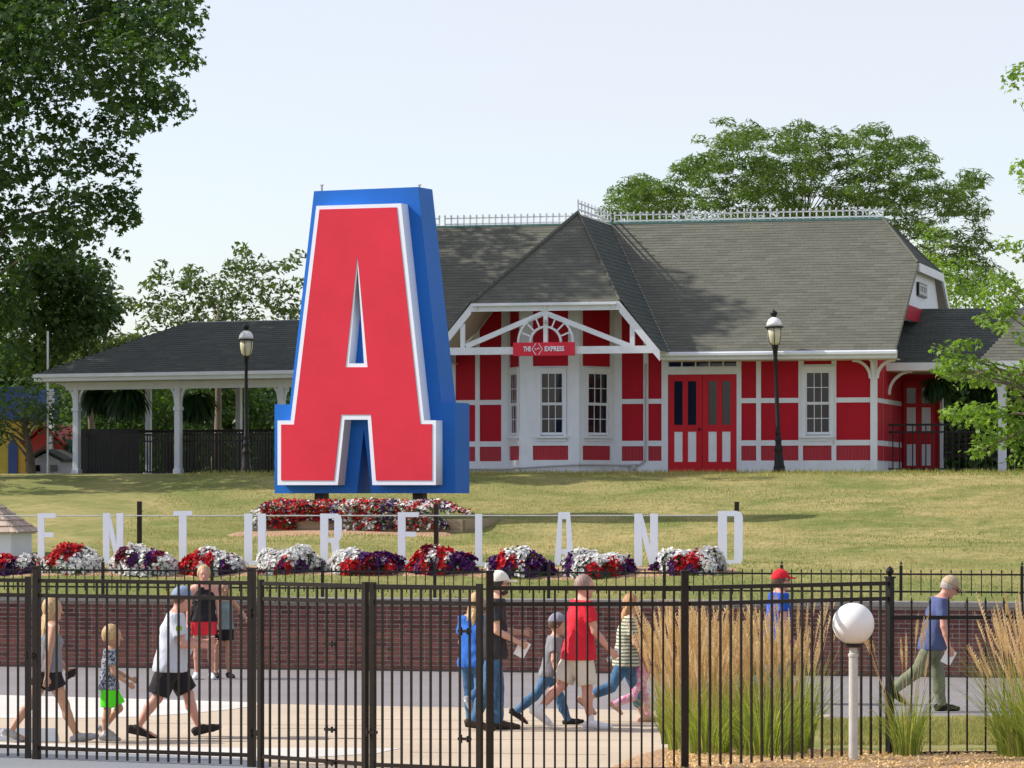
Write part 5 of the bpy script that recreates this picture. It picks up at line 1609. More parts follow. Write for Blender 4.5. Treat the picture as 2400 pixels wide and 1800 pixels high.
tree("shade_tree", (wp(215, 1100, 112).x, 112, 3.33), "dull green tree between the huge left tree and the pale one, behind the canopy hip",
     [[(100, 900), (90, 720), (190, 690), (235, 668), (262, 660), (300, 668), (318, 700), (300, 735), (250, 765), (262, 790), (330, 785), (330, 810), (200, 905)]], 112, 2.0, M['leaf_far'], (120,), .38, (.08, .13), 85, flat=.7)
tree("shade_tree", (wp(70, 1100, 101).x, 101, 3.33), "dark round tree overlapping the playhouses at the left border",
     [[(-60, 1000), (-60, 960), (30, 930), (60, 890), (110, 900), (160, 920), (172, 985), (168, 1030), (140, 1020), (90, 985), (50, 990), (20, 1010), (-30, 1040)]], 101, 1.2, M['leaf_mid'], (34,), .5, (.06, .10), 70)
for px, d, lab in ((250, 118, "dark tree seen under the left half of the canopy"), (400, 121, "tree with light gaps seen under the middle of the canopy"), (560, 117, "leafy tree seen under the canopy near the left lamp post"), (700, 120, "dark tree seen under the canopy beside the giant letter")):
    tree("shade_tree", (wp(px, 1100, d).x, d, 3.33), lab, [[(px-120, 1080), (px-130, 900), (px-60, 830), (px+60, 830), (px+130, 900), (px+120, 1080)]], d, 2, M['leaf_dark'], (46,), .85, (.09, .15), 60, nl=8)
FARL = ["far dark tree glimpsed beyond the yellow playhouse", "far dark tree glimpsed left of the first canopy post", "far dark tree seen through the first bay of the left canopy", "far dark tree seen beside the left lamp post under the canopy roof",
        "far dark tree behind the giant letter's left leg", "far dark tree seen beyond the red door under the right canopy", "far dark tree seen past the white post of the right canopy", "far dark tree at the right border behind the maple leaves"]
# hedge-like mass farther back closes the view under the canopies
for i, (px, d) in enumerate(((-60, 135), (105, 137), (240, 140), (520, 138), (760, 142), (2150, 132), (2330, 136), (2500, 133))):
    tree("background_tree", (wp(px, 1100, d).x, d, 3.33), FARL[i], [[(px-190, 1110), (px-190, 900), (px-60, 845), (px+90, 845), (px+190, 900), (px+190, 1110)]], d, 1.5, M['leaf_dark'], (48,), 1.3, (.14, .22), 62, nl=4, group="far row of trees behind the station")

# honey locust behind the station
loc_poly = [(1420, 500), (1440, 440), (1500, 415), (1560, 430), (1600, 385), (1660, 360), (1690, 310), (1665, 290), (1690, 278), (1760, 300), (1800, 290), (1830, 310), (1880, 285), (1905, 305), (1960, 300), (2030, 302), (2080, 300), (2100, 325), (2150, 325), (2175, 350), (2165, 390), (2200, 400), (2160, 440), (2240, 430), (2290, 395), (2300, 420), (2260, 460), (2305, 480), (2290, 530), (2330, 570), (2290, 600), (2345, 650), (2280, 690), (2200, 640), (2120, 560), (2060, 560), (1500, 560), (1410, 545)]
tree("locust_tree", (wp(1900, 1100, 112).x, 112, 3.33), "broad feathery green tree spreading above the station roof ridge", [loc_poly], 111, 3.6, M['leaf_locust'], (500,), .42, (.045, .09), 175, up=1.0, trunk=.28, flat=.44, droop=.50, bark='bark', nl=46,
     tmpl=np.array([(0, -1.6, 0), (.33, -.2, .05), (0, 1.6, -.35), (-.33, -.2, .05)]), faces=LEAFD_F,
     extra=[(*wp(x, y, 110), r_) for x, y, r_ in ((1685, 282, .3), (1640, 325, .3), (1700, 320, .4), (1755, 292, .35), (1810, 310, .35), (1875, 290, .35), (1895, 300, .3), (2060, 305, .4), (2190, 373, .3), (2270, 405, .4), (2300, 470, .3), (1500, 415, .35), (1445, 445, .35), (1425, 500, .3), (1530, 425, .3), (2330, 575, .3), (2340, 650, .3), (2310, 615, .4), (1590, 390, .35), (1405, 520, .3))])
tree("young_tree", (wp(2470, 1100, 104).x, 104, 3.33), "fresh light green tree behind the right end of the roof", [[(2110, 560), (2160, 540), (2215, 560), (2250, 600), (2285, 640), (2330, 650), (2390, 700), (2430, 780), (2430, 900), (2200, 900), (2180, 700)]], 103, 1.6, M['leaf_bright'], (120,), .42, (.05, .09), 95, up=.7, trunk=.12)
# maple branches in front of the right canopy
mp_poly = [[(2180, 830), (2230, 800), (2290, 800), (2330, 850), (2420, 850), (2480, 860), (2500, 1090), (2400, 1100), (2385, 1060), (2400, 980), (2330, 900), (2260, 890), (2200, 870)],
           [(2215, 960), (2260, 940), (2330, 950), (2400, 960), (2440, 1000), (2400, 1040), (2330, 1060), (2270, 1065), (2300, 1010), (2240, 985)],
           [(2300, 660), (2340, 640), (2420, 690), (2430, 830), (2380, 800), (2330, 760), (2300, 745)],
           [(2345, 170), (2380, 150), (2430, 150), (2430, 260), (2380, 240)], [(2370, 390), (2430, 370), (2430, 480), (2390, 450)], [(2350, 565), (2400, 555), (2440, 620), (2400, 640), (2360, 600)]]
tree("maple_tree", (wp(2520, 1200, 76).x, 76, tz(wp(2520, 1200, 76).x, 76)), "bright leafy maple reaching in from the right border over the canopy", mp_poly, 76, 1.0, M['leaf_bright'], (80, 46, 30, 5, 6, 6), .25, (.07, .115), 80, up=.8, trunk=.16, tmpl=MAPLE, faces=MAPLE_F, bark='bark', nl=40, flat=.6, top=tuple(wp(2480, 120, 76)),
     extra=[(*wp(x, y, 75.6), r_) for x, y, r_ in ((2195, 815, .2), (2215, 840, .22), (2225, 965, .2), (2245, 975, .22), (2290, 955, .2), (2285, 1045, .22), (2300, 1060, .2), (2275, 810, .2), (2240, 870, .2), (2365, 1085, .22), (2395, 1100, .2), (2360, 180, .16), (2385, 165, .18), (2390, 240, .16), (2400, 420, .2), (2372, 575, .18), (2345, 590, .12), (2395, 610, .2))] +
     [(*wp(2600+rng.uniform(-120, 160), rng.uniform(-100, 950), 76.5+rng.uniform(-1.5, 1.5)), .45) for _ in range(50)])

# ------------------------------------------------------------------ lawn blades (a thin scatter that breaks the sheet)
def blades(name, n, region, h=(.03, .07), w_=.006, m=None, gfn=False):
    uv = lambda x, y: ((Vector((x, y))-WO).dot(wu), (Vector((x, y))-WO).dot(wn))
    P = region(n); n = len(P)
    a = rng.uniform(0, 2*math.pi, n); hh = rng.uniform(h[0], h[1], n); ln = rng.normal(0, .35, (n, 2))*hh[:, None]
    V = np.empty((n, 3, 3))
    V[:, 0] = P; V[:, 1] = P; V[:, 2] = P
    V[:, 0, 0] -= np.cos(a)*w_; V[:, 0, 1] -= np.sin(a)*w_; V[:, 1, 0] += np.cos(a)*w_; V[:, 1, 1] += np.sin(a)*w_
    V[:, 2, :2] += ln; V[:, 2, 2] += hh
    big = .5+.5*np.sin(P[:, 0]*.45+1.3*np.sin(P[:, 1]*.31))*np.sin(P[:, 1]*.38+P[:, 0]*.12)
    T = np.clip(.55*big+.45*rng.uniform(0, 1, n), 0, 1)
    if gfn: T *= 1-.9*np.array([green_at(*uv(x, y)) for x, y in P[:, :2]])
    o = link(name, npmesh(name, V.reshape(-1, 3), np.arange(n*3).reshape(-1, 3), attrs={"tint": np.repeat(T, 3)}), None, m=m or M['lawn_blade'])
    o["kind"] = "stuff"; o["label"] = "short dry lawn grass on the slope"; o["category"] = "grass"
    return o
def slope_region(n):
    v = rng.uniform(.6, 27.5, n); u_ = rng.uniform(-1, 1, n)*(8.5+v*.2)
    P = np.zeros((n, 3)); P[:, 0] = WO.x+wu.x*u_+wn.x*v; P[:, 1] = WO.y+wu.y*u_+wn.y*v
    P[:, 2] = [tz(x, y)-.005 for x, y in P[:, :2]]
    return P
blades("lawn_grass", 90000, slope_region, (.02, .055), .008, gfn=True)
def crest_region(n):
    v = rng.uniform(25.5, 28.2, n); u_ = rng.uniform(-14, 14, n)
    P = np.zeros((n, 3)); P[:, 0] = WO.x+wu.x*u_+wn.x*v; P[:, 1] = WO.y+wu.y*u_+wn.y*v
    P[:, 2] = [tz(x, y)-.005 for x, y in P[:, :2]]
    return P
o = blades("crest_grass", 9000, crest_region, (.04, .13), .009); o["label"] = "ragged taller grass along the crest of the slope"
def near_region(n):
    P = np.zeros((n, 3))
    for i in range(n):
        x, y = gp(rng.uniform(1925, 2480), rng.uniform(1697, 1756)); P[i] = (x, y, .045)
    return P
o = blades("near_lawn_grass", 22000, near_region, (.03, .08), .006); o["label"] = "short grass on the strip behind the mulch bed"

# ------------------------------------------------------------------ feather reed grass
def reed(px, d, label, nb=520, npl=120, spread=.33, hb=1.05, hp=1.62, z0=.13, lean=0.0, green=1.0):
    x0 = (px-1200)*d/F
    root = empty("reed_grass", (x0, d, z0), 0, label, "ornamental grass", "clumps of tall feathery reed grass")
    V, Fa, T = [], [], []
    for i in range(int(nb*.7)):
        a = rng.uniform(0, 2*math.pi); r_ = spread*.55*math.sqrt(rng.random())
        p = np.array([r_*math.cos(a), r_*math.sin(a), 0.0]); out = np.array([math.cos(a), math.sin(a), 0])
        h_ = hb*rng.uniform(.40, 1.25); tl = rng.uniform(.10, .85); sgn = rng.uniform(.3, 1.4)
        side_ = np.array([-math.sin(a), math.cos(a), 0])*rng.uniform(.0035, .007)
        side_ = side_ if rng.random() < .5 else np.array([.005, 0, 0])*rng.uniform(.7, 1.3)
        tn = rng.random(); b = len(V); S = 5
        for k in range(S+1):
            f = k/S
            c = p+out*(tl*h_*f*f*sgn)+np.array([lean*f*f, 0, h_*(f-.28*tl*f*f*sgn)])
            wd = side_*(1-f*.85)
            V += [c-wd, c+wd]; T += [tn, tn]
        for k in range(S): Fa.append((b+2*k, b+2*k+1, b+2*k+3, b+2*k+2))
    o = link("blades", npmesh("blades", V, np.array(Fa), attrs={"tint": T}), root, m=M['blade']); o["kind"] = "stuff"
    V, Fa, T = [], [], []
    for i in range(int(npl*(.72 if npl > 60 else .85))):
        a = rng.uniform(0, 2*math.pi); r_ = spread*.5*math.sqrt(rng.random())
        h_ = hp*(.62+.46*rng.random()**.7); ti = rng.uniform(.02, .34)
        p0 = np.array([r_*math.cos(a), r_*math.sin(a), 0]); out = np.array([math.cos(a), math.sin(a), 0])
        pt = lambda f: p0+out*ti*h_*f**1.5+np.array([lean*f*f, 0, h_*f])
        tn = rng.random()
        # stem
        b = len(V); w2 = .0028
        for f in (0, .5, .8):
            c = pt(f); V += [c+np.array([-w2, 0, 0]), c+np.array([w2, 0, 0])]; T += [tn*.6]*2
        Fa += [(b, b+1, b+3, b+2), (b+2, b+3, b+5, b+4)]
        # feathery head: narrow spindle of short overlapping spikelets
        f0 = rng.uniform(.72, .80)
        for k in range(11):
            f = f0+(1-f0)*k/10; c = pt(f); wk = .019*math.sin(math.pi*(.12+.84*k/10.5))*rng.uniform(.75, 1.25)
            for s_ in (-1, 1):
                ya = rng.uniform(-.6, .6)
                e = c+np.array([s_*wk*math.cos(ya), wk*math.sin(ya), .055])
                b = len(V)
                V += [c+np.array([0, 0, -.012]), e, c+np.array([0, 0, .04]), c+np.array([-s_*.003, 0, .01])]; T += [tn, min(1, tn+.25), tn, tn]
                Fa.append((b, b+1, b+2, b+3))
    o = link("plumes", npmesh("plumes", V, np.array(Fa), attrs={"tint": T}), root, m=M['plume']); o["kind"] = "stuff"
for a in ((1590, 38.6, "leftmost clump of reed grass, golden plumes beside the thick fence post", 560, 150, .34, .74, 1.40),
          (1645, 38.2, "second golden reed clump from the left, behind the fence", 560, 150, .40, .72, 1.26),
          (1702, 38.8, "reed clump just left of the man in the red cap", 500, 125, .40, .80, 1.38),
          (1786, 38.4, "reed clump hiding the legs of the man in the red cap", 500, 75, .40, .70, 1.22),
          (1862, 37.9, "green reed clump with tall plumes just left of the globe lamp", 560, 50, .38, .88, 1.52),
          (1655, 36.9, "low green front reed clump in the middle of the grasses", 400, 26, .46, .66, 1.22),
          (1790, 36.6, "broad green front reed clump at the fence foot", 500, 10, .50, .72, 1.25),
          (1618, 37.6, "shorter reed clump filling in behind the thick fence post", 420, 60, .42, .66, 1.20),
          (1745, 37.8, "middle reed clump under the red capped man, mostly green blades", 460, 40, .42, .78, 1.22),
          (1838, 37.0, "leaning green reed clump nearest the globe lamp pole", 420, 16, .44, .72, 1.40),
          (2125, 36.6, "thin reed clump right of the globe lamp with few plumes", 300, 12, .26, .75, 1.42),
          (2392, 36.5, "tall reed clump cut by the right border, plumes leaning left", 480, 48, .42, 1.0, 1.52),
          (2455, 36.0, "outermost reed clump at the right border", 420, 50, .40, 1.0, 1.52)):
    reed(*a, lean=(-.12 if a[0] > 2300 else 0))
def thatch(n):
    P = np.zeros((n, 3))
    for i in range(n):
        x, y = gp(rng.uniform(1560, 2480), rng.uniform(1795, 1850)); P[i] = (x, y, .15)
    return P
# loose mulch chips
def chips(n):
    P = thatch(n); N = rng.normal(0, 1, (n, 3)); N[:, 2] = np.abs(N[:, 2])+.6; N /= np.linalg.norm(N, axis=1)[:, None]
    t = np.array([(-1, -.3, 0), (1, -.25, .1), (.9, .3, 0), (-.9, .25, .12)])
    V, _ = orient(P, N, t, rng.uniform(.012, .035, n))
    o = link("mulch_chips", npmesh("mulch_chips", V, tile_faces(np.array([(0, 1, 2, 3)]), 4, n), attrs={"tint": np.repeat(rng.random(n), 4)}), None, m=M['plume'])
    o["kind"] = "stuff"; o["label"] = "loose pale wood chips on the mulch bed"; o["category"] = "mulch"
chips(7000)

# ------------------------------------------------------------------ people: one continuous surface from smoothly blended tapered limbs
def surf(prims, res, pad=.03, cuts=()):
    """prims: (a, b, ra, rb, k [, (point, normal) cut]) tapered capsules, or ('e', c, (rx,ry,rz), Rm, k) ellipsoids"""
    lo = np.array([9e9]*3); hi = -lo
    for p in prims:
        if isinstance(p[0], str):
            r_ = max(p[2]); a = b = np.array(p[1])
        else: r_ = max(p[2], p[3]); a, b = np.array(p[0]), np.array(p[1])
        lo = np.minimum(lo, np.minimum(a, b)-r_); hi = np.maximum(hi, np.maximum(a, b)+r_)
    lo -= pad; hi += pad
    n = np.ceil((hi-lo)/res).astype(int)+1
    f = np.full(n, 1.0, dtype=np.float32)
    ax = [lo[i]+np.arange(n[i])*res for i in range(3)]
    for p in prims:
        if isinstance(p[0], str): r_ = max(p[2]); a = b = np.array(p[1]); k = p[4]
        else: r_ = max(p[2], p[3]); a, b = np.array(p[0], float), np.array(p[1], float); k = p[4]
        m_ = r_+k*1.5+2.5*res
        i0 = np.maximum(0, np.floor((np.minimum(a, b)-m_-lo)/res).astype(int)); i1 = np.minimum(n, np.ceil((np.maximum(a, b)+m_-lo)/res).astype(int)+1)
        X = ax[0][i0[0]:i1[0], None, None]; Y = ax[1][None, i0[1]:i1[1], None]; Z = ax[2][None, None, i0[2]:i1[2]]
        if isinstance(p[0], str):
            Rm = np.array(p[3]) if p[3] is not None else np.eye(3)
            dx, dy, dz = X-a[0], Y-a[1], Z-a[2]
            q = [(Rm[0][i]*dx+Rm[1][i]*dy+Rm[2][i]*dz)/p[2][i] for i in range(3)]
            l = np.sqrt(q[0]**2+q[1]**2+q[2]**2)+1e-9
            g = np.sqrt((q[0]/p[2][0])**2+(q[1]/p[2][1])**2+(q[2]/p[2][2])**2)+1e-9
            d = l*(l-1)/g
        else:
            ba = b-a; L2 = float(ba@ba)+1e-12
            h = np.clip(((X-a[0])*ba[0]+(Y-a[1])*ba[1]+(Z-a[2])*ba[2])/L2, 0, 1)
            d = np.sqrt((X-a[0]-ba[0]*h)**2+(Y-a[1]-ba[1]*h)**2+(Z-a[2]-ba[2]*h)**2)-(p[2]+(p[3]-p[2])*h)
            if len(p) > 5:
                c, nn = np.array(p[5][0]), np.array(p[5][1])
                d = np.maximum(d, (X-c[0])*nn[0]+(Y-c[1])*nn[1]+(Z-c[2])*nn[2])
        s_ = f[i0[0]:i1[0], i0[1]:i1[1], i0[2]:i1[2]]
        h = np.maximum(k-np.abs(s_-d), 0)/max(k, 1e-6)
        f[i0[0]:i1[0], i0[1]:i1[1], i0[2]:i1[2]] = np.minimum(s_, d)-h*h*k*.25
    X = ax[0][:, None, None]; Y = ax[1][None, :, None]; Z = ax[2][None, None, :]
    for c, nn in cuts:
        f = np.maximum(f, (X-c[0])*nn[0]+(Y-c[1])*nn[1]+(Z-c[2])*nn[2])
    f[0] = f[-1] = 1; f[:, 0] = f[:, -1] = 1; f[:, :, 0] = f[:, :, -1] = 1
    s_ = f < 0
    nx, ny, nz = np.array(f.shape)-1
    cnt = np.zeros((nx, ny, nz), dtype=np.int8)
    for i in (0, 1):
        for j in (0, 1):
            for k in (0, 1): cnt += s_[i:nx+i, j:ny+j, k:nz+k]
    act = np.argwhere((cnt > 0) & (cnt < 8))
    idx = np.full((nx, ny, nz), -1, dtype=np.int32); idx[act[:, 0], act[:, 1], act[:, 2]] = np.arange(len(act))
    acc = np.zeros((len(act), 3)); num = np.zeros(len(act))
    cor = [(0,0,0),(1,0,0),(0,1,0),(1,1,0),(0,0,1),(1,0,1),(0,1,1),(1,1,1)]
    for a, b in ((0,1),(2,3),(4,5),(6,7),(0,2),(1,3),(4,6),(5,7),(0,4),(1,5),(2,6),(3,7)):
        A_, B_ = np.array(cor[a]), np.array(cor[b])
        fa = f[act[:, 0]+A_[0], act[:, 1]+A_[1], act[:, 2]+A_[2]]; fb = f[act[:, 0]+B_[0], act[:, 1]+B_[1], act[:, 2]+B_[2]]
        m_ = (fa < 0) != (fb < 0)
        t = np.where(m_, fa/(fa-fb+1e-12), 0)
        acc += np.where(m_[:, None], A_+(B_-A_)*t[:, None], 0); num += m_
    V = lo+(act+acc/num[:, None])*res
    Q = []
    for axis in range(3):
        o1, o2 = (axis+1) % 3, (axis+2) % 3
        sl0 = [slice(1, -1)]*3; sl0[axis] = slice(0, -1)
        sl1 = [slice(1, -1)]*3; sl1[axis] = slice(1, None)
        a_, b_ = s_[tuple(sl0)], s_[tuple(sl1)]
        e = np.argwhere(a_ != b_)
        if not len(e): continue
        off = np.ones(3, int); off[axis] = 0
        g = e+off
        fl = a_[e[:, 0], e[:, 1], e[:, 2]]
        def at(d1, d2):
            h_ = g.copy(); h_[:, o1] -= d1; h_[:, o2] -= d2
            return idx[h_[:, 0], h_[:, 1], h_[:, 2]]
        q = np.stack([at(1, 1), at(0, 1), at(0, 0), at(1, 0)], 1)
        q[~fl] = q[~fl][:, ::-1]
        Q.append(q)
    return V, np.concatenate(Q)

def skin_mat(name, col):
    m, n, b = nodes(name)
    c = _ramp(n, _noise(n, 9, 4, .6, _vec(n)), [(.3, sc3(col, .9)), (.7, sc3(col, 1.08))])
    n.links.new(c, b.inputs["Base Color"]); b.inputs["Roughness"].default_value = .5
    b.inputs["Subsurface Weight"].default_value = .12; b.inputs["Subsurface Radius"].default_value = (.02, .008, .004)
    return m
SKIN = {'fair': skin_mat("fair_skin", (.56, .33, .24)), 'tan': skin_mat("tanned_skin", (.46, .25, .155)), 'pink': skin_mat("flushed_skin", (.56, .28, .21))}
def hair_mat(name, col):
    m, n, b = nodes(name)
    v = _vec(n, "Object", (1, 1, .08))
    c = _ramp(n, _noise(n, 70, 3, .7, v), [(.3, sc3(col, .55)), (.7, sc3(col, 1.35))])
    n.links.new(c, b.inputs["Base Color"]); b.inputs["Roughness"].default_value = .5
    _bump(n, b, _noise(n, 90, 3, .7, v), .7, .01)
    return m
HAIR = {'blonde': hair_mat("blonde_hair", (.50, .33, .15)), 'strawberry': hair_mat("strawberry_hair", (.42, .21, .08)), 'brown': hair_mat("brown_hair", (.12, .07, .04)), 'dark': hair_mat("dark_hair", (.03, .022, .02)),
        'grey': hair_mat("grey_hair", (.42, .38, .35)), 'dirty': hair_mat("dark_blonde_hair", (.34, .23, .12)), 'stubble': hair_mat("cropped_hair", (.33, .22, .18))}
def cloth(name, col, var=.07, rough=.85, folds=.5):
    m, n, b = nodes(name)
    c = _ramp(n, _noise(n, 5, 5, .6, _vec(n)), [(.3, sc3(col, 1-var)), (.7, sc3(col, 1+var))])
    n.links.new(c, b.inputs["Base Color"]); b.inputs["Roughness"].default_value = rough; b.inputs["Specular IOR Level"].default_value = .25
    _bump(n, b, _noise(n, 9, 3, .5, _vec(n, "Object", (1, 1, .45)), 1.2), folds, .05)
    return m
def cloth2(name, kind):
    m, n, b = nodes(name)
    v = _vec(n)
    if kind == 'speckle':
        f = _noise(n, 34, 2, .5, v, 1.5); c = _ramp(n, f, [(.46, (.03, .04, .07)), (.54, (.36, .40, .46))])
    elif kind == 'stripe':
        wv = n.nodes.new("ShaderNodeTexWave"); wv.bands_direction = 'Z'; wv.inputs["Scale"].default_value = 7.5; wv.inputs["Distortion"].default_value = 1.5
        n.links.new(v, wv.inputs["Vector"]); c = _ramp(n, wv.outputs["Fac"], [(.45, (.56, .54, .40)), (.6, (.13, .17, .14))])
    elif kind == 'denim':
        c = _ramp(n, _noise(n, 4, 5, .7, v), [(.35, (.03, .085, .18)), (.65, (.09, .20, .34))])
    elif kind == 'pink':
        c = _ramp(n, _noise(n, 22, 3, .5, v), [(.45, (.72, .24, .42)), (.6, (.78, .55, .62))])
    n.links.new(c, b.inputs["Base Color"]); b.inputs["Roughness"].default_value = .85; b.inputs["Specular IOR Level"].default_value = .25
    _bump(n, b, _noise(n, 9, 3, .5, _vec(n, "Object", (1, 1, .45)), 1.2), .5, .05)
    return m
CL = {'white': cloth("white_knit", (.50, .53, .60)), 'black': cloth("black_cloth", (.018, .017, .02)), 'red': cloth("red_cotton", (.62, .02, .04)), 'cream': cloth("cream_twill", (.62, .56, .47)),
      'grey': cloth("grey_cotton", (.21, .215, .235)), 'slate': cloth("slate_knit", (.12, .15, .18)), 'blue': cloth("royal_blue_cotton", (.03, .14, .52)), 'cobalt': cloth("cobalt_cotton", (.015, .08, .42)), 'navy': cloth("faded_navy_cotton", (.075, .10, .22)),
      'green': cloth("sage_green_twill", (.17, .19, .125)), 'neon': cloth("neon_green_mesh", (.10, .80, .02)), 'coral': cloth("coral_red_shorts", (.70, .035, .05)), 'char': cloth("charcoal_cotton", (.035, .035, .042)),
      'teal': cloth("grey_teal_knit", (.20, .27, .27)), 'speckle': cloth2("speckled_navy_print", 'speckle'), 'stripe': cloth2("striped_knit", 'stripe'), 'denim': cloth2("blue_denim", 'denim'), 'pink': cloth2("pink_print", 'pink'),
      'tan': cloth("tan_canvas", (.42, .33, .22)), 'ivory': cloth("ivory_canvas", (.72, .70, .62)), 'redcap': cloth("red_cap_cloth", (.62, .02, .03)), 'greyblue': cloth("grey_blue_cap_cloth", (.22, .28, .40)), 'greycap': cloth("grey_cap_cloth", (.24, .25, .31)),
      'shoe_white': cloth("white_leather", (.68, .69, .72)), 'shoe_black': cloth("black_suede", (.025, .022, .022)), 'shoe_grey': cloth("grey_mesh_shoe", (.36, .36, .38)), 'sock': cloth("white_sock", (.66, .67, .72)), 'sandal': cloth("brown_sandal", (.24, .13, .07)), 'shoe_brown': cloth("brown_boot", (.06, .045, .035))}
M['eye'] = mat("dark_eye", (.02, .015, .012), .2, .05, 9)
M['lip'] = mat("lip", (.40, .16, .14), .5, .05, 9)
M['glass_frame'] = mat("dark_sunglass", (.012, .012, .014), .15, .05, 9)

def folds(V, amp):
    """soft creases in cloth"""
    V = np.array(V); c = V.mean(0); r_ = V-c; r_[:, 2] *= .2
    n_ = r_/(np.linalg.norm(r_, axis=1)[:, None]+1e-6); p = rng.uniform(0, 6.28, 4)
    w_ = np.sin(V[:, 2]*38+V[:, 0]*22+2.2*np.sin(V[:, 1]*14+p[0])+p[1])*np.sin(V[:, 0]*13+V[:, 2]*6+p[2])+.7*np.sin(V[:, 0]*45+V[:, 1]*30-V[:, 2]*17+p[3])
    return V+n_*w_[:, None]*amp
def ruffle(V, amp, fz=26.0, fx=60.0):
    """strands: small ripples that run down the hair"""
    V = np.array(V); c = V.mean(0); r_ = V-c; a = np.arctan2(r_[:, 1], r_[:, 0])
    w_ = np.sin(a*17+V[:, 2]*fz)+.6*np.sin(a*31-V[:, 2]*fz*1.7+1)+.5*np.sin(V[:, 1]*fx*2.3+V[:, 2]*9)
    n_ = r_/(np.linalg.norm(r_, axis=1)[:, None]+1e-6)
    return V+n_*w_[:, None]*amp
def person(px, pfoot, z0, H, face, label, skin='fair', hair='brown', hstyle='short', lean=4, legs=((20, 8, 0), (-20, 25, 20)), arms=((-15, 20, 8), (20, 35, 8)), top='white', topkind='tee', bottom='black', botkind='shorts',
           shoes='shoe_white', cap=None, sex='m', build=1.0, child=0.0, head_pitch=0, head_yaw=0, hands=((1.0), (1.0)), held=None, socks=None, sunglasses=False, roll=0, beard=False, res=None, logo=False, bare=False):
    """H height; face: heading in degrees (0 = to the right of the picture, 90 = away from the camera); legs: (thigh, knee, foot) for left/right; arms: (shoulder, elbow, abduction)"""
    d = (EYE-z0)*F/(pfoot-HOR); x0 = (px-1200)*d/F
    root = empty("person", (x0, d, z0), R(face), label, "person")
    hk = 1+child*.32                     # a child's head is relatively larger
    hip = .515*H*(1-.06*child); kn = .27*H*(1-.05*child); an = .043*H
    th_l, sh_l = hip-kn, kn-an
    hw, sw = .052*H, (.112 if sex == 'm' else .100)*H*build**.4
    up = .172*H; fo = .150*H
    ln = R(lean)
    V3 = lambda *a: np.array(a, float)
    def rotv(a, ab=0, s_=1):             # limb direction hanging down, swung forward by a, abducted by ab
        return V3(math.sin(R(a))*math.cos(R(ab)), s_*math.sin(R(ab)), -math.cos(R(a))*math.cos(R(ab)))
    ft = []
    hipc = V3(0, 0, hip)
    J = {}
    for i, s_ in ((0, 1), (1, -1)):
        a, k, f_ = legs[i]
        h0 = V3(0, s_*hw, hip); kd = rotv(a, 2, s_); kp = h0+kd*th_l
        sd = rotv(a-k, 1, s_); ap_ = kp+sd*sh_l
        fd = V3(math.cos(R(-f_)), s_*.12, math.sin(R(-f_)))     # f_: toes down positive
        fd /= np.linalg.norm(fd)
        heel = ap_+sd*an*.45-fd*.035*H; 
        nrm = np.cross(fd, V3(0, 1, 0)); nrm = nrm if nrm[2] < 0 else -nrm
        ball = ap_+nrm*an*.62+fd*.085*H; toe = ap_+nrm*an*.72+fd*.125*H
        J[s_] = (h0, kp, ap_, heel, ball, toe, fd, nrm)
    low = min(min(J[s_][3][2]-.030*H*.6, J[s_][4][2]-.022*H, J[s_][5][2]-.016*H, (J[s_][2]+J[s_][7]*an)[2]) for s_ in (1, -1))
    dz = V3(0, 0, -low)
    sp = V3(math.sin(ln), 0, math.cos(ln))
    P0 = V3(0, 0, hip)+dz
    chest = P0+sp*.205*H; shl = P0+sp*.300*H; nk = P0+sp*.335*H
    hp_ = sp+V3(math.sin(R(head_pitch)), 0, 0)*.6; hp_ /= np.linalg.norm(hp_)
    hc = nk+V3(.012*H, 0, 0)*(1+head_pitch*.03)+hp_*.078*H*hk
    hr = .062*H*hk
    B = build
    pr = []
    k1 = .035*H
    # torso
    pr += [(P0+V3(0, .035*H, 0), P0+V3(0, -.035*H, 0), .068*H*B, .068*H*B, k1),
           (P0+sp*.07*H+V3(0, .032*H, 0), P0+sp*.07*H-V3(0, .032*H, 0), .058*H*B, .058*H*B, k1),
           (P0+sp*.13*H+V3(.006*H*B, .034*H, 0), P0+sp*.13*H+V3(.006*H*B, -.034*H, 0), .058*H*B, .058*H*B, k1),
           (chest+V3(0, .044*H, 0), chest+V3(0, -.044*H, 0), .063*H*B, .063*H*B, k1),
           (shl+V3(0, sw*.55, -.01*H), shl+V3(0, -sw*.55, -.01*H), .050*H, .050*H, k1),
           (nk-sp*.03*H, hc-hp_*.03*H, .034*H*B**.5, .032*H*B**.5, .02*H)]
    if B > 1.12: pr.append(('e', P0+sp*.09*H+V3(.035*H, 0, 0), (.075*H*B, .085*H*B, .085*H), None, k1))
    if sex == 'f' and child < .5: pr.append((chest+V3(.045*H, .03*H, -.01*H), chest+V3(.045*H, -.03*H, -.01*H), .03*H, .03*H, .03*H))
    torso = list(pr)
    # head
    cy_, sy_ = math.cos(R(head_yaw)), math.sin(R(head_yaw))
    fx = np.cross(V3(0, 1, 0), hp_); fx /= np.linalg.norm(fx); fy = np.cross(hp_, fx)
    fw = fx*cy_+fy*sy_; fs_ = np.cross(hp_, fw)
    Rh = np.stack([fw, fs_, hp_], 1).tolist()
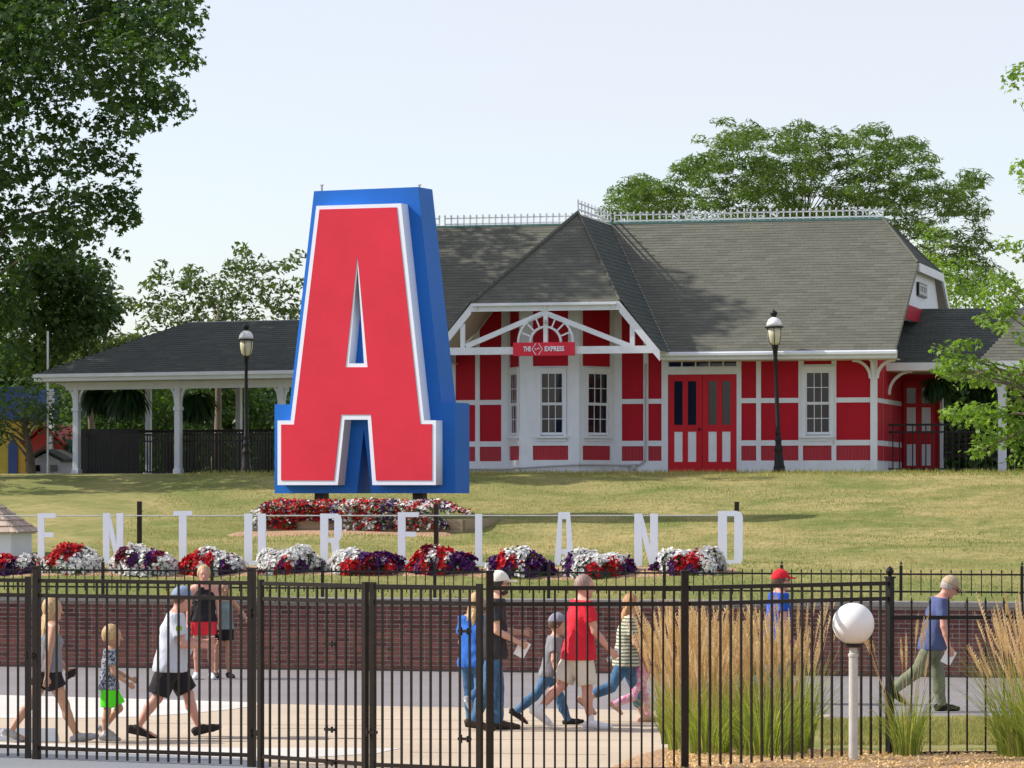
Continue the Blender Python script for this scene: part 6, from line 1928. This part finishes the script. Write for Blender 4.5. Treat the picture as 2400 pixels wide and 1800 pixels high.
    hd = [('e', hc+hp_*.006*H, (hr*.98, hr*.78, hr*1.05), Rh, .01*H),
          ('e', hc+fw*hr*.25-hp_*hr*.62, (hr*.62, hr*.52, hr*.55), Rh, .018*H),
          (hc+fw*hr*.86-hp_*hr*.0, hc+fw*hr*1.13-hp_*hr*.36, .0045*H*hk, .0085*H*hk, .008*H),
          (hc+fw*hr*.70-hp_*hr*1.02-fs_*.008*H, hc+fw*hr*.70-hp_*hr*1.02+fs_*.008*H, .011*H, .011*H, .02*H),
          (hc+fw*hr*.80-hp_*hr*.62-fs_*.010*H, hc+fw*hr*.80-hp_*hr*.62+fs_*.010*H, .006*H, .006*H, .006*H),
          (hc+fw*hr*.80+hp_*hr*.20-fs_*.018*H, hc+fw*hr*.80+hp_*hr*.20+fs_*.018*H, .008*H, .008*H, .012*H)]
    for s_ in (1, -1):
        hd.append(('e', hc+fs_*hr*.80*s_-fw*hr*.08-hp_*hr*.12, (.008*H*hk, .004*H*hk, .015*H*hk), Rh, .004*H))
    pr += hd
    # legs
    for s_ in (1, -1):
        h0, kp, ap_, heel, ball, toe, fd, nrm = [q+dz if i < 6 else q for i, q in enumerate(J[s_])]
        J[s_] = (h0, kp, ap_, heel, ball, toe, fd, nrm)
        sd = (ap_-kp)/np.linalg.norm(ap_-kp); bk = np.cross(V3(0, 1, 0), sd); bk = -bk if bk[0] > 0 else bk
        pr += [(h0+V3(0, 0, .0), h0*.45+kp*.55, .056*H*B, .044*H*B, .025*H), (h0*.45+kp*.55, kp, .044*H*B, .032*H*B**.5, .01*H),
               (kp, kp+sd*sh_l*.33+bk*.008*H, .031*H*B**.5, .033*H*B**.5, .015*H), (kp+sd*sh_l*.33+bk*.008*H, ap_, .032*H*B**.5, .0185*H, .012*H),
               (ap_, heel, .019*H, .018*H, .01*H), (heel, ball, .017*H, .017*H, .012*H), (ap_, ball, .017*H, .015*H, .015*H), (ball, toe, .016*H, .012*H, .01*H)]
    # arms and hands
    W = {}
    for i, s_ in ((0, 1), (1, -1)):
        a, e, ab = arms[i]
        s0 = shl+V3(0, s_*sw, -.012*H)
        d1 = rotv(a, ab, s_); el = s0+d1*up
        inn = V3(0, -s_*.25 if e > 40 else 0, 0)
        d2 = rotv(a+e, ab*.4, s_)+inn*(.9 if e > 60 else .4); d2 /= np.linalg.norm(d2); wr = el+d2*fo
        pr += [(s0, el, .031*H*B**.5, .0235*H*B**.5, .018*H), (el, el*.6+wr*.4, .0235*H*B**.5, .022*H*B**.5, .008*H), (el*.6+wr*.4, wr, .022*H*B**.4, .0145*H, .008*H)]
        # hand
        W[s_] = (s0, el, wr, d1, d2)
        ac = V3(0, 1, 0)-d2*d2[1]; ac = ac/np.linalg.norm(ac)      # across the limb
        pn = np.cross(d2, ac); pn /= np.linalg.norm(pn)
        if pn[0] < 0: pn = -pn
        across = pn; palmdir = -ac*s_                                # palm faces the body, thumb forward
        hl = .105*H
        pr += [(wr, wr+d2*hl*.18, .0135*H, .013*H, .004*H), (wr+d2*hl*.18+across*.011*H, wr+d2*hl*.45+across*.014*H, .0085*H, .008*H, .006*H), (wr+d2*hl*.18-across*.009*H, wr+d2*hl*.45-across*.014*H, .0085*H, .008*H, .006*H), (wr+d2*hl*.2, wr+d2*hl*.45, .0085*H, .0085*H, .006*H)]
        curl = hands[i]
        for j, (o_, L_) in enumerate(((.0165, .42), (.0055, .48), (-.0055, .45), (-.0165, .36))):
            b0 = wr+d2*hl*.44+across*o_*H
            c1 = .35*curl; c2 = .95*curl
            v1 = d2*math.cos(c1)+palmdir*math.sin(c1); v2 = d2*math.cos(c1+c2)+palmdir*math.sin(c1+c2)
            m1 = b0+v1*hl*L_*.55; m2 = m1+v2*hl*L_*.5
            pr += [(b0, m1, .0052*H, .0050*H, .0015*H), (m1, m2, .0050*H, .0042*H, .0015*H)]
        tb = wr+d2*hl*.16+across*.012*H; t1 = tb+(d2*.7+across*.6+palmdir*.3)*hl*.26; t2 = t1+(d2*.95+across*.1+palmdir*.35)*hl*.20
        pr += [(tb, t1, .0068*H, .0058*H, .003*H), (t1, t2, .0056*H, .0046*H, .002*H)]
        W[s_] = (s0, el, wr, d1, d2, wr+d2*hl*.5+palmdir*.02*H, palmdir, across)
    rs = res or max(.0075, .0052*H)
    V, Q = surf(pr, rs)
    link("body", npmesh("body", V, Q, True), root, m=SKIN[skin])
    rc = rs*1.25
    # eyes, mouth
    q = MB()
    for s_ in (1, -1):
        c = hc+fw*hr*.86+fs_*hr*.34*s_+hp_*hr*.06
        q2 = MB(); q2.lathe([(0, -.006), (.006, -.003), (.0065, 0), (.006, .003), (0, .006)], tuple(c), 8); q2.build("eye", M['eye'], root, smooth=True)
    mc = hc+fw*(hr*.80+.006*H)-hp_*hr*.62
    q2 = MB(); q2.bar(mc-fs_*.011*H, mc+fs_*.011*H, .004, .004); q2.build("mouth", M['lip'], root)
    if sunglasses:
        q2 = MB(); c = hc+fw*hr*.98+hp_*hr*.06
        q2.bar(c-fs_*hr*.62, c-fs_*hr*.10, .022, .008, up=tuple(hp_)); q2.bar(c+fs_*hr*.10, c+fs_*hr*.62, .022, .008, up=tuple(hp_)); q2.bar(c-fs_*hr*.1, c+fs_*hr*.1, .004, .005, up=tuple(hp_))
        for s_ in (1, -1): q2.bar(c+fs_*hr*.68*s_, hc+fs_*hr*.84*s_+hp_*hr*.0, .006, .006, up=tuple(hp_))
        q2.build("sunglasses", M['glass_frame'], root)
    # shirt
    g = .010*H if topkind != 'tank' else .006*H
    loose = .013*H
    def fat(p, e): return (p[0], p[1], p[2]+e, p[3]+e, *p[4:]) if not isinstance(p[0], str) else ('e', p[1], tuple(r_+e for r_ in p[2]), p[3], p[4])
    top_p = [fat(p, g) for p in torso[:5]]+[fat(p, g) for p in torso[6:]]
    if topkind != 'tank':
        sl = {'tee': .62, 'polo': .70, 'long': 1.0}[topkind]
        for s_ in (1, -1):
            s0, el, wr, d1, d2 = W[s_][:5]
            e_ = s0+d1*up*sl
            top_p += [(s0-d1*.01*H, e_+d1*.03, .034*H*B**.5+.008*H, .031*H*B**.5+.012*H, .02*H, (e_, d1))]
    else:
        top_p[4] = (shl+V3(0, sw*.40, -.014*H), shl-V3(0, sw*.40, .014*H), .049*H, .049*H, k1)
    hemz = (.030 if topkind == 'tank' else (-.028 if child < .5 else .0))*H
    if topkind != 'tank' or True:
        hb = P0+V3(0, 0, hemz)
        top_p += [(P0+V3(0, .036*H, hemz*.6-.03*H), P0+V3(0, -.036*H, hemz*.6-.03*H), .078*H*B+loose, .078*H*B+loose, .03*H), (chest+V3(0, .03*H, -.03*H), P0+V3(0, .03*H, -.04*H), .06*H*B+loose*.6, .074*H*B+loose, .03*H), (chest+V3(0, -.03*H, -.03*H), P0+V3(0, -.03*H, -.04*H), .06*H*B+loose*.6, .074*H*B+loose, .03*H)]
    ncut = [(nk-sp*(.012*H if topkind != 'tank' else .03*H)+V3(.0, 0, 0), sp*1.0+V3(-.25, 0, 0)*0), (P0+V3(0, 0, hemz-.035*H), V3(0, 0, -1))]
    V, Q = surf(top_p, rc, cuts=ncut)
    link({'tee': "t_shirt", 'polo': "polo_shirt", 'tank': "tank_top", 'long': "shirt"}[topkind], npmesh("shirt", folds(V, .0045), Q, True), root, m=CL[top])
    if topkind == 'polo':
        V, Q = surf([(nk-sp*.02*H+V3(0, .022*H, 0), nk-sp*.02*H-V3(0, .022*H, 0), .040*H, .040*H, .01)], rc, cuts=[(nk-sp*.004*H, sp)]); link("collar", npmesh("collar", V, Q, True), root, m=CL[top])
    if logo:
        c = W[-1][0]+W[-1][3]*up*.38-V3(0, .034*H*B**.5+.0125*H-.028*H*B, 0)
        q2 = MB(); q2.lathe([(0, 0), (.035, .0), (.038, .004), (0, .006)], (0, 0, 0), 14); lo_ = q2.build("round_badge", mat("green_badge", (.25, .42, .03), .6), root); lo_.location = tuple(c-V3(0, .028*H*B, 0)); lo_.rotation_euler = (R(90), 0, 0)
    # bottoms
    bp_ = [fat(torso[0], .008*H), (P0+V3(0, .032*H, -.02*H), P0+V3(0, -.032*H, -.02*H), .070*H*B, .070*H*B, .03*H)]
    wide = .010*H
    for s_ in (1, -1):
        h0, kp, ap_ = J[s_][:3]
        td = (kp-h0)/np.linalg.norm(kp-h0); sd = (ap_-kp)/np.linalg.norm(ap_-kp)
        if botkind == 'shorts': e_ = kp-td*.02*H; bp_ += [(h0, e_+td*.03, .060*H*B+wide*.6, .050*H*B+wide*1.3, .02*H, (e_, td))]
        elif botkind == 'short_shorts': e_ = h0+td*th_l*.50; bp_ += [(h0, e_+td*.03, .060*H*B+wide*.5, .056*H*B+wide*1.2, .02*H, (e_, td))]
        elif botkind == 'mid_shorts': e_ = h0+td*th_l*.84; bp_ += [(h0, e_+td*.03, .060*H*B+wide*.6, .056*H*B+wide*1.4, .02*H, (e_, td))]
        else:
            en = ap_-sd*(.16*H if botkind == 'capri' else 0.0)
            lw = .6 if botkind in ('jeans', 'capri') else 1.0
            bp_ += [(h0, kp, .058*H*B+wide*.6, .036*H*B**.5+wide*lw, .02*H), (kp, en+sd*.03, .036*H*B**.5+wide*lw, .030*H+wide*.5*lw, .012*H, (en+sd*.008*H, sd)), (kp+sd*.02*H, kp+sd*sh_l*.5+np.cross(V3(0, 1, 0), sd)*(-1 if np.cross(V3(0, 1, 0), sd)[0] > 0 else 1)*.010*H, .034*H*B**.5+.008*H, .035*H*B**.5+.006*H, .012*H)]
    V, Q = surf(bp_, rc, cuts=[(P0+sp*.012*H, sp)])
    link({'shorts': "shorts", 'short_shorts': "shorts", 'mid_shorts': "shorts", 'jeans': "jeans", 'pants': "trousers", 'capri': "cropped_jeans"}[botkind], npmesh("bottoms", folds(V, .004), Q, True), root, m=CL[bottom])
    # shoes
    for s_ in (1, -1):
        h0, kp, ap_, heel, ball, toe, fd, nrm = J[s_]
        sd = (ap_-kp)/np.linalg.norm(ap_-kp)
        if shoes == 'sandal':
            sp2 = [(heel+nrm*.014*H, toe+nrm*.010*H, .010*H, .010*H, .01*H), (ball+V3(0, .014*H, 0), ball-V3(0, .014*H, 0), .012*H, .012*H, .004*H)]
            V, Q = surf(sp2, .007)
        else:
            sp2 = [(heel-nrm*.004*H, ball, .024*H, .0225*H, .012*H), (ap_-sd*.0*H, ball-fd*.02*H, .026*H, .020*H, .015*H), (ball, toe+fd*.004*H, .0225*H, .017*H, .01*H), (ball+V3(0, .006*H, 0), ball-V3(0, .006*H, 0), .022*H, .022*H, .01*H)]
            lc_ = [(ap_-sd*.012*H, -sd)]
            low_ = heel+nrm*.020*H
            V, Q = surf(sp2, rs, cuts=lc_)
        sh = link("shoe" if shoes != 'sandal' else "sandal", npmesh("shoe", V, Q, True), root, m=CL[shoes])
        if shoes != 'sandal':
            sole = [(heel+nrm*.018*H-fd*.004*H, toe+nrm*.010*H+fd*.004*H, .0125*H, .010*H, .006*H), (ball+nrm*.014*H+V3(0, .010*H, 0), ball+nrm*.014*H-V3(0, .010*H, 0), .0115*H, .0115*H, .01*H)]
            V, Q = surf(sole, .0075); link("sole", npmesh("sole", V, Q, True), sh, m=CL['shoe_white' if shoes in ('shoe_grey', 'shoe_white') else 'shoe_black'])
        if socks:
            V, Q = surf([(ap_-sd*.07*H, ap_, .0235*H, .024*H, .01)], .0075, cuts=[(ap_-sd*.055*H, -sd)]); link("sock", npmesh("sock", V, Q, True), root, m=CL['sock'])
    # hair
    hg = []
    if hstyle in ('short', 'boy', 'long', 'back', 'tail', 'crop'):
        t = {'crop': .004, 'short': .008, 'boy': .012}.get(hstyle, .012)*H
        hg += [('e', hc+hp_*(.012*H)-fw*.010*H, (hr*.94+t*.4, hr*.78+t, hr*1.02+t), Rh, .01*H)]
        face_n = fw*1.0-hp_*.55; face_n /= np.linalg.norm(face_n)
        cutp = [(hc+fw*hr*.50+hp_*hr*.35, face_n)]
        if hstyle in ('short', 'boy', 'crop', 'tail'): cutp.append((hc-hp_*hr*.45, -hp_+fw*.2))
        V, Q = surf(hg, .0085, cuts=cutp)
        hv = link("hair", npmesh("hair", ruffle(V, .0014), Q, True), root, m=HAIR[hair])
    if hstyle in ('long', 'back'):
        L = (.38 if hstyle == 'back' else .24)*H
        q_ = []
        for j in range(13):
            o_ = (j-6)*.0068*H
            a_ = hc-fw*hr*.55+fs_*o_*1.0-hp_*hr*.1; b_ = a_-fw*.012*H*math.cos(j)-V3(0, 0, L*rng.uniform(.8, 1.05))-V3((.050 if hstyle == 'back' else .040)*H, 0, 0)+fs_*o_*.5
            mid_ = (a_+b_)/2-V3(.018*H*rng.uniform(.5, 1.5), 0, 0)
            q_ += [(a_, mid_, .014*H, .013*H, .004*H), (mid_, b_, .012*H, .004*H, .003*H)]
        for s_ in (1, -1):
            a_ = hc+fs_*hr*.72*s_-fw*hr*.15; q_ += [(a_, a_-V3(0, 0, .12*H)-fw*.03*H, .014*H, .012*H, .01*H)]
        V, Q = surf(q_, .0085); link("long_hair", npmesh("long_hair", ruffle(V, .0022), Q, True), root, m=HAIR[hair])
    if hstyle == 'tail':
        a_ = hc-fw*hr*.7+hp_*hr*.35; V, Q = surf([(a_, a_+hp_*.03*H-fw*.02*H, .014*H, .016*H, .01), (a_-fw*.02*H, a_-fw*.04*H-V3(0, 0, .06*H), .015*H, .006*H, .01)], .0085)
        link("pony_tail", npmesh("pony_tail", V, Q, True), root, m=HAIR[hair])
    if beard:
        V, Q = surf([('e', hc+fw*hr*.42-hp_*hr*.80, (hr*.60, hr*.56, hr*.42), Rh, .01)], .008, cuts=[(hc-hp_*hr*.55, hp_)]); link("beard", npmesh("beard", V, Q, True), root, m=HAIR[hair])
    if cap:
        cu_ = hp_*.95-fw*.15; cu_ /= np.linalg.norm(cu_)
        V, Q = surf([('e', hc+hp_*.016*H-fw*.004*H, (hr*1.06+.004*H, hr*.90+.006*H, hr*1.08+.004*H), Rh, .01)], .0085, cuts=[(hc+hp_*hr*.28, -cu_)])
        cp_ = link("cap", npmesh("cap", V, Q, True), root, m=CL[cap])
        bc = hc+hp_*hr*.36+fw*hr*.95
        V, Q = surf([('e', bc+fw*hr*.25-hp_*.002*H, (hr*.78, hr*.66, .0075*H), Rh, .004), ('e', bc+fw*hr*.1, (hr*.6, hr*.72, .006*H), Rh, .004)], .007, cuts=[(bc-fw*hr*.55, -fw)])
        link("bill", npmesh("bill", V, Q, True), cp_, m=CL[cap])
    root["_w"] = 0
    del root["_w"]
    if held:
        s_, kind, lab = held
        c = W[s_][5]; wr, d2, pd, acr = W[s_][2], W[s_][4], W[s_][6], W[s_][7]
        Mw = Matrix.Translation(root.location) @ Matrix.Rotation(R(face), 4, 'Z')
        p = Mw @ Vector(c)
        if kind == 'paper':
            h_ = MB(); h_.box(-.065, .065, -.0025, .0025, -.15, .05); h_.box(-.06, .07, -.006, -.003, -.14, .045)
            o = h_.build("folded_paper", M['paper'], None); o.location = p; o.rotation_euler = (R(8), R(28), R(face-8)); tag(o, lab, "paper")
        if kind == 'bottle':
            h_ = MB(); h_.lathe([(.0, -.10), (.032, -.10), (.033, .03), (.028, .06), (.014, .085), (.014, .10)], (0, 0, 0), 16)
            o = h_.build("water_bottle", M['bottle'], None, smooth=True); o.location = p; o.rotation_euler = (0, R(55), R(face)); tag(o, lab, "bottle")
            k_ = MB(); k_.lathe([(.016, .10), (.016, .118), (0, .12)], (0, 0, 0), 12); k_.build("lid", M['paper'], o)
        if kind == 'phone':
            h_ = MB(); h_.box(-.037, .037, -.005, .005, -.07, .07)
            o = h_.build("phone", M['glass_frame'] if 'dark' in lab else CL['blue'], None, bevel=.003); o.location = p; o.rotation_euler = (0, R(60), R(face)); tag(o, lab, "phone")
        if kind == 'map':
            h_ = MB(); h_.box(-.11, .11, -.002, .002, -.09, .09); h_.box(-.105, .0, -.004, -.0025, -.085, .085)
            o = h_.build("park_map", CL['greyblue'], None); o.location = p; o.rotation_euler = (R(40), R(-20), R(face)); tag(o, lab, "map")
    return root, W
def bottle_mat():
    m, n, b = nodes("clear_plastic"); b.inputs["Base Color"].default_value = (.85, .9, .95, 1); b.inputs["Roughness"].default_value = .1; b.inputs["Transmission Weight"].default_value = .6; return m
M['bottle'] = bottle_mat()

# legs: ((left thigh, knee, toe-down), (right ...)); the left limb is the far one when walking to the right
person(112, 1740, 0, 1.68, 22, "woman with very long blonde hair in black shorts with white trim at the left border", 'tan', 'blonde', 'back', lean=3, legs=((-24, 14, 14), (24, 2, -12)), arms=((14, 28, 8), (-16, 10, 14)), top='grey', topkind='tank', bottom='black', botkind='short_shorts', shoes='shoe_grey', sex='f', build=.98, held=(1, 'phone', "dark phone in the hand of the long haired woman"))
person(255, 1736, 0, 1.28, 5, "small blond child in speckled shirt and neon green shorts", 'tan', 'blonde', 'boy', lean=2, legs=((24, 62, 22), (-3, 3, 0)), arms=((14, 50, 6), (12, 40, 8)), top='speckle', topkind='tee', bottom='neon', botkind='mid_shorts', shoes='shoe_grey', child=1, socks=True, build=.95)
person(398, 1729, 0, 1.77, 8, "striding man in white shirt, black shorts and light blue cap", 'pink', 'brown', 'short', lean=7, legs=((30, 12, -14), (-20, 14, 12)), arms=((20, 70, 10), (12, 72, 12)), top='white', topkind='polo', bottom='black', botkind='shorts', shoes='shoe_black', cap='greyblue', build=1.18, logo=True, head_pitch=14)
person(478, 1592, 0, 1.70, -85, "girl in black tank top and red shorts standing by the brick wall", 'pink', 'blonde', 'tail', lean=0, legs=((2, 2, 0), (-3, 3, 0)), arms=((0, 8, 10), (2, 6, 12)), top='black', topkind='tank', bottom='coral', botkind='short_shorts', shoes='shoe_white', sex='f', build=.90, hands=(.5, .5))
person(522, 1589, 0, 1.47, -70, "smaller girl with hand on hip in grey green top and black shorts", 'tan', 'brown', 'long', lean=1, legs=((3, 4, 0), (-2, 2, 0)), arms=((-14, 80, 42), (0, 10, 8)), top='teal', topkind='tank', bottom='black', botkind='short_shorts', shoes='shoe_black', sex='f', build=.92, child=.3)
person(1114, 1706, 0, 1.60, 68, "blonde woman in bright blue shirt and jeans half behind the fence post", 'fair', 'blonde', 'long', lean=3, legs=((10, 4, 0), (-12, 62, 40)), arms=((8, 14, 8), (10, 30, 8)), top='blue', topkind='tee', bottom='denim', botkind='jeans', shoes='shoe_grey', sex='f', build=1.08)
_, W_ = person(1157, 1712, 0, 1.86, 4, "tall bearded man in dark shirt and ivory cap looking right", 'fair', 'dark', 'short', lean=3, legs=((7, 6, 0), (-9, 14, 8)), arms=((6, 78, 4), (0, 62, 4)), top='char', topkind='tee', bottom='denim', botkind='jeans', shoes='shoe_brown', cap='ivory', beard=True, sunglasses=True, held=(-1, 'paper', "white folded paper in the hand of the tall bearded man"), build=.90)
person(1288, 1700, 0, 1.38, 6, "boy in grey cap, grey shirt and jeans beside the man in red", 'fair', 'brown', 'short', lean=8, legs=((24, 4, -8), (-34, 16, 32)), arms=((-20, 30, 8), (-8, 22, 12)), top='grey', topkind='tee', bottom='denim', botkind='jeans', shoes='shoe_black', cap='greycap', child=.7, build=.95)
person(1356, 1710, 0, 1.83, 18, "bald man in bright red shirt and cream shorts walking right", 'pink', 'stubble', 'crop', lean=4, legs=((-22, 22, 34), (9, 3, 0)), arms=((-2, 10, 8), (14, 26, 10)), top='red', topkind='tee', bottom='cream', botkind='shorts', shoes='shoe_white', socks=True, build=1.10, held=(-1, 'bottle', "clear water bottle in the hand of the man in red"))
person(1466, 1694, 0, 1.60, 8, "woman with strawberry hair, striped shirt and cropped jeans", 'fair', 'strawberry', 'long', lean=5, legs=((22, 8, -6), (-30, 34, 36)), arms=((20, 24, 8), (10, 40, 10)), top='stripe', topkind='tee', bottom='denim', botkind='capri', shoes='sandal', sex='f', build=1.02)
person(1500, 1692, 0, 1.16, 12, "little blonde girl in pink partly hidden by the reed grass", 'fair', 'strawberry', 'long', lean=3, legs=((18, 8, 0), (-24, 46, 36)), arms=((24, 20, 8), (10, 30, 8)), top='pink', topkind='tank', bottom='pink', botkind='pants', shoes='sandal', sex='f', child=1, build=.95)
person(1822, 1650, 0, 1.79, 12, "man in red cap and cobalt blue shirt above the reed plumes", 'pink', 'brown', 'short', lean=2, legs=((16, 6, 0), (-16, 24, 18)), arms=((-6, 18, 8), (-2, 26, 12)), top='cobalt', topkind='tee', bottom='denim', botkind='jeans', shoes='shoe_white', cap='redcap', build=1.06, sunglasses=True)
person(2186, 1668, 0, 1.76, 4, "man in tan cap, navy shirt and sage trousers with head bowed", 'pink', 'grey', 'short', lean=10, legs=((12, 6, 0), (-30, 22, 30)), arms=((4, 16, 8), (0, 14, 12)), top='navy', topkind='tee', bottom='green', botkind='pants', shoes='shoe_black', cap='tan', head_pitch=42, build=1.10, sunglasses=True, held=(-1, 'paper', "white folded papers held by the man in the navy shirt"))
